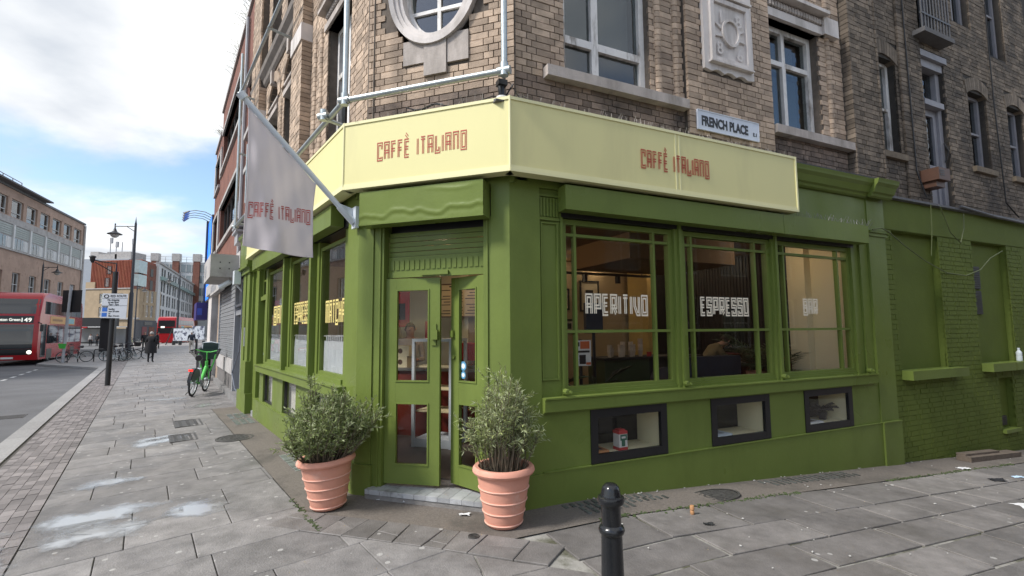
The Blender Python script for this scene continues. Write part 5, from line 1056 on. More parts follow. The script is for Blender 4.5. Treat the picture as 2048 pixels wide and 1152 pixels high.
# ================================================================ PEOPLE BUILDER
CATS = {'pelvis-spine': 'top', 'spine-chest': 'top', 'chest-neck': 'top', 'neck-jaw': 'skin', 'jaw-head': 'skin', 'head-crown': 'skin'}
for s in 'LR':
    CATS.update({f'chest-shoulder{s}': 'top', f'shoulder{s}-elbow{s}': 'top', f'elbow{s}-wrist{s}': 'top', f'pelvis-hip{s}': 'leg', f'hip{s}-knee{s}': 'leg', f'knee{s}-ankle{s}': 'leg', f'ankle{s}-toe{s}': 'shoe'})
def base_pose():
    J = {'pelvis': (0, 0, .95), 'spine': (.01, 0, 1.16), 'chest': (0, 0, 1.36), 'neck': (-.005, 0, 1.50), 'jaw': (.02, 0, 1.57), 'head': (.02, 0, 1.65), 'crown': (.01, 0, 1.725)}
    for s, y in (('L', 1), ('R', -1)):
        J.update({'shoulder'+s: (-.01, .175*y, 1.43), 'elbow'+s: (-.03, .235*y, 1.15), 'wrist'+s: (.06, .235*y, .92), 'hip'+s: (0, .09*y, .89), 'knee'+s: (.02, .10*y, .50), 'ankle'+s: (-.02, .10*y, .09), 'toe'+s: (.13, .115*y, .04)})
    return J
RAD = {'pelvis': (.13, .155), 'spine': (.115, .14), 'chest': (.125, .165), 'neck': (.058, .058), 'jaw': (.07, .062), 'head': (.096, .08), 'crown': (.062, .056)}
for s in 'LR': RAD.update({'shoulder'+s: (.066, .066), 'elbow'+s: (.048, .048), 'wrist'+s: (.033, .03), 'hip'+s: (.095, .095), 'knee'+s: (.066, .066), 'ankle'+s: (.045, .045), 'toe'+s: (.042, .038)})
SKIN = mat('skin', (.42, .24, .17), .55, .06, 6)
def person(label, J, cols, loc, rz=0, scale=1.0, hair=(.05, .035, .025), bald=False, fat=1.0, skirt=0, group=None):
    names = list(J); idx = {n: i for i, n in enumerate(names)}; edges = [tuple(k.split('-')) for k in CATS]
    me = bpy.data.meshes.new('body'); me.from_pydata([J[n] for n in names], [(idx[a], idx[b]) for a, b in edges], []); tmp = bpy.data.objects.new('tmp', me); COL.objects.link(tmp)
    md = tmp.modifiers.new('skin', 'SKIN'); md.use_smooth_shade = True; sv_ = me.skin_vertices[0].data
    for n in names: r = RAD[n]; f_ = fat if n in ('pelvis', 'spine', 'chest') or n[:4] in ('shou', 'elbo') else 1; sv_[idx[n]].radius = (r[0]*f_, r[1]*f_); sv_[idx[n]].use_root = (n == 'pelvis')
    ss = tmp.modifiers.new('sub', 'SUBSURF'); ss.levels = 1; ss.render_levels = 1
    dg = bpy.context.evaluated_depsgraph_get(); ev = bpy.data.meshes.new_from_object(tmp.evaluated_get(dg)); bpy.data.objects.remove(tmp)
    V = [tuple(v.co) for v in ev.vertices]; Fc = [tuple(p.vertices) for p in ev.polygons]; segs = [(Vector(J[a]), Vector(J[b]), CATS[f'{a}-{b}']) for a, b in edges]; order = ['top', 'leg', 'shoe', 'skin']; mi = []
    for f in Fc:
        c = Vector((0, 0, 0)); 
        for i in f: c += Vector(V[i])
        c /= len(f); best = min(segs, key=lambda s: (c-(s[0]+(s[1]-s[0])*max(0, min(1, (c-s[0]).dot(s[1]-s[0])/max((s[1]-s[0]).length_squared, 1e-9))))).length); mi.append(order.index(best[2]))
    ex = MB()
    for s in 'LR':                                  # palm and five fingers
        w, e = Vector(J['wrist'+s]), Vector(J['elbow'+s]); d = (w-e).normalized(); sd = d.cross(Vector((1, 0, 0))); sd = (sd.normalized() if sd.length > .1 else Vector((0, 1, 0))); nn = d.cross(sd)
        fw = nn if abs(nn.x) > abs(sd.x) else sd; fw = fw if fw.x > 0 else -fw; th = d.cross(fw)
        ex.tube([w, w+d*.05, w+d*.09], [.03, .038, .034], 8)
        for k in range(4): b0 = w+d*.085+fw*(.03-.02*k); L_ = (.07, .08, .075, .06)[k]; ex.tube([b0, b0+d*L_*.5+th*.006, b0+d*L_*.95+th*.022], [.009, .0085, .006], 6)
        b0 = w+d*.035+fw*.03; ex.tube([b0, b0+(d*.6+fw*.7).normalized()*.035, b0+(d*.95+fw*.4).normalized()*.065], [.011, .010, .007], 6)
    hd = Vector(J['head']); up_ = (Vector(J['crown'])-Vector(J['jaw'])).normalized(); fw = Vector((1, 0, 0)); fw = (fw-up_*fw.dot(up_)).normalized(); sd = up_.cross(fw)
    ex.tube([hd+fw*.085+up_*.02, hd+fw*.115-up_*.015, hd+fw*.09-up_*.022], [.008, .014, .012], 6)
    for y in (-1, 1): c = hd+sd*y*.083-fw*.005; ex.tube([c+up_*.03, c+sd*y*.012, c-up_*.03], [.008, .012, .006], 6)
    ex.tube([hd+fw*.083-up_*.052+sd*.022, hd+fw*.09-up_*.05, hd+fw*.083-up_*.052-sd*.022], [.004, .006, .004], 5)
    k0 = len(V); V += ex.v; Fc += [tuple(i+k0 for i in f) for f in ex.f]; mi += [3]*len(ex.f)
    me = bpy.data.meshes.new('body'); me.from_pydata(V, [], Fc); me.update()
    for c in (cols['top'], cols['leg'], cols['shoe'], SKIN): me.materials.append(c)
    me.polygons.foreach_set('material_index', mi); smooth_mesh(me, 60)
    t = thing('person', label, 'person', loc, rz, group); t.scale = (scale,)*3; o = bpy.data.objects.new('body', me); COL.objects.link(o); o.parent = t
    m_ = MB()
    for y in (-1, 1): c = hd+fw*.088+sd*y*.031+up_*.008; m_.ball(c, .009, n=6, m=4)
    obj('eyes', m_, M_black, t, world=False)
    if not bald:
        m_ = MB(); n, m = 14, 7; k = len(m_.v)
        for i in range(m+1):
            th = PI*.62*i/m
            for j in range(n):
                a = 2*PI*j/n; lim = 1.0 if math.cos(a) < .35 else .62; tt = th*lim; q = hd+up_*.015-fw*.012+fw*(.108*math.sin(tt)*math.cos(a))+sd*(.094*math.sin(tt)*math.sin(a))+up_*(.112*math.cos(tt)); m_.v.append(tuple(q))
        for i in range(m):
            for j in range(n): m_.f.append((k+i*n+j, k+(i+1)*n+j, k+(i+1)*n+(j+1) % n, k+i*n+(j+1) % n))
        obj('hair', m_, mat('hair_%d' % int(sum(hair)*1000), hair, .7, .3, 60), t, world=False, smooth=True)
    if skirt:
        m_ = MB(); n = 18; p = Vector(J['pelvis'])
        for z, a, b in ((.22, .15, .19), (.0, .17, .21), (-skirt*.5, .185, .225), (-skirt, .2, .235)):
            for j in range(n): q = 2*PI*j/n; m_.v.append((p.x+a*fat*math.cos(q)*(1+.04*math.sin(5*q)), p.y+b*fat*math.sin(q), p.z+z))
        for i in range(3):
            for j in range(n): m_.f.append((i*n+j, i*n+(j+1) % n, (i+1)*n+(j+1) % n, (i+1)*n+j))
        obj('coat_skirt', m_, cols['top'], t, world=False, smooth=True)
    return t
cl = lambda n, c: mat('cloth_'+n, c, .85, .15, 12)
def walk(J, k=.16):
    J = dict(J)
    for s, q in (('L', 1), ('R', -1)):
        y = J['knee'+s][1]; J['knee'+s] = (.05+q*k*.6, y, .51); J['ankle'+s] = (q*k-.03, y, .10+(.03 if q < 0 else 0)); J['toe'+s] = (q*k+.12, y*1.1, .04)
        J['wrist'+s] = (.05-q*k*.9, J['wrist'+s][1], .95)
    return J
# ================================================================ CAFE INTERIOR
inn = thing('cafe_interior', 'cream walled cafe room seen through the shop windows', 'room', (*(C1-nR*2), .09))
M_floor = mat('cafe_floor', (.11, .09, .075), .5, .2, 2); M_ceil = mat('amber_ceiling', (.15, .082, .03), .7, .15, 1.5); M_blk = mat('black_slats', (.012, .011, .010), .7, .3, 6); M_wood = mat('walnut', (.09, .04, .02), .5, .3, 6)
M_back = mat('shaded_cream_wall', (.34, .25, .145), .7, .08, 1)  # back wall is cream too, its dimness put into the darker colour
kA = cross2(FR, -3.95, FL, -2.78)
outl = [FR(5.6, 0, -.16)[:2], tuple(cross2(FR, -.21, FF, -.46)), tuple(cross2(FL, -.2, FF, -.46)), FL(4.99, 0, -.2)[:2], FL(4.99, 0, -2.78)[:2], tuple(kA), FR(5.6, 0, -3.95)[:2]]
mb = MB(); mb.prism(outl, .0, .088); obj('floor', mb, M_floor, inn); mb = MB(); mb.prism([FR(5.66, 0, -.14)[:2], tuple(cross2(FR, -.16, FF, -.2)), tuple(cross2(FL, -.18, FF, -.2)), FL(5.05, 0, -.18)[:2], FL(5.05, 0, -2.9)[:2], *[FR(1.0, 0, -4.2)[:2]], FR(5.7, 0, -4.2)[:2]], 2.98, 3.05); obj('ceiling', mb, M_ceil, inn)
def vwall(a, b, z0, z1, th=.06):
    a, b = Vector(a), Vector(b); d = (b-a).normalized(); n = Vector((-d.y, d.x)); m_ = MB(); m_.prism([a, b, b+n*th, a+n*th], z0, z1); return m_
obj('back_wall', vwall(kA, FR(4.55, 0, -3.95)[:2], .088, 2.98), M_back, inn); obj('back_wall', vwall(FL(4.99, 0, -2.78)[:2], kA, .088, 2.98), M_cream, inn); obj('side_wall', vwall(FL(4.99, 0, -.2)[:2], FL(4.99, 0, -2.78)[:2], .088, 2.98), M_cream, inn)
mb = MB(); mb.fb(FR, 4.56, 5.6, .088, 2.98, -4.0, -3.9); mb.fb(FR, 5.58, 5.66, .088, 2.98, -3.9, -.97); obj('dark_curtain', mb, M_blk, inn)
mb = MB(); [mb.fb(FR, 5.565, 5.58, .1, 2.95, -3.8+i*.07, -3.77+i*.07) for i in range(40)]; obj('slats', mb, M_blk, inn, kind='stuff')
mb = MB(); mb.fb(FR, 5.42, 5.66, .088, 2.98, -.67, -.15); mb.fb(FR, 5.28, 5.66, .088, 2.98, -.96, -.672); obj('cream_pier', mb, M_cream, inn)
mb = MB(); mb.fb(FR, 2.3, 4.3, 2.62, 2.98, -2.6, -1.1); obj('bulkhead', mb, M_ceil, inn)
mb = MB(); mb.fb(FR, .4, 5.4, .3, 1.0, -.52, -.46); obj('window_bench_back', mb, M_wood, inn)
mb = MB(); mb.fb(FR, 4.45, 4.62, .088, 2.98, -3.9, -3.3); obj('column', mb, mat('lit_cream', (.45, .30, .10), .7), inn)  # cream column, orange lamplight mixed into its colour
# spotlights
M_lamp = emit('lamp_glow', (1, .82, .55), 22)
def spot(s, n, k):
    x, y, _ = FR(s, 0, n); t = thing('downlight', LBL[k], 'ceiling light', (x, y, 2.978), group='cafe ceiling downlights'); m_ = MB(); m_.lathe([(.05, -.012), (.06, -.008), (.06, 0)], n=14); obj('trim', m_, M_white, t, world=False); m_ = MB(); m_.lathe([(.0, -.016), (.042, -.014)], n=12); obj('bulb', m_, M_lamp, t, world=False)
    ld = bpy.data.lights.new('downlight_lamp', 'POINT'); ld.energy = .42 if k < 7 else 2.0; ld.color = (1, .80, .56); ld.shadow_soft_size = .05; lo = bpy.data.objects.new('downlight_lamp', ld); COL.objects.link(lo); lo.parent = t; lo.location = (0, 0, -.09)
LBL = ['leftmost lit ceiling downlight seen through the APERITIVO window', 'lit downlight high over the left end of the word APERITIVO', 'lit downlight second from left above the word APERITIVO', 'lit downlight nearest the glass above the end of APERITIVO', 'lit downlight above the right bar of the APERITIVO window', 'lit downlight at the left bar of the ESPRESSO window', 'lit downlight deep behind the ESPRESSO window', 'added downlight behind the BAR window, brightening the cream pier']  # the last downlight is added to brighten the cream pier
for k, (s, n) in enumerate(((2.75, -3.7), (2.6, -2.85), (3.65, -3.75), (4.5, -2.9), (4.75, -3.75), (5.1, -3.2), (5.2, -2.2), (4.6, -.6))): spot(s, n, k)
for k, (u, w) in enumerate(((.9, -2.1), (1.9, -2.4))):
    x, y, _ = FF(u, 0, w); t = thing('downlight', ('lit ceiling downlight above the counter, nearer the right door leaf', 'lit ceiling downlight above the counter, nearer the left door leaf')[k], 'ceiling light', (x, y, 2.978), group='cafe ceiling downlights'); m_ = MB(); m_.lathe([(.05, -.012), (.06, -.008), (.06, 0)], n=14); obj('trim', m_, M_white, t, world=False); m_ = MB(); m_.lathe([(.0, -.016), (.042, -.014)], n=12); obj('bulb', m_, M_lamp, t, world=False)
    ld = bpy.data.lights.new('downlight_lamp', 'POINT'); ld.energy = 4; ld.color = (1, .74, .45); ld.shadow_soft_size = .05; lo = bpy.data.objects.new('downlight_lamp', ld); COL.objects.link(lo); lo.parent = t; lo.location = (0, 0, -.09)
tr = thing('track_light', 'black ceiling track with two spot heads inside the cafe', 'track light', FR(2.4, 2.55, -2.9)); mb = MB(); mb.fb(FR, 1.5, 4.2, 2.60, 2.64, -2.92, -2.88); obj('track', mb, M_black, tr)
mb = MB(); mb.tube([FR(1.7, 2.64, -2.9), FR(1.7, 2.98, -2.9)], .01, 6); mb.tube([FR(4.0, 2.64, -2.9), FR(4.0, 2.98, -2.9)], .01, 6); obj('hanger', mb, M_black, tr)
for u_ in (2.75, 3.45): mb = MB(); mb.tube([FR(u_, 2.60, -2.9), FR(u_, 2.47, -2.9)], .05, 10); obj('spot_head', mb, M_black, tr)
# framed pictures on the back wall
def picture(label, F, u0, u1, v0, v1, w, ink, m_fr):
    t = thing('framed_picture', label, 'picture', F(u0, v0, w)); mb = MB(); f = .03
    for a, b, c, d in ((u0, u0+f, v0, v1), (u1-f, u1, v0, v1), (u0+f, u1-f, v0, v0+f), (u0+f, u1-f, v1-f, v1)): mb.fb(F, a, b, c, d, w, w+.03)
    obj('frame', mb, m_fr, t); mb = MB(); mb.fb(F, u0+f, u1-f, v0+f, v1-f, w, w+.012); obj('print', mb, mat('paper_print', (.5, .42, .3), .8), t)
    mb = MB(); mb.fb(F, u0+(u1-u0)*.3, u1-(u1-u0)*.3, v0+(v1-v0)*.25, v1-(v1-v0)*.3, w+.012, w+.015); obj('image', mb, ink, t)
M_ink2 = mat('dark_print', (.03, .025, .025), .7); M_redp = mat('red_print', (.42, .03, .03), .6)
picture('small black framed picture at the left of the cafe back wall', FR, 2.75, 3.05, 2.03, 2.45, -3.94, M_ink2, M_black); picture('larger black framed picture next along the cafe back wall', FR, 3.3, 3.75, 2.0, 2.62, -3.94, M_ink2, M_black); picture('small framed print low on the cafe back wall', FR, 2.85, 3.2, 1.6, 1.85, -3.94, M_ink2, M_black)
# menu board and red posters opposite the door
FB2 = Frame(Vector(FL(0, 0, -2.77)[:2]), -dL, nL)
def on_back(px_u): return px_u
t = thing('menu_board', 'cream menu board with lines of print on the wall behind the right door leaf', 'menu board', FF(2.0, 1.9, -3.45)); mb = MB(); mb.fb(FF, 1.76, 2.5, 1.90, 2.46, -3.47, -3.45); obj('board', mb, mat('menu_cream', (.5, .4, .24), .7), t); mb = MB(); [mb.fb(FF, a, b, c, d, -3.45, -3.435) for a, b, c, d in ((1.74, 1.76, 1.88, 2.48), (2.5, 2.52, 1.88, 2.48), (1.76, 2.5, 1.88, 1.9), (1.76, 2.5, 2.46, 2.48))]; obj('frame', mb, M_wood, t)
mb = MB()
for c in range(3):
    for r_ in range(9):
        if (r_+c) % 5 != 4: a = 1.80+c*.24; mb.fb(FF, a, a+.19-(r_*37 % 5)*.02, 1.94+r_*.052, 1.955+r_*.052, -3.45, -3.447)
mb.fb(FF, 1.95, 2.3, 2.415, 2.44, -3.45, -3.447); obj('print', mb, M_ink2, t)
t = thing('poster', 'tall red poster on the wall behind the left door leaf', 'poster', FF(3.2, 1.75, -3.4)); mb = MB(); mb.fb(FF, 3.08, 3.42, 1.72, 2.36, -3.42, -3.4); obj('sheet', mb, M_redp, t); mb = MB(); mb.fb(FF, 3.16, 3.34, 1.85, 2.15, -3.4, -3.397); obj('image', mb, M_ink2, t)
t = thing('poster', 'small red poster beside the door lock at eye level', 'poster', FF(2.4, 1.45, -3.4)); mb = MB(); mb.fb(FF, 2.56, 2.78, 1.45, 1.82, -3.47, -3.45); obj('sheet', mb, M_redp, t); mb = MB(); mb.fb(FF, 2.62, 2.72, 1.55, 1.74, -3.45, -3.447); obj('image', mb, M_ink2, t)
# counter, machine, fridge
M_rcount = mat('oxblood_panel', (.17, .025, .015), .45, .15, 3); M_top = mat('steel_top', (.4, .38, .36), .25, .1, 4, metal=.6)
t = thing('counter', 'oxblood red cafe counter with a pale top behind the doors', 'counter', FF(1.8, .09, -2.5)); mb = MB(); mb.fb(FF, .75, 3.0, .088, 1.05, -2.75, -2.2); obj('base', mb, M_rcount, t); mb = MB(); mb.fb(FF, .73, 3.02, 1.05, 1.09, -2.78, -2.16); obj('top', mb, M_top, t)
t = thing('coffee_machine', 'bright red espresso machine on the counter behind the right door leaf', 'coffee machine', FF(1.4, 1.09, -2.5)); mb = MB(); mb.fb(FF, 1.15, 1.68, 1.2, 1.46, -2.7, -2.35); obj('body', mb, mat('machine_red', (.5, .02, .02), .25), t); mb = MB(); mb.fb(FF, 1.17, 1.66, 1.092, 1.13, -2.68, -2.3); obj('drip_tray', mb, M_top, t)
mb = MB(); [mb.fb(FF, a, a+.04, 1.13, 1.2, -2.66, -2.5) for a in (1.18, 1.61)]; obj('foot', mb, M_black, t); mb = MB(); [mb.tube([FF(a, 1.26, -2.35), FF(a, 1.2, -2.3), FF(a, 1.2, -2.18)], .016, 8) for a in (1.28, 1.5)]; obj('portafilter', mb, M_black, t)
t = thing('display_fridge', 'pale framed glass display fridge standing inside the left door leaf', 'fridge', FF(1.8, .09, -1.8))
for a in (1.36, 1.92):
    for w in (-2.1, -1.62): mb = MB(); mb.fb(FF, a, a+.04, .088, 1.5, w, w+.04); obj('post', mb, M_pole, t)
mb = MB(); mb.fb(FF, 1.36, 1.96, 1.5, 1.54, -2.1, -1.58); mb.fb(FF, 1.4, 1.92, .09, .2, -2.08, -1.6); obj('top', mb, M_pole, t)
for v_ in (.55, .85, 1.15): mb = MB(); mb.fb(FF, 1.4, 1.92, v_, v_+.02, -2.06, -1.63); obj('shelf', mb, mat('cream_shelf', (.6, .5, .3), .6), t)
t = thing('paper_cup_stack', 'stack of cream boxes with round labels on the counter', 'boxes', FF(2.6, 1.09, -2.35)); mb = MB(); mb.fb(FF, 2.45, 2.72, 1.092, 1.26, -2.5, -2.28); obj('box', mb, M_cream, t); mb = MB(); mb.fb(FF, 2.42, 2.70, 1.262, 1.42, -2.5, -2.28); obj('box', mb, M_cream, t)
for v_ in (1.17, 1.34): mb = MB(); mb.fprism(FF, [(2.57+.04*math.cos(q*PI/6), v_+.04*math.sin(q*PI/6)) for q in range(12)], -2.28, -2.277); obj('round_label', mb, M_wood, t)
# window counter with cups (lane side)
t = thing('window_counter', 'dark green panelled counter seen through the APERITIVO window', 'counter', FR(3, .09, -2.0)); mb = MB(); mb.fb(FR, 2.45, 3.3, .088, 1.18, -2.4, -1.95); obj('base', mb, mat('dark_green_panel', (.035, .05, .02), .5), t); mb = MB(); mb.fb(FR, 2.4, 4.4, 1.18, 1.215, -2.45, -1.9); obj('top', mb, M_blk, t); mb = MB(); mb.fb(FR, 3.31, 4.38, .088, 1.179, -2.4, -1.97); obj('base', mb, M_blk, t)
M_cup = mat('paper_cup', (.5, .38, .28), .7, .15, 9, island=.2)
cup = MB(); cup.lathe([(.03, 0), (.042, .1), (.044, .1)], n=10); cup_me = cup.mesh('cup', None, True); cup_me.materials.append(M_cup)
cl_ = ['upright stack of kraft paper cups', 'taller stack of paper cups', 'leaning row of paper cups', 'short stack of cups']
k = 0
for (s, w, n) in ((2.62, -2.05, 3), (2.72, -2.15, 2), (2.82, -2.05, 3), (2.92, -2.12, 4), (3.02, -2.05, 4), (3.12, -2.12, 3), (3.22, -2.06, 5)):
    t = thing('cup_stack', 'stack %s of kraft paper cups from the left on the dark green counter' % ('first', 'second', 'third', 'fourth', 'fifth', 'sixth', 'seventh')[k], 'cups', FR(s, 1.2155, w), group='paper cups on the window counter')
    for i in range(n): o = bpy.data.objects.new('cup', cup_me); COL.objects.link(o); o.parent = t; o.location = (0, 0, i*.045)
    k += 1
t = thing('glass_tumbler', 'red drink in a glass at the right of the paper cups', 'glass', FR(3.36, 1.2155, -2.02)); m_ = MB(); m_.lathe([(.035, 0), (.04, .07)], n=12); obj('drink', m_, M_redp, t, world=False); m_ = MB(); m_.lathe([(.037, 0), (.043, .13)], n=12); obj('glass', m_, M_glass, t, world=False)
t = thing('poster_stand', 'black stand holding a white printed poster inside the APERITIVO window', 'poster stand', FR(1.27, .09, -.75)); mb = MB(); mb.fb(FR, 1.16, 1.40, 1.22, 1.52, -.76, -.75); obj('sheet', mb, mat('white_poster', (.7, .68, .66), .6), t); mb = MB(); mb.fb(FR, 1.25, 1.38, 1.42, 1.51, -.75, -.748); mb.fb(FR, 1.165, 1.22, 1.31, 1.36, -.75, -.748); mb.fb(FR, 1.33, 1.395, 1.23, 1.26, -.75, -.748); obj('picture', mb, mat('orange_print', (.55, .12, .04), .6), t)
mb = MB(); mb.fb(FR, 1.18, 1.38, 1.375, 1.40, -.7478, -.747); mb.fb(FR, 1.235, 1.325, 1.24, 1.35, -.75, -.748); mb.fb(FR, 1.17, 1.24, 1.45, 1.5, -.75, -.748); obj('print', mb, M_ink2, t); mb = MB(); mb.tube([FR(1.28, .09, -.79), FR(1.28, 1.53, -.79)], .02, 8); mb.fb(FR, 1.1, 1.46, .088, .11, -.9, -.65); obj('stand', mb, M_black, t)
t = thing('microphone_stand', 'thin black upright stand inside the APERITIVO window', 'stand', FR(1.75, .09, -1.2)); mb = MB(); mb.tube([FR(1.75, .1, -1.2), FR(1.75, 1.62, -1.2)], .022, 8); mb.lathe([(.16, .09), (.15, .12)], FR(1.75, 0, -1.2), 16); obj('pole', mb, M_black, t); mb = MB(); mb.fb(FR, 1.62, 1.88, 1.60, 2.0, -1.23, -1.17); obj('panel', mb, mat('blue_black_panel', (.02, .024, .035), .5), t)
# seats
M_navy = mat('navy_upholstery', (.012, .016, .028), .8, .2, 6)
t = thing('sofa', 'dark navy sofa back inside the ESPRESSO window', 'sofa', FR(3.8, .09, -1.3)); mb = MB(); mb.fb(FR, 3.2, 4.35, .5, 1.24, -1.3, -1.12); obj('back', mb, M_navy, t); mb = MB(); mb.fb(FR, 3.2, 4.35, .2, .5, -1.9, -1.12); obj('seat', mb, M_navy, t); mb = MB(); [mb.fb(FR, a, a+.12, .3, .75, -1.9, -1.31) for a in (3.2, 4.23)]; obj('arm', mb, M_navy, t); mb = MB(); [mb.fb(FR, a, a+.05, .088, .2, w, w+.05) for a in (3.25, 4.25) for w in (-1.85, -1.25)]; obj('feet', mb, M_black, t)
t = thing('cafe_chair', 'low rounded dark chair back at the right of the APERITIVO window', 'chair', FR(2.75, .09, -1.0)); mb = MB(); n = 16
pts = [(2.55+.42*i/n, 1.0+.13*math.sin(PI*i/n)**.5) for i in range(n+1)]; mb.fprism(FR, [(2.55, .8)]+pts+[(2.97, .8)], -1.06, -1.0); obj('back', mb, mat('grey_upholstery', (.05, .042, .045), .9), t); mb = MB(); mb.fb(FR, 2.56, 2.96, .5, .56, -1.45, -1.0); obj('seat', mb, M_navy, t)
for a in (2.58, 2.92):
    for w in (-1.42, -1.04): mb = MB(); mb.tube([FR(a, .088, w), FR(a, .82 if w > -1.1 else .5, w)], .014, 6); obj('leg', mb, M_black, t)
# palms and leafy plants
def leafy(label, base, n, H, W, lw, seed, col, pot=None):
    g = np.random.default_rng(seed); t = thing('house_plant', label, 'plant', base); m_ = MB(); 
    for i in range(n):
        az = g.uniform(0, 2*PI); el = g.uniform(.5, 1.35); L_ = H*g.uniform(.6, 1.1); q = []; c = Vector((0, 0, 0)); d = Vector((math.cos(az)*math.cos(el), math.sin(az)*math.cos(el), math.sin(el)))
        P = []
        for k in range(7): P.append(c.copy()); c += d*L_/7; d = (d+Vector((math.cos(az)*.10, math.sin(az)*.10, -.16))).normalized()
        m_.tube(P, [.006]*7, 4, False); sd_ = Vector((-math.sin(az), math.cos(az), 0))
        if lw < .03:
            for k in range(2, 7):
                for sgn_ in (-1, 1):
                    for e in (0, .5):
                        b = P[k-1].lerp(P[k], e); tip = b+sd_*sgn_*W*.5*(1-abs(k-4)/6)+(P[k]-P[k-1])*1.2-Vector((0, 0, .03)); mid = b.lerp(tip, .45); pw_ = (P[k]-P[k-1]).normalized()*lw*.5; m_.quad(b, mid+pw_, tip, mid-pw_)
        else:
            b, tip = P[3], P[6]; mid = P[5]; m_.quad(b, mid+sd_*lw, tip, mid-sd_*lw)
    obj('leaves', m_, col, t, world=False, kind='stuff')
    m_ = MB(); m_.lathe([(.10, -.42), (.14, -.1), (.15, -.02), (.13, -.03)], n=18); obj('pot', m_, pot or M_terra, t, world=False, smooth=True); return t
M_palm = mat('palm_green', (.05, .075, .025), .5, .3, 9); M_dkleaf = mat('rubber_leaf', (.02, .028, .016), .35, .3, 7)
def onfloor(s, w, z): x, y, _ = FR(s, 0, w); return (x, y, z)
leafy('feathery palm behind the right side of the ESPRESSO window', onfloor(4.95, -1.35, .98), 26, .85, .55, .018, 4, M_palm); leafy('feathery palm behind the left side of the BAR window', onfloor(5.1, -1.0, .9), 20, .85, .5, .018, 8, M_palm, mat('brown_pot', (.2, .07, .035), .6))
leafy('dark broad leaved plant behind the left edge of the APERITIVO window', onfloor(.85, -.75, .75), 18, 1.0, .3, .07, 11, M_dkleaf, M_black); leafy('dark broad leaved plant beside the poster stand', onfloor(1.6, -.95, .70), 14, .8, .3, .06, 12, M_dkleaf, M_black)
for a, nm in ((.95, 'low cream stool glimpsed below the leaves at the window corner'),):
    t = thing('stool', nm, 'stool', FR(a, .09, -1.1)); mb = MB(); mb.fb(FR, .8, 1.1, .1, 1.05, -1.3, -1.05); obj('seat', mb, mat('peach_plaster', (.55, .35, .22), .8), t)
t = thing('ribbed_cabinet', 'ribbed red-brown cabinet low behind the BAR window', 'cabinet', FR(5.3, .09, -1.6)); mb = MB(); mb.fb(FR, 5.3, 5.55, .088, 1.2, -2.4, -1.0); obj('body', mb, M_rcount, t); mb = MB(); [mb.fb(FR, 5.28, 5.3, .15, 1.18, -2.38+i*.07, -2.345+i*.07) for i in range(20)]; obj('ribs', mb, mat('cabinet_rib', (.24, .07, .03), .5), t, kind='stuff')
# contents of the display boxes
t = thing('coffee_tin', 'small red, white and green coffee tin in the first display box', 'tin', FR(1.32, .388, -.12)); M_tinw = mat('tin_white', (.6, .58, .55), .4); M_ting = mat('tin_green', (.02, .10, .06), .4)
mb = MB(); mb.fb(FR, 1.27, 1.375, .42, .555, -.175, -.07); obj('body', mb, M_tinw, t); mb = MB(); mb.fb(FR, 1.268, 1.377, .388, .42, -.177, -.068); mb.fb(FR, 1.268, 1.377, .555, .585, -.177, -.068); mb.fb(FR, 1.285, 1.36, .585, .60, -.16, -.085); obj('lid', mb, M_redp, t); mb = MB(); mb.fb(FR, 1.285, 1.37, .49, .55, -.0695, -.068); mb.fb(FR, 1.30, 1.345, .43, .49, -.0695, -.0682); obj('label', mb, M_ting, t); mb = MB(); mb.fb(FR, 1.3, 1.35, .51, .53, -.068, -.067); obj('label_print', mb, M_tinw, t)
def book(label, s0, s1, w0, w1, z, col, col2):
    t = thing('book', label, 'book', FR((s0+s1)/2, z, (w0+w1)/2)); mb = MB(); mb.fb(FR, s0, s1, z, z+.02, w0, w1); obj('cover', mb, col, t); mb = MB(); mb.fb(FR, s0+(s1-s0)*.25, s1-(s1-s0)*.2, z+.02, z+.022, w0+.05, w1-.05); obj('cover_picture', mb, col2, t)
book('orange book lying at the left of the first display box', .97, 1.15, -.36, -.08, .388, mat('orange_book', (.45, .2, .08), .6), M_ink2); book('pale blue open magazine in the second display box', 2.62, 2.92, -.34, -.08, .388, mat('pale_blue_page', (.55, .62, .7), .6), mat('page_grey', (.3, .32, .36), .6)); book('white magazine in the third display box', 4.25, 4.62, -.34, -.08, .388, mat('white_page', (.66, .67, .68), .6), M_ink2)
leafy('trailing dark plant in a small black pot in the third display box', FR(4.84, .50, -.24), 14, .22, .1, .025, 15, mat('purple_leaf', (.05, .045, .035), .5), M_black).children[1].scale = (.42, .42, .26)
# people inside
J = base_pose(); J['wristL'] = (.28, .14, 1.12); J['elbowL'] = (.05, .24, 1.12); J['wristR'] = (.25, -.12, 1.10); J['elbowR'] = (.05, -.24, 1.12)
fl = lambda u, w: (*FF(u, 0, w)[:2], .089)
person('barista in a white shirt behind the left door leaf, working at the counter', J, {'top': cl('white', (.5, .46, .42)), 'leg': cl('black', (.015, .015, .016)), 'shoe': cl('black', (.015, .015, .016))}, fl(2.85, -3.05), math.atan2(nF.y, nF.x)+.5, .96)
person('barista in a patterned shirt behind the red espresso machine', dict(J), {'top': cl('patterned', (.16, .1, .09)), 'leg': cl('black', (.015, .015, .016)), 'shoe': cl('black', (.015, .015, .016))}, fl(1.45, -3.05), math.atan2(nF.y, nF.x), .90, hair=(.02, .015, .012))
J = base_pose(); dz = -.45
S = {'pelvis': (-.05, 0, .50), 'spine': (.0, 0, .72), 'chest': (.13, 0, .90), 'neck': (.24, 0, 1.0), 'jaw': (.30, 0, 1.02), 'head': (.36, 0, 1.06), 'crown': (.40, 0, 1.13)}
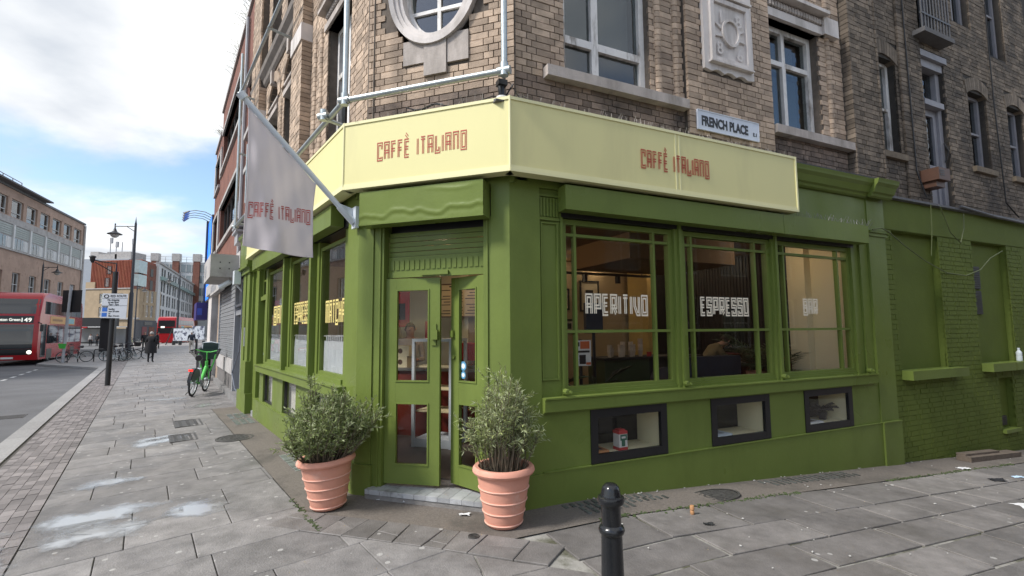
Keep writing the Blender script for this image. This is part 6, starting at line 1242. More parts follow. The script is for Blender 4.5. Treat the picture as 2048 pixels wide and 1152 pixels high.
for s, y in (('L', 1), ('R', -1)): S.update({'shoulder'+s: (.14, .175*y, .96), 'elbow'+s: (.26, .25*y, .76), 'wrist'+s: (.48, .12*y, .76), 'hip'+s: (-.03, .09*y, .48), 'knee'+s: (.38, .11*y, .50), 'ankle'+s: (.36, .11*y, .09), 'toe'+s: (.5, .12*y, .04)})
x, y, _ = FR(4.62, 0, -2.05); person('man in an olive shirt bent over a book at a table', S, {'top': cl('olive', (.19, .15, .08)), 'leg': cl('darkblue', (.02, .025, .04)), 'shoe': cl('black', (.015, .015, .016))}, (x, y, .36), math.atan2(-dR.y, -dR.x)+2.7, 1.0, hair=(.03, .015, .012))
t = thing('bar_stool', 'bench seat under the man bent over a book', 'seat', (x, y, .089)); m_ = MB(); m_.box((x, y, .56), (.5, .4, .06), aR); obj('seat', m_, M_wood, t); m_ = MB(); m_.box((x, y, .3), (.08, .3, .46), aR); obj('leg', m_, M_black, t)
fx = math.atan2(-dR.y, -dR.x)+2.7; tx, ty = x+.55*math.cos(fx), y+.55*math.sin(fx)
t = thing('cafe_table', 'small round table in front of the man bent over a book', 'table', (tx, ty, .089)); m_ = MB(); m_.lathe([(.32, 1.02-.0), (.32, 1.05)], (tx, ty, 0), 20); obj('top', m_, M_wood, t); m_ = MB(); m_.lathe([(.18, .089), (.18, .1), (.025, .13), (.025, 1.02)], (tx, ty, 0), 12); obj('leg', m_, M_black, t)
t = thing('open_book', 'open white book on the small round table', 'book', (tx, ty, 1.051)); m_ = MB(); m_.box((tx-.07, ty, 1.062), (.13, .2, .02), fx); m_.box((tx+.05, ty+.06, 1.062), (.13, .2, .02), fx); obj('pages', m_, mat('book_pages', (.6, .56, .48), .8), t)
# ================================================================ RED BRICK NEIGHBOUR ON THE HIGH STREET
bB = -35.8; dB = dirn(bB); PB = Vector(FL(7.42, 0, -.05)[:2]); FB = Frame(PB, dB, Vector((-dB.y, dB.x)))
M_redbr = mat('red_brown_brick', (.20, .085, .06), .9, .22, 3, .25, 50, dirt=(.12, .05, .04), dscale=1.2)
M_conc = mat('pale_concrete', (.42, .40, .385), .8, .1, 3, .1, 40, dirt=(.28, .26, .25), dscale=2)
M_shut = mat('grey_shutter', (.30, .31, .32), .45, .15, 5, metal=.3); M_gfr = mat('grey_frame', (.34, .345, .36), .5, .1, 5)
rd = thing('red_brick_building', 'red-brown brick building with ribbon windows next along the high street', 'building', FB(0, 0, 0)); rpart = lambda n, mb, m, **k: obj(n, mb, m, rd, **k)
rib = [(2.4, 8.0, 4.75, 6.15), (8.9, 10.7, 4.75, 6.15), (2.4, 8.0, 7.6, 9.0), (8.9, 10.7, 7.35, 8.55), (.35, .95, 4.3, 5.6), (.35, .95, 6.6, 7.9)]
rpart('wall', wall_cells(FB, 0, 8.6, 3.5, 10.1, rib, -.5, 0), M_redbr); rpart('wall', wall_cells(FB, 8.6, 11.2, 3.5, 9.25, rib, -.5, 0), M_redbr)
mb = MB(); mb.prism([FB(.1, 0, -.8)[:2], FB(11.1, 0, -.8)[:2], FB(11.1, 0, -7)[:2], FB(.1, 0, -7)[:2]], 0, 9.2); rpart('dark_core', mb, M_core)
mb = MB(); mb.fb(FB, 0, 8.6, 10.1, 10.22, -.5, .06); mb.fb(FB, 8.6, 11.22, 9.25, 9.36, -.5, .06); rpart('parapet_coping', mb, M_conc)
for a, b, c, d in rib:
    n = max(1, int((b-a)/.95)); mu = tuple(a+(b-a)*i/n for i in range(1, n)); window(FB, a, b, c, d, -.12, rd, mat('dark_bronze_frame', (.07, .06, .055), .5), M_glassU, mu, (), .06, .06, .07, name='ribbon_window')
    mb = MB(); mb.fb(FB, a-.1, b+.1, c-.12, c, -.1, .08); mb.fb(FB, a-.1, b+.1, d, d+.12, -.1, .06); rpart('concrete_band', mb, M_conc)
for a in (8.2, 10.68):
    for c, d in ((4.75, 6.15), (7.6, 8.55)): mb = MB(); mb.fb(FB, a, a+.5, c-.1, d+.1, .0, .05); rpart('white_panel', mb, M_conc)
mb = MB(); mb.fb(FB, .0, 11.25, 3.12, 3.52, -.3, .16); rpart('concrete_fascia', mb, M_conc)
mb = MB(); mb.fb(FB, 0, .35, -.1, 3.12, -.4, .0); mb.fb(FB, 6.5, 7.2, -.1, 3.12, -.4, .0); rpart('brick_pier', mb, M_brick)
mb = MB(); mb.fb(FB, 9.6, 11.2, -.1, 3.12, -.4, .05); rpart('stone_pier', mb, M_stone)
mb = MB(); mb.fb(FB, 7.2, 9.6, -.1, 3.12, -.9, -.6); rpart('dark_doorway', mb, M_black)
for a in (.36, 1.88): mb = MB(); mb.fb(FB, a, a+.12, -.1, 3.0, -.2, .02); rpart('door_frame', mb, M_gfr)
mb = MB(); mb.fb(FB, .48, 1.88, 2.08, 2.2, -.2, .0); mb.fb(FB, .48, 1.88, 2.3, 2.36, -.2, .0); rpart('door_frame', mb, M_gfr)
mb = MB(); mb.fb(FB, .48, 1.88, -.1, 3.0, -.75, -.6); rpart('doorway', mb, M_black)
mb = MB()
for i in range(22):
    u = .5+i*.065
    mb.tube([FB(u-.3, 2.36, -.08), FB(u+.3, 3.0, -.08)] if .78 < u < 1.6 else [FB(max(.48, min(1.88, u-.3)), 2.36 if u-.3 > .48 else 2.36+(.48-(u-.3))*1.07, -.08), FB(min(1.88, u+.3), 3.0 if u+.3 < 1.88 else 3.0-((u+.3)-1.88)*1.07, -.08)], .008, 4); 
    mb.tube([FB(min(1.88, u+.3), 2.36 if u+.3 < 1.88 else 2.36+((u+.3)-1.88)*1.07, -.07), FB(max(.48, u-.3), 3.0 if u-.3 > .48 else 3.0-(.48-(u-.3))*1.07, -.07)], .008, 4)
rpart('security_mesh', mb, M_gfr, kind='stuff')
for i in range(36): mb = MB(); v_ = .95+i*.057; mb.fprism(FB, [(2.05, v_), (6.4, v_), (6.4, v_+.05), (2.05, v_+.05)], -.06, -.02+.012*(i % 2)); rpart('shutter_slat', mb, M_shut)
mb = MB(); mb.fb(FB, 2.0, 2.06, .5, 3.05, -.1, .02); mb.fb(FB, 6.38, 6.48, .5, 3.05, -.1, .02); rpart('shutter_guide', mb, M_gfr)
mb = MB(); mb.fb(FB, 2.0, 6.5, .55, .93, -.2, .04); rpart('white_panel', mb, M_conc); mb = MB(); mb.fb(FB, 2.0, 6.5, -.1, .55, -.3, .0); rpart('stall_riser', mb, mat('grimy_render', (.15, .14, .135), .9, .3, 4))
mb = MB(); mb.fb(FB, 0, 6.5, -.1, .14, -.1, .10); rpart('plinth', mb, mat('grey_step', (.2, .195, .19), .9, .2, 4))
# signs and fittings on it
t = thing('box_sign', 'projecting white box sign beside the green pilaster', 'shop sign', FB(.2, 2.9, .16)); mb = MB(); mb.fb(FB, .12, 2.3, 2.9, 3.42, .16, .72); obj('box', mb, M_conc, t)
M_greyink = mat('faded_lettering', (.34, .35, .37), .6); put_text('OFF', .42, FB(2.05, 2.98, .722), (-dB.x, -dB.y, 0), (0, 0, 1), M_greyink, t, bold=.004); mb = MB(); [mb.fb(FB, .112, .12, v_, v_+.025, w_, w_+.025) for v_ in (3.08, 3.22) for w_ in (.34, .52)]; obj('bolts', mb, M_ink, t)
t = thing('shop_sign', 'flat white shop sign with faded lettering over the roller shutter', 'shop sign', FB(4, 2.9, .16)); mb = MB(); mb.fb(FB, 3.3, 6.6, 2.86, 3.3, .162, .3); obj('board', mb, M_conc, t); put_text('BARBERSHOP', .36, FB(6.4, 2.94, .302), (-dB.x, -dB.y, 0), (0, 0, 1), M_greyink, t, bold=.004)
t = thing('security_light', 'white tubular wall light beside the projecting box sign', 'wall light', FB(.4, 2.8, .0)); mb = MB(); mb.tube([FB(.35, 2.62, .05), FB(.3, 2.80, .22), FB(.28, 2.82, .34)], .03, 8); obj('arm', mb, M_pole, t); mb = MB(); mb.tube([FB(.3, 2.82, .30), FB(.42, 2.68, .5)], .06, 10); obj('head', mb, M_pole, t)
t = thing('alarm_box', 'white alarm box beside the green pilaster cap', 'alarm box', FL(7.25, 2.75, .14)); mb = MB(); mb.fb(FL, 7.15, 7.4, 2.72, 3.02, .11, .24); obj('case', mb, M_pole, t)
m_ = MB(); m_.tube([FB(.2, 2.8, .06), FB(.18, 1.8, .06), FB(.22, 1.2, .08), FB(.6, .7, .16), FB(.3, .35, .12), FB(.15, .3, .08)], .014, 6); setp(obj('cable', m_, mat('blue_grey_cable', (.12, .14, .18), .5)), 'blue-grey cable hanging beside the grey shop door', 'cable')
m_ = MB(); m_.tube([FB(1.25, 3.5, .06), FB(1.25, 9.9, .06)], .05, 8); setp(obj('downpipe', m_, M_gfr), 'grey downpipe on the red-brown brick wall', 'pipe')
t = thing('extract_vent', 'grey louvred extract vent on the red brick wall near the flag', 'vent', FB(.4, 4.3, .0)); mb = MB(); [mb.fb(FB, .2, 1.0, 4.0+i*.12, 4.05+i*.12, .0, .25) for i in range(3)]; mb.fb(FB, .3, .9, 3.75, 4.0, 0, .2); obj('louvre', mb, M_gfr, t)
mb = MB()
g = np.random.default_rng(2)
for i in range(110):
    u = g.choice([g.uniform(.2, 2.5), g.uniform(3.5, 5.5), g.uniform(8.6, 9.3)]); z0 = 10.22 if u < 8.6 else 9.36; p = Vector(FB(u, z0, g.uniform(-.2, .05))); q = p+Vector((g.normal(-.12, .12), g.normal(-.08, .1), g.uniform(.06, .28))); mb.tube([p, p.lerp(q, .5)+Vector((0, 0, .03)), q], .006, 3, False)
setp(obj('roof_weeds', mb, mat('dry_weed', (.22, .22, .13), .9, .3, 5)), 'dry weeds growing from the red brick parapet', 'weeds', kind='stuff')
# blue advertising screen beyond it
t = thing('billboard', 'tall bright blue advertising screen beyond the red brick building', 'billboard', FB(12, 3.0, 0)); mb = MB(); mb.fb(FB, 11.45, 13.4, 3.0, 6.7, -.15, .05); M_case = mat('dark_grey_case', (.05, .055, .065), .5); obj('case', mb, M_case, t); mb = MB(); mb.fb(FB, 11.5, 13.3, 3.08, 6.62, .052, .06); obj('screen', mb, emit('blue_screen', (.02, .16, .75), .45), t); mb = MB(); mb.fb(FB, 13.3, 13.5, 2.6, 6.75, .06, .14); obj('edge_frame', mb, M_case, t)
for i in range(4):
    u = 11.8+i*.5; mb = MB(); mb.tube([FB(u, 6.7, .0), FB(u, 6.84, .3), FB(u, 6.86, .65), FB(u, 6.78, .9)], .018, 6); o = obj('lamp_arm', mb, M_galv, t); mb = MB(); mb.tube([FB(u, 6.8, .85), FB(u, 6.66, 1.05)], [.04, .08], 8); obj('lamp_head', mb, M_galv, o)
t = thing('purple_kiosk_sign', 'deep purple projecting sign low under the blue screen', 'sign', FB(12.6, 2, 0)); mb = MB(); mb.fb(FB, 12.4, 14.3, 2.2, 2.95, .0, .42); obj('panel', mb, mat('purple_panel', (.035, .025, .16), .5), t); mb = MB(); mb.fb(FB, 12.38, 12.4, 2.4, 2.7, .2, .38); obj('print', mb, mat('sign_blue', (.05, .08, .4), .5), t)
nx = thing('far_terrace_building', 'plain dark low building behind the blue screen', 'building', FB(13, 0, -.4)); mb = MB(); mb.fb(FB, 11.3, 15.0, -.1, 6.4, -6, -.3); obj('wall', mb, M_redbr, nx); mb = MB(); mb.fb(FB, 11.25, 15.1, 6.4, 6.6, -6.1, -.2); obj('roof', mb, M_conc, nx)
mb = MB(); mb.fb(FB, 11.4, 14.8, .05, 2.9, -.3, -.2); obj('shopfront', mb, M_black, nx)
# ================================================================ BUILDINGS ACROSS THE HIGH STREET
def grid_building(name, label, F, W, Hh, depth, wallm, wins, fm, gm, core=True, fw=.09, fd=.14, taper=0):
    t = thing(name, label, 'building', F(W/2, 0, 0)); obj('wall', wall_cells(F, 0, W, -.3, Hh, [w[:4] for w in wins], -.6, 0), wallm, t)
    mb = MB(); mb.prism([F(.2, 0, -1.2)[:2], F(W-.4-taper*.12, 0, -1.2)[:2], F(W-.4-taper, 0, -depth)[:2], F(.2, 0, -depth)[:2]], -.3, Hh-.15); obj('dark_core', mb, M_core, t)
    mb = MB(); mb.fb(F, 0, .5, -.3, Hh, -depth, -.6); obj('side_wall', mb, wallm, t); mb = MB(); mb.prism([F(W-taper*.06, 0, -.6)[:2], F(W-.5-taper*.06, 0, -.6)[:2], F(W-.5-taper, 0, -depth)[:2], F(W-taper, 0, -depth)[:2]], -.3, Hh); obj('side_wall', mb, wallm, t)
    for w in wins:
        mu = w[4] if len(w) > 4 else ((w[0]+w[1])/2,); ta = w[5] if len(w) > 5 else ((w[2]+w[3])/2,); window(F, *w[:4], -.15, t, fm, gm, mu, ta, fw, fw*.7, fd)
    return t
M_glassF = glass('far_window_glass', (.45, .5, .52), 3.2); M_wfr = mat('white_frame', (.62, .62, .61), .6, .06, 3)
M_tan = mat('tan_brick', (.41, .285, .22), .9, .18, 1.2, .2, 30, dirt=(.27, .18, .135), dscale=2.6, dlo=.58, dhi=.68); M_tan2 = mat('purple_tan_brick', (.21, .15, .12), .9, .15, 1.5, .2, 30)
o_ = Vector((-50.6, 56.0)); dBr = (Vector((-43.4, 40.0))-o_).normalized(); FBr = Frame(o_, dBr, Vector((-dBr.y, dBr.x)))
if FBr.N.x < 0: FBr.N = -FBr.N
WBR = 46
wins = []
for i in range(17): a = .75+i*2.62; wins.append((a, a+2.0, 12.0, 13.6, (), (12.45,)))
for i in range(15):
    a = 1.5+i*3.0; wins.append((a, a+1.35, 5.05, 7.15)); wins.append((a, a+1.35, 1.2, 3.3))
br = grid_building('long_brick_building', 'long tan brick office building across the road with white ribbon storey', FBr, WBR, 14.4, 12, M_tan, wins, M_wfr, M_glassF, fw=.08)
mb = MB(); mb.fb(FBr, .3, WBR, 9.1, 11.85, -.1, .03); obj('white_storey', mb, M_conc, br); mb = MB(); mb.fb(FBr, -.02, WBR, 11.3, 11.9, .0, .10); mb.fb(FBr, -.02, WBR, 8.98, 9.12, .0, .12); obj('concrete_band', mb, M_conc, br)
for i in range(15):
    a = .5+i*2.95; mb = MB(); mb.fb(FBr, a, a+.28, 9.1, 11.3, .03, .16); obj('white_pier', mb, M_wfr, br)
    mb = MB(); [mb.fb(FBr, a+.32, a+2.9, 10.3+k*.19, 10.46+k*.19, .03, .07) for k in range(5)]; obj('louvre_panel', mb, mat('pale_louvre', (.36, .39, .37), .6), br)
    mb = MB(); mb.fb(FBr, a+.35, a+2.87, 9.18, 10.18, .035, .045); o = obj('window', mb, mat('grey_glass', (.12, .135, .14), .1, .3, .8, spec=1), br)
    mb = MB(); mb.fb(FBr, a+.4, a+1.2, 9.2, 10.15, .046, .05); obj('blind', mb, M_wfr, o)
    for k in range(5): mb = MB(); mb.fb(FBr, a+.35+k*.62, a+.41+k*.62, 9.18, 10.18, .046, .07); obj('mullion', mb, M_wfr, o)
mb = MB(); mb.fb(FBr, -.1, WBR, 14.4, 14.6, -.8, .12); mb.fb(FBr, 10, WBR, 14.62, 14.75, -2.5, .7); obj('roof_edge', mb, mat('roof_grey', (.15, .15, .155), .8), br)
mb = MB()
for i in range(12): mb.tube([FBr(13+i*1.6, 14.7, -.6), FBr(13+i*1.6, 15.7, -.6)], .04, 5)
mb.tube([FBr(13, 15.7, -.6), FBr(30, 15.7, -.6)], .04, 5); mb.tube([FBr(13, 15.2, -.6), FBr(30, 15.2, -.6)], .03, 5); mb.fb(FBr, 17.0, 17.8, 14.75, 16.2, -1.8, -1.0); obj('roof_railing', mb, M_gfr, br)
mb = MB(); mb.tube([FBr(.08, .0, .1), FBr(.08, 14.3, .1)], .12, 8); obj('downpipe', mb, M_conc, br)
# beige corner house with rust-red steel top
o2 = Vector((-86.5, 97.0)); d2 = Vector((1, -.12)).normalized(); FG = Frame(o2, d2, Vector((d2.y, -d2.x)))
wl = [(3.2+i*3.6, 4.9+i*3.6, v, v+2.0) for i in range(3) for v in (4.9, 7.6)]
M_beige = mat('yellow_stock_brick', (.38, .29, .19), .9, .15, 1, .2, 20); M_rust = mat('rust_cladding', (.25, .062, .032), .7, .2, 1.5, streak=6, dirt=(.33, .12, .06), dscale=1.5)
bg = grid_building('beige_brick_house', 'yellow-beige brick corner house with a rust-red steel storey on top', FG, 12.2, 10.6, 10, M_beige, wl, M_wfr, M_glassF, fw=.16, taper=4.6)
mb = MB(); mb.prism([FG(.6, 0, -.3)[:2], FG(12.1, 0, -.3)[:2], FG(7.9, 0, -9)[:2], FG(.6, 0, -9)[:2]], 10.6, 16.4); obj('steel_storey', mb, M_rust, bg)
for i in range(34): mb = MB(); mb.fb(FG, .7+i*.34, .76+i*.34, 10.7, 16.3, -.3, -.22); obj('cladding_seam', mb, M_rust, bg)
for a, b, c, d in ((4.3, 5.3, 13.6, 15.2), (4.0, 5.0, 11.0, 12.8)): window(FG, a, b, c, d, -.2, bg, M_black, M_glassF, (), (), .1, .1, .1)
mb = MB(); mb.fb(FG, -.2, 1.9, 10.6, 12.0, -2, -.1); [mb.lathe([(.25, 0), (.2, 1.0)], FG(a, 12.0, -1), 8) for a in (.3, 1.4)]; obj('chimney', mb, M_beige, bg)
mb = MB(); mb.fb(FG, -.1, 12.3, 4.35, 4.7, -.2, .3); mb.fb(FG, -.1, 12.3, 10.5, 10.7, -.2, .15); obj('cornice', mb, M_conc, bg)
mb = MB(); mb.fb(FG, -4, 4.6, 2.7, 4.3, .0, .5); obj('black_fascia', mb, M_black, bg); mb = MB(); mb.fb(FG, .4, 4.6, .0, 2.7, .02, .12); obj('shopfront', mb, M_black, bg)
# rounded corner: glass bay, red brick return, beige return with pub front
c2 = Vector(FG(12.2, 0, 0)[:2]); d3 = Vector((-.26, .965)).normalized(); FH = Frame(c2, d3, Vector((d3.y, -d3.x)))
wl = [(.9+i*2.1, 2.1+i*2.1, v, v+2.4) for i in range(3) for v in (4.9, 7.9)]
pb = grid_building('corner_pub', 'narrow beige and red brick return with a dark pub front', FH, 7.4, 10.4, 1.5, M_beige, wl, M_wfr, M_glassF, fw=.16)
mb = MB(); mb.fb(FH, .05, 7.3, 10.4, 15.9, -1.2, -.2); obj('red_brick_storey', mb, M_redbr, pb); mb = MB(); mb.fb(FH, -2.0, 1.4, 10.9, 13.2, -.6, .5); mb.fb(FH, -2.0, 1.4, 13.5, 16.0, -.6, .5); obj('glass_bay', mb, mat('bay_glass', (.3, .36, .36), .1, .2, 1, spec=1), pb)
for v_ in (11.4, 13.8):
    mb = MB(); mb.fb(FH, 2.2, 2.8, v_, v_+2, -.2, -.15); obj('window', mb, M_wfr, pb)
mb = MB(); mb.fb(FH, 4.6, 5.8, 13.4, 15, -.2, -.15); mb.fb(FH, 4.6, 5.8, 10.6, 12.6, -.2, -.15); obj('window', mb, M_black, pb)
mb = MB(); mb.fb(FH, -.1, 7.5, .0, 4.2, -.3, .25); obj('pub_front', mb, mat('slate_paint', (.06, .062, .07), .6), pb); mb = MB(); mb.fb(FH, 1.2, 3.2, .1, 2.9, .25, .3); obj('door', mb, mat('maroon_door', (.16, .02, .025), .5), pb); mb = MB(); mb.fb(FH, 4.2, 6.6, .1, 2.9, .25, .3); obj('door', mb, M_redbr, pb); mb = MB(); mb.fb(FH, 2.0, 5.4, 3.2, 3.9, .25, .35); obj('name_board', mb, mat('pub_board', (.14, .13, .12), .6), pb)
# white office block receding up the street
o3 = Vector((-76.3, 103.0)); d4 = dirn(-27); FW = Frame(o3, d4, Vector((d4.y, -d4.x)))
wl = [(3.0+i*7.4+k*3.0, 5.2+i*7.4+k*3.0, v, v+h) for i in range(7) for k in (0, 1) for v, h in ((4.3, 2.6), (7.6, 2.6), (10.7, 2.4), (14.2, 1.8))]
wb = grid_building('white_office_block', 'white rendered office block with regular dark windows further up the street', FW, 56, 16.6, 10, M_wfr, wl, mat('slate_frame', (.12, .13, .14), .6), M_glassF, fw=.14)
mb = MB(); mb.fb(FW, 2, 55, 13.2, 14.0, .02, .6); obj('glass_balcony', mb, mat('sea_glass', (.28, .40, .38), .2, .1, 1), wb); mb = MB(); mb.fb(FW, 0, 56, .0, 3.8, .02, .3); obj('shopfront', mb, mat('dim_shopfront', (.2, .17, .16), .6, .3, .4), wb); mb = MB(); mb.fb(FW, -.1, 56, 16.6, 17.0, -.6, .3); obj('parapet', mb, M_conc, wb)
FW2 = Frame(Vector(FW(56.5, 0, -.5)[:2]), d4, FW.N); wl = [(2+i*5, 4.5+i*5, v, v+2.4) for i in range(5) for v in (4.5, 8.2, 11.6)]
grid_building('grey_office_block', 'smaller grey-white block at the far end of the street', FW2, 28, 14.6, 10, M_tan2, wl, M_wfr, M_glassF, fw=.3)
# tall glass and brick office behind
o5 = Vector((-112, 150.0)); d5 = Vector((1, .22)).normalized(); FT = Frame(o5, d5, Vector((d5.y, -d5.x)))
tw = thing('glass_office_tower', 'big glass office with brick piers rising behind the white block', 'building', FT(15, 0, 0)); mb = MB(); mb.fb(FT, -14, 36, 0, 24.0, -16, 0); obj('wall', mb, mat('tower_white', (.5, .52, .53), .6), tw)
for v_ in (10.5, 14.5, 18.5, 22.0):
    mb = MB(); mb.fb(FT, -14, 36, v_-1.2, v_+1.2, .0, .1); o = obj('window', mb, mat('tower_glass', (.16, .20, .22), .08, .3, .15, spec=1), tw); mb = MB(); [mb.fb(FT, -14+i*1.6, -13.85+i*1.6, v_-1.2, v_+1.2, .1, .2) for i in range(31)]; obj('mullion', mb, M_wfr, o)
for i in range(9): mb = MB(); a = -13+i*5.9; mb.fb(FT, a, a+1.8, 0, 24.2, .0, .7); o = obj('brick_pier', mb, M_redbr, tw); mb = MB(); mb.fb(FT, a-.2, a+2, 24.2, 26.6, -.8, .8); obj('pier_cap', mb, M_conc, o)
mb = MB(); [mb.tube([FT(-14+i*2, 24, -1), FT(-14+i*2, 25.8, -1)], .06, 4) for i in range(26)]; mb.tube([FT(-14, 25.8, -1), FT(36, 25.8, -1)], .06, 4); mb.tube([FT(-14, 25, -1), FT(36, 25, -1)], .05, 4); obj('roof_railing', mb, M_gfr, tw)
rf = thing('plant_room', 'pale rooftop plant rooms and masts above the rust-red storey', 'rooftop', (-95, 118, 16)); mb = MB(); mb.box((-101.5, 122, 10), (13, 8, 20)); obj('base', mb, mat('roof_block', (.33, .36, .40), .7), rf); mb = MB(); mb.box((-101, 121, 20.6), (5, 5, 1.4)); mb.box((-97, 121, 20.9), (4, 5, 2)); mb.box((-105, 121, 21), (2, 3, 2.2)); obj('plant', mb, M_conc, rf)
mb = MB(); [mb.tube([(x, 120, 20), (x, 120, z)], .10, 5) for x, z in ((-101.5, 25.5), (-100, 24.3), (-98.5, 24.6), (-95.9, 25.2), (-95.2, 23.8))]; [mb.box((x, 120, z), (.5, .5, 1.4)) for x, z in ((-101.3, 25), (-99.8, 24), (-95.7, 24.7))]; obj('mast', mb, M_gfr, rf)
# ================================================================ BUSES
M_bred = mat('bus_red', (.40, .012, .018), .22, .04, 2); M_bgl = mat('bus_glass', (.02, .024, .028), .04, .2, 1, spec=1); M_btrim = mat('bus_black', (.014, .014, .016), .35); M_tyre = mat('tyre', (.016, .016, .017), .8, .2, 20)
PF = [(0.0, .32), (.10, .75), (.13, 1.2), (.08, 2.2), (.0, 2.9), (-.16, 3.6), (-.42, 4.1), (-.85, 4.33), (-1.6, 4.40), (-10.4, 4.40), (-10.9, 4.25), (-11.15, 3.8), (-11.2, 2.0), (-11.2, .32)]
def bus_x(z):
    for (x0, z0), (x1, z1) in zip(PF[:8], PF[1:9]):
        if z0 <= z <= z1: return x0+(x1-x0)*(z-z0)/(z1-z0)
    return 0
def make_bus(label, loc, rz, rear=False):
    t = thing('double_decker_bus', label, 'bus', loc, rz); bm = bmesh.new(); n = len(PF); vs = [[bm.verts.new((x, y, z)) for x, z in PF] for y in (-1.26, 1.26)]
    fs = [bm.faces.new(vs[0]), bm.faces.new(vs[1][::-1])]+[bm.faces.new((vs[0][(i+1) % n], vs[0][i], vs[1][i], vs[1][(i+1) % n])) for i in range(n)]
    ed = [e for f in fs[:2] for e in f.edges if not all(v.co.z < .4 for v in e.verts)]; bmesh.ops.bevel(bm, geom=ed, offset=.17, segments=4, affect='EDGES', profile=.5); me = bpy.data.meshes.new('body'); bmesh.ops.recalc_face_normals(bm, faces=bm.faces); bm.to_mesh(me); bm.free(); smooth_mesh(me, 35); obj('body', me, M_bred, t, world=False)
    def front(name, poly_yz, m, off=.012, parent=t, sub=7):
        mb = MB(); (y0, z0), (y1, z1) = poly_yz
        ny = 10
        for i in range(sub+1):
            z = z0+(z1-z0)*i/sub
            for j in range(ny+1):
                y = y0+(y1-y0)*j/ny; e = max(0, abs(y)-1.09); mb.v.append((bus_x(z)+off-.17*(1-math.sqrt(max(0, 1-(e/.17)**2))) if e > 0 else bus_x(z)+off, y, z))
        for i in range(sub):
            for j in range(ny): k = i*(ny+1)+j; mb.f.append((k, k+1, k+ny+2, k+ny+1))
        return obj(name, mb, m, parent, world=False, smooth=True)
    front('windscreen', ((-1.2, .98), (1.2, 2.42)), M_bgl); front('upper_windscreen', ((-1.18, 3.05), (1.18, 3.95)), M_bgl); db = front('destination_blind', ((-1.0, 2.50), (1.0, 2.92)), M_btrim, .014)
    front('front_apron', ((-1.2, .60), (1.2, .97)), M_btrim, .013); front('bumper', ((-1.23, .33), (1.23, .62)), M_bred, .016)
    M_led = emit('blind_white', (.9, .9, .8), .3)
    for txt, sz, y_, z_ in (('Edmonton Green', .24, -.92, 2.62), ('149', .34, .42, 2.57)):
        m2 = font_mesh(txt, sz, 'blind_lettering', .004, 'LEFT', .001, .8 if sz < .3 else 1); m2.transform(Matrix(((0, 0, 1), (1, 0, 0), (0, 1, 0))).to_4x4()); m2.transform(Matrix.Translation((bus_x(z_)+.035, y_, z_))); m2.materials.append(M_led); o = bpy.data.objects.new('blind_lettering', m2); COL.objects.link(o); o.parent = db
    for y in (-.92, .92):
        mb = MB(); mb.lathe([(.09, 0), (.11, .03), (.0, .06)], (bus_x(.78)+.0, y, .78), 14, Vector((1, 0, 0))); obj('headlight', mb, emit('headlight_glow', (1, .95, .82), .7), t, world=False)
    mb = MB(); mb.box((.12, 0, .46), (.02, .52, .11)); obj('number_plate', mb, M_wfr, t, world=False)
    for s in (-1, 1):
        y = s*1.264
        def side(name, x0, x1, z0, z1, m, o=0, n_=0): mb = MB(); mb.box(((x0+x1)/2, y+s*o, (z0+z1)/2), (abs(x1-x0), .012, z1-z0)); return obj(name, mb, m, t, world=False)
        for k in range(6): side('side_window', -.95-k*1.62, -2.5-k*1.62, 3.08, 3.85, M_bgl)
        side('door' if s < 0 else 'side_window', -.45, -1.5, .45, 2.45, M_bgl); side('side_window', -1.65, -4.1, 1.25, 2.4, M_bgl); side('door' if s < 0 else 'side_window', -4.25, -5.5, .45 if s < 0 else 1.25, 2.4, M_bgl)
        for k in range(3): side('side_window', -5.65-k*1.7, -7.25-k*1.7, 1.25, 2.4, M_bgl)
        a = side('advert_panel', -2.2, -8.6, 2.5, 2.98, mat('orange_advert', (.62, .33, .10), .5)); mb = MB(); mb.box((-7.6, y+s*.008, 2.74), (1.6, .012, .36)); obj('advert_print', mb, mat('teal_print', (.22, .45, .48), .5), a, world=False)
        mb = MB(); mb.box((-3.9, y+s*.008, 2.74), (2.4, .012, .14)); obj('advert_print', mb, mat('brown_print', (.3, .14, .04), .5), a, world=False)
        for xw in (-2.35, -8.3):
            mb = MB(); mb.torus((xw, s*1.14, .5), .36, .13, (0, 1, 0), 22, 8); w = obj('wheel', mb, M_tyre, t, world=False, smooth=True); mb = MB(); mb.lathe([(.27, 0), (.27, .05), (.1, .08)], (xw, s*1.16, .5), 16, Vector((0, s, 0))); obj('rim', mb, M_gfr, w, world=False)
            mb = MB(); mb.box((xw, s*1.2, .62), (1.15, .14, .6)); obj('wheel_arch', mb, M_btrim, t, world=False)
        mb = MB(); mb.tube([(.02, s*1.2, 2.55), (.3, s*1.42, 2.45)], .03, 6); mb.box((.32, s*1.45, 2.2), (.10, .16, .42)); obj('mirror', mb, M_btrim, t, world=False)
    mb = MB(); mb.box((-11.2, 0, 3.3), (.03, 2.2, 1.0)); mb.box((-11.21, 0, 2.2), (.03, 2.3, .9)); obj('rear_window', mb, M_btrim, t, world=False); mb = MB(); mb.box((-11.22, .5, 2.75), (.02, .5, .25)); obj('rear_number', mb, emit('dim_number', (.8, .8, .7), .5), t, world=False)
    for y in (-1.05, 1.05): mb = MB(); mb.box((-11.21, y, 1.1), (.03, .18, .7)); obj('tail_light', mb, emit('tail_glow', (.8, .02, .01), .6), t, world=False)
    mb = MB(); mb.box((-6, 0, 4.41), (8.6, 1.8, .02)); obj('roof_sky_sheen', mb, M_wfr, t, world=False)  # white sheet paints the sky's reflection onto the red roof
    return t
bd = dirn(-32); bang = math.atan2(-bd.y, -bd.x)
bc = Vector((-28.3, 28.8))+Vector((-math.cos(R(32)), -math.sin(R(32))))*1.26
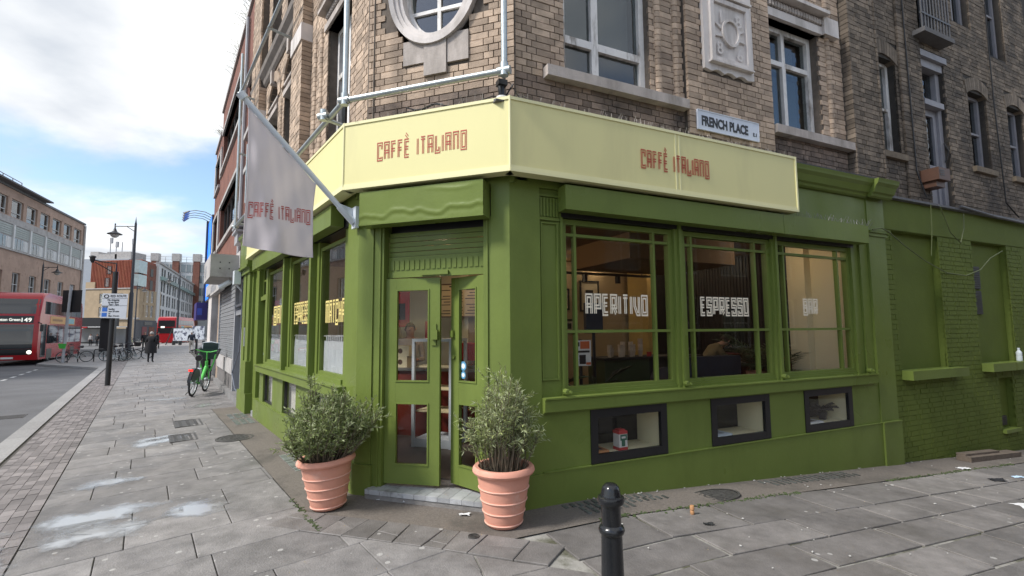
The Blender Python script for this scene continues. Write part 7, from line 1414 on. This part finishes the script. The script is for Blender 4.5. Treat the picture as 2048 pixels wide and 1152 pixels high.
make_bus('red double decker bus coming down the road, destination 149', (bc.x, bc.y, -.213), bang)
b2 = dirn(-20.5); make_bus('red double decker bus driving away in the distance', (-54.6+b2.x*11.2, 76+b2.y*11.2, -.213), math.atan2(b2.y, b2.x))
# ================================================================ BICYCLES
def make_bike(name, label, loc, rz, fm, ebike=False, basket=None, lean=0, group=None):
    t = thing(name, label, 'bicycle', loc, rz, group); t.rotation_euler = (lean, 0, rz); r = .335; wb = 1.06
    for x, nm in ((0, 'rear'), (wb, 'front')):
        mb = MB(); mb.torus((x, 0, r), r-.022, .024 if ebike else .018, (0, 1, 0), 28, 8); w = obj('wheel', mb, M_tyre, t, world=False, smooth=True)
        mb = MB(); mb.torus((x, 0, r), r-.05, .010, (0, 1, 0), 28, 6); obj('rim', mb, M_galv, w, world=False); mb = MB(); mb.lathe([(.03, -.05), (.05 if ebike else .025, 0), (.03, .05)], (x, 0, r), 10, Vector((0, 1, 0)))
        for k in range(14): a = 2*PI*k/14; mb.tube([(x+.03*math.cos(a), .02*(-1)**k, r+.03*math.sin(a)), (x+(r-.05)*math.cos(a+.25), 0, r+(r-.05)*math.sin(a+.25))], .0025, 3, False)
        obj('spokes', mb, M_galv, w, world=False)
        mb = MB(); n = 14
        for i in range(n):
            a0, a1 = R(20)+R(165)*i/n if x == 0 else R(30)+R(130)*i/n, 0
            a1 = (R(20)+R(165)*(i+1)/n) if x == 0 else (R(30)+R(130)*(i+1)/n); rr = r+.02
            mb.add([(x+rr*math.cos(a), y, r+rr*math.sin(a)) for a in (a0, a1) for y in (-.03, .03)]+[(x+(rr+.004)*math.cos(a), y, r+(rr+.004)*math.sin(a)) for a in (a0, a1) for y in (-.03, .03)], [(0, 1, 3, 2), (4, 6, 7, 5), (0, 2, 6, 4), (1, 5, 7, 3)])
        obj('mudguard', mb, M_btrim, t, world=False)
    bb = Vector((.44, 0, .29)); hd_ = Vector((.90, 0, .80)); sc = Vector((.33, 0, .62)); fk = .035 if ebike else .018
    mb = MB(); mb.tube([bb, sc], fk*.9, 8); mb.tube([hd_-Vector((-.03, 0, .12)), Vector((.62, 0, .33)), bb], fk*1.3, 10) if ebike else mb.tube([hd_-Vector((-.03, 0, .1)), bb], fk, 8); mb.tube([hd_+Vector((-.01, 0, .02)), hd_+Vector((.03, 0, -.16))], fk*1.1, 8)
    if not ebike: mb.tube([hd_-Vector((-.0, 0, .03)), sc], fk*.9, 8)
    for y in (-.06, .06): mb.tube([bb+Vector((0, y*.4, 0)), (0, y, r)], .012, 6); mb.tube([sc+Vector((0, y*.2, -.05)), (0, y, r)], .010, 6); mb.tube([hd_+Vector((.03, y*.8, -.16)), (wb, y, r)], .015, 6)
    obj('frame', mb, fm, t, world=False, smooth=True)
    mb = MB(); mb.tube([sc, sc+Vector((-.04, 0, .27))], .016, 8); obj('seat_post', mb, M_galv, t, world=False)
    mb = MB(); c = sc+Vector((-.05, 0, .30)); mb.tube([c+Vector((-.13, 0, .01)), c+Vector((-.05, 0, .02)), c+Vector((.05, 0, .01)), c+Vector((.15, 0, 0))], [.075, .085, .045, .022], 10); obj('saddle', mb, M_btrim, t, world=False, smooth=True)
    mb = MB(); h0 = hd_+Vector((-.02, 0, .05)); mb.tube([h0, h0+Vector((-.05, 0, .20))], .016, 8); hb = h0+Vector((-.05, 0, .21)); mb.tube([hb+Vector((-.16, -.31, .03)), hb+Vector((-.06, -.24, .05)), hb+Vector((.02, -.08, .0)), hb+Vector((.02, .08, .0)), hb+Vector((-.06, .24, .05)), hb+Vector((-.16, .31, .03))], .014, 8); o = obj('handlebar', mb, M_btrim if not ebike else fm, t, world=False, smooth=True)
    for y in (-1, 1): mb = MB(); mb.tube([hb+Vector((-.08, y*.255, .048)), hb+Vector((-.19, y*.325, .025))], .02, 8); mb.tube([hb+Vector((-.06, y*.23, .03)), hb+Vector((-.15, y*.29, -.01))], .007, 5); obj('grip', mb, M_btrim, o, world=False)
    mb = MB(); mb.lathe([(.09, -.01), (.09, .01)], bb+Vector((0, -.06, 0)), 16, Vector((0, 1, 0))); mb.tube([bb+Vector((0, -.08, 0)), bb+Vector((.12, -.09, -.12))], .012, 6); mb.tube([bb+Vector((0, .08, 0)), bb+Vector((-.12, .09, .12))], .012, 6); mb.box(bb+Vector((.12, -.14, -.12)), (.09, .09, .025)); mb.box(bb+Vector((-.12, .14, .12)), (.09, .09, .025)); obj('crank', mb, M_galv, t, world=False)
    if basket:
        mb = MB(); b0 = hd_+Vector((.22, 0, .10)); s0, s1 = (.13, .15), (.19, .215); z0, z1 = b0.z-.04, b0.z+.24
        lo = [(b0.x+a*s0[0], b*s0[1], z0) for a, b in ((-1, -1), (1, -1), (1, 1), (-1, 1))]; hi = [(b0.x+a*s1[0], b*s1[1], z1) for a, b in ((-1, -1), (1, -1), (1, 1), (-1, 1))]; li = [(b0.x+a*(s0[0]-.012), b*(s0[1]-.012), z0+.012) for a, b in ((-1, -1), (1, -1), (1, 1), (-1, 1))]; hi2 = [(b0.x+a*(s1[0]-.012), b*(s1[1]-.012), z1) for a, b in ((-1, -1), (1, -1), (1, 1), (-1, 1))]
        mb.add(lo+hi+hi2+li, [(0, 3, 2, 1)]+[(i, (i+1) % 4, 4+(i+1) % 4, 4+i) for i in range(4)]+[(4+i, 4+(i+1) % 4, 8+(i+1) % 4, 8+i) for i in range(4)]+[(8+i, 8+(i+1) % 4, 12+(i+1) % 4, 12+i) for i in range(4)]+[(12, 13, 14, 15)]); bo_ = obj('basket', mb, basket, t, world=False)
        if ebike:
            mb = MB(); mb.box((b0.x+.0, 0, z1+.05), (.05, .36, .22), 0, -.15); obj('sign_panel', mb, mat('ebike_panel', (.03, .055, .05), .4), bo_, world=False); mb = MB(); mb.tube([(b0.x, -.19, z1-.06), (b0.x-.02, -.19, z1+.15), (b0.x-.03, 0, z1+.18), (b0.x-.02, .19, z1+.15), (b0.x, .19, z1-.06)], .016, 6); obj('panel_rim', mb, M_pole, bo_, world=False)
    if ebike:
        mb = MB(); mb.box((.34, 0, .50), (.10, .09, .34), 0, -.22); obj('battery', mb, M_pole, t, world=False); mb = MB(); n = 10
        for y in (-.045, .045):
            pts = [(r*1.06*math.cos(R(25)+R(150)*i/n), y, r+r*1.06*math.sin(R(25)+R(150)*i/n)) for i in range(n+1)]; k = len(mb.v); mb.add([(0.02, y, r+.06)]+pts, [(0, i+1, i+2) for i in range(n)])
        obj('wheel_cover', mb, mat('ebike_dark_green', (.03, .075, .045), .45), t, world=False); mb = MB(); mb.box((-.335, 0, .66), (.03, .09, .05)); obj('tail_light', mb, emit('tail_glow', (.8, .02, .01), .6), t, world=False); mb = MB(); mb.tube([(.36, .06, .26), (.30, .22, .01), (.33, .23, .0)], .011, 6); obj('kickstand', mb, M_btrim, t, world=False)
        mb = MB(); mb.tube([(.93, -.09, .55), (.90, -.16, .78), (.86, -.2, 1.0)], .02, 8); mb.tube([(.93, .09, .55), (.90, .16, .78), (.86, .2, 1.0)], .02, 8); obj('front_brace', mb, fm, t, world=False)
    return t
M_lime = mat('lime_green_paint', (.10, .50, .09), .35, .05, 4); M_limeb = mat('lime_green_plastic', (.06, .42, .06), .4, .05, 4)
e0, e1 = Vector((-8.42, 12.78)), Vector((-8.72, 13.72)); ea = math.atan2((e1-e0).y, (e1-e0).x)
make_bike('hire_bike', 'bright green electric hire bike parked alone on the pavement near the shutters', (e0.x, e0.y, gz(e0.x, e0.y)), ea, M_lime, True, mat('ebike_basket', (.02, .045, .035), .5), lean=R(4)).scale = (1.06,)*3
gB = 'bicycles at the cycle stands'
pv = math.atan2(.67, .74)
for lb, x, y, a, fm, bk in (('dark bicycle with a bright green basket at the stands behind the road signs', -26.2, 29.75, pv+PI, M_btrim, M_limeb), ('slim black bicycle in the middle of the cycle stands', -25.6, 30.4, pv-.3, M_btrim, None), ('grey bicycle turned end-on at the cycle stands', -25.0, 30.2, pv-1.1, M_gfr, None), ('black bicycle at the right end of the stands beside the sign post', -25.3, 31.7, pv, M_btrim, None), ('dark hire bicycle with a deep frame right of the green basket', -25.6, 31.2, pv+.1, mat('navy_paint', (.02, .03, .05), .4), M_btrim)):
    make_bike('bicycle', lb, (x, y, -.10), a, fm, False, bk, R(rnd.uniform(-6, 6)), gB)
for i, (x, y) in enumerate(((-26.9, 29.6), (-26.0, 30.4), (-25.1, 31.2))):
    t = thing('cycle_stand', ('left', 'middle', 'right')[i]+' black hoop of the cycle stands on the build-out', 'cycle stand', (x, y, -.10), group='cycle stands on the build-out'); mb = MB(); mb.tube([(0, -.35, 0), (0, -.35, .65), (0, -.28, .75), (0, .28, .75), (0, .35, .65), (0, .35, 0)], .03, 8); obj('hoop', mb, M_btrim, t, world=False, smooth=True)
# ================================================================ POSTS, SIGNS, LAMPS
def lamp_post(label, x, y, h, arm, adir, z0=-.1):
    t = thing('street_lamp', label, 'street lamp', (x, y, z0)); M_lp = mat('lamp_black', (.022, .024, .03), .4, .2, 6); s = h/11.5; ad = Vector((math.cos(adir), math.sin(adir), 0))
    mb = MB(); mb.lathe([(.24*s, 0), (.24*s, .9*s), (.2*s, 1.0*s), (.17*s, 1.1*s), (.16*s, h*.45), (.12*s, h*.46), (.09*s, h-.2*s), (.05*s, h), (.0, h+.5*s)], n=14); obj('post', mb, M_lp, t, world=False, smooth=True)
    mb = MB(); p = Vector((0, 0, h*.965)); mb.tube([p, p+ad*arm], .045*s, 8); mb.tube([p-Vector((0, 0, .5*s)), p+ad*arm*.45], .03*s, 6); mb.tube([p+ad*arm+Vector((0, 0, .25*s)), p+ad*arm-Vector((0, 0, .25*s))], .05*s, 8); obj('arm', mb, M_lp, t, world=False)
    mb = MB(); c = p+ad*arm-Vector((0, 0, .2*s)); mb.lathe([(.08*s, 0), (.12*s, -.15*s), (.2*s, -.3*s), (.55*s, -.48*s), (.55*s, -.52*s)], tuple(c), 18); obj('lamp_shade', mb, M_lp, t, world=False, smooth=True); mb = MB(); mb.lathe([(.32*s, -.5*s), (.3*s, -.66*s), (.15*s, -.8*s), (.0, -.84*s)], tuple(c), 14); obj('lantern_glass', mb, mat('lantern', (.5, .5, .48), .3), t, world=False, smooth=True); return t
lamp_post('tall black street lamp standing at the far pavement edge', -33.4, 42.0, 11.6, 1.75, math.atan2(-.05, -1)); lamp_post('black street lamp in front of the long tan brick building', -44.3, 45.0, 8.4, 1.25, math.atan2(.1, 1), -.2); lamp_post('distant black street lamp near the blue screen', -50.8, 73.0, 10.6, 1.5, math.atan2(-.1, -1))
lamp_post('far black street lamp in front of the pub corner', -69.0, 88.0, 10.5, 1.5, math.atan2(-.1, 1))
t = thing('parking_sign', 'white red-route parking sign on a dark post at the kerb', 'road sign', (-13.35, 16.15, -.08)); sx_ = Vector((.98, .05, 0)); Fs = Frame(Vector((-13.35, 16.05)), Vector((.995, .1)).normalized(), Vector((.1, -.995)).normalized())
mb = MB(); mb.tube([(-13.46, 16.15, -.08), (-13.42, 16.15, 3.72)], .075, 12); obj('post', mb, M_btrim, t, smooth=True)
mb = MB(); mb.tube([(-13.42, 16.15, 3.72), (-13.40, 16.13, 4.0), (-13.8, 16.0, 4.05), (-14.0, 15.9, 4.1)], .022, 6); mb.tube([(-13.42, 16.15, 3.65), (-13.95, 15.92, 4.02)], .018, 6); obj('camera_arm', mb, M_btrim, t); mb = MB(); mb.lathe([(.03, 4.0), (.07, 4.08), (.075, 4.17), (.10, 4.19), (.09, 4.22), (.03, 4.25)], (-14.02, 15.9, 0), 12); obj('camera', mb, M_btrim, t, smooth=True)
mb = MB(); mb.fprism(Fs, [(-.38, 2.16), (.42, 2.14), (.45, 2.96), (-.34, 2.98)], .0, .012); pl = obj('sign_plate', mb, mat('sign_white', (.52, .54, .58), .5, .04, 4), t)
mb = MB(); mb.fb(Fs, -.35, .44, 2.80, 2.808, .012, .015); mb.fb(Fs, -.36, .43, 2.56, 2.568, .012, .015); obj('rule', mb, M_ink, pl); mb = MB(); mb.fb(Fs, -.33, -.17, 2.37, 2.5, .012, .015); mb.fb(Fs, -.34, -.18, 2.2, 2.33, .012, .015); obj('blue_symbol', mb, mat('sign_symbol_blue', (.02, .12, .45), .5), pl)
obj('roundel', ring(Fs, (-.22, 2.88), .05, .04, .085, .065, .012, .016, 20), M_ink, pl)
for tx_, sz_, u_, v_ in (('RED ROUTE', .11, -.1, 2.85), ('No stopping', .085, -.18, 2.73), ('at any time', .085, -.16, 2.655), ('7am - 7pm', .085, -.14, 2.58), ('Except', .075, -.33, 2.51), ('loading', .075, -.13, 2.43), ('max 20 mins', .075, -.13, 2.35), ('or', .07, -.13, 2.28), ('Max. 3 hours', .075, -.13, 2.2)): put_text(tx_, sz_, Fs(u_, v_, .014), (Fs.D.x, Fs.D.y, 0), (0, 0, 1), M_ink, pl, bold=.002, sx=.85)
t = thing('road_sign_back', 'black back of a large road sign on a grey post by the cycle stands', 'road sign', (-26.9, 29.0, -.1)); mb = MB(); mb.tube([(-26.95, 29, -.1), (-26.75, 29, 4.5)], .075, 10); obj('post', mb, M_gfr, t, smooth=True); mb = MB(); mb.box((-26.75, 29.12, 3.6), (1.15, .04, 1.35)); obj('plate', mb, M_btrim, t)
t = thing('advert_pillar', 'dark freestanding advert pillar beside the sign post', 'advert pillar', (-38.6, 46.0, -.1)); mb = MB(); mb.box((-38.6, 46, 1.45), (1.1, .5, 3.1), .2); obj('body', mb, mat('pillar_grey', (.035, .037, .042), .5), t); mb = MB(); mb.lathe([(.6, 3.0), (.5, 3.3), (.1, 3.45)], (-38.6, 46, 0), 12); obj('cap', mb, M_btrim, t)
# bus shelter across the road
t = thing('bus_shelter', 'long black bus shelter with a red end across the road', 'bus shelter', (-60, 70, -.2)); FS = Frame(Vector((-64.5, 69.5)), Vector((1, .05)).normalized(), Vector((.05, -1)).normalized())
mb = MB(); mb.fb(FS, 0, 7.6, 2.5, 2.62, -1.6, .2); obj('roof', mb, M_wfr, t); mb = MB(); mb.fb(FS, 1.9, 7.4, 2.62, 3.9, .0, .12); obj('fascia', mb, M_btrim, t); mb = MB(); mb.fb(FS, 0, 3.2, 2.4, 2.6, .2, .3); obj('red_edge', mb, M_bred, t)
for u in (.1, 3.7, 7.4): mb = MB(); mb.fb(FS, u, u+.1, -.2, 2.5, -1.5, -1.4); obj('post', mb, M_btrim, t)
mb = MB(); mb.fb(FS, .2, 7.4, .1, 2.3, -1.46, -1.44); obj('back_panel', mb, mat('shelter_glass', (.25, .26, .27), .2, .3, .5), t); mb = MB(); mb.fb(FS, .8, 3, .25, .4, -1.3, -.9); obj('bench', mb, M_btrim, t)
# parked bicycles far off, a banner barrier and the people
t = thing('banner_barrier', 'low hoarding covered in blue-white posters across the pavement', 'hoarding', (-43.6, 64.5, -.1)); FX = Frame(Vector((-46.2, 65.2)), Vector((.97, -.25)).normalized(), Vector((-.25, -.97)).normalized())
M_poster = mat('pasted_posters', (.5, .55, .62), .8, .2, 1.2, dirt=(.06, .07, .12), dscale=2.2, dlo=.5, dhi=.56)
mb = MB(); mb.fb(FX, .5, 3.6, .55, 2.25, .0, .06); obj('panel', mb, M_poster, t); mb = MB(); mb.fb(FX, 3.65, 5.6, .7, 2.5, -.02, .04); obj('panel', mb, M_poster, t); mb = MB(); mb.fb(FX, .48, 3.62, .50, .56, -.03, .09); mb.fb(FX, .48, 3.62, 2.24, 2.32, -.03, .09); obj('rail', mb, M_btrim, t)
for u in (.5, 1.6, 3.5, 5.5): mb = MB(); mb.fb(FX, u, u+.12, -.1, .56, -.2, .2); obj('leg', mb, M_btrim, t)
mb = MB(); mb.tube([FX(-.6, -.1, .2), FX(.3, 2.3, 0)], .06, 6); mb.tube([FX(.3, 2.3, 0), FX(.4, .3, -.2)], .06, 6); obj('easel', mb, M_btrim, t)
blk_c = {'top': cl('coal', (.012, .012, .014)), 'leg': cl('soot', (.016, .016, .018)), 'shoe': cl('black', (.015, .015, .016))}
def face(b): return math.atan2(math.cos(R(b)), math.sin(R(b)))
grey_h = (.35, .33, .31)
person('person in a bulky long black coat standing on the pavement', base_pose(), blk_c, (-20.8, 27.8, -.045), face(-20), 1.0, hair=grey_h, fat=1.25, skirt=.42)
person('person in a dark jacket behind the one in the long coat, facing us', walk(base_pose()), {'top': cl('charcoal', (.02, .021, .024)), 'leg': cl('olive_drab', (.03, .035, .028)), 'shoe': blk_c['shoe']}, (-35.3, 46.3, -.1), face(140), 1.04, hair=(.3, .25, .2), fat=1.2)
person('person in black bending arm out towards the hoarding', walk(base_pose(), .1), blk_c, (-37.5, 51.0, -.1), face(60), 1.05, hair=(.02, .02, .02), fat=1.3)
person('white-haired person in a navy jacket and pale trousers walking away', walk(base_pose(), .13), {'top': cl('navy', (.02, .028, .045)), 'leg': cl('offwhite', (.5, .47, .42)), 'shoe': blk_c['shoe']}, (-26.0, 39.1, -.0), face(-30), 1.0, hair=(.5, .5, .5), fat=1.1)
q = [('person in a white top waiting under the bus shelter', -60.6, 69.3, (.5, .48, .46)), ('person in dark clothes waiting under the shelter beside the one in white', -59.9, 69.6, (.015, .015, .018)), ('person in a grey hoodie at the right end of the shelter', -58.6, 69.8, (.12, .12, .13)), ('seated-looking person in brown at the left end of the shelter', -63.2, 69.2, (.09, .06, .05)), ('person in black by the far parked bicycles', -62.0, 83.0, (.014, .014, .016))]
for i, (lb, x, y, c) in enumerate(q): person(lb, base_pose(), {'top': mat('cloth_w%d' % i, c, .85), 'leg': blk_c['leg'], 'shoe': blk_c['shoe']}, (x, y, -.2), face(160+i*20), 1.0)
for i in range(7): make_bike('bicycle', 'parked bicycle %s from the left in the far row before the brick wall' % ('first', 'second', 'third', 'fourth', 'fifth', 'sixth', 'seventh')[i], (-68.5+i*1.05, 84.5, -.15), R(200+i*7), (M_btrim, M_gfr, M_limeb)[i % 3], False, M_limeb if i % 3 == 2 else None, 0, 'bicycles parked before the far brick wall')
t = thing('litter_bin', 'slim dark bin at the foot of the shuttered shop', 'bin', FB(7.3, 0, .35)); mb = MB(); mb.lathe([(.2, 0), (.22, 1.0), (.18, 1.1)], FB(7.4, -.01, .35), 12); obj('body', mb, M_btrim, t); mb = MB(); mb.lathe([(.19, 1.1), (.1, 1.17)], FB(7.4, -.01, .35), 12); obj('lid', mb, M_btrim, t)
t = thing('blue_boundary_post', 'slender dark post beyond the hire bike at the kerbside hoarding', 'post', (-24.6, 37.6, -.1)); mb = MB(); mb.tube([(-24.6, 37.6, -.1), (-24.6, 37.6, 1.1)], .08, 8); obj('shaft', mb, M_btrim, t); mb = MB(); mb.lathe([(.09, 1.1), (.0, 1.2)], (-24.6, 37.6, 0), 8); obj('cap', mb, M_btrim, t)
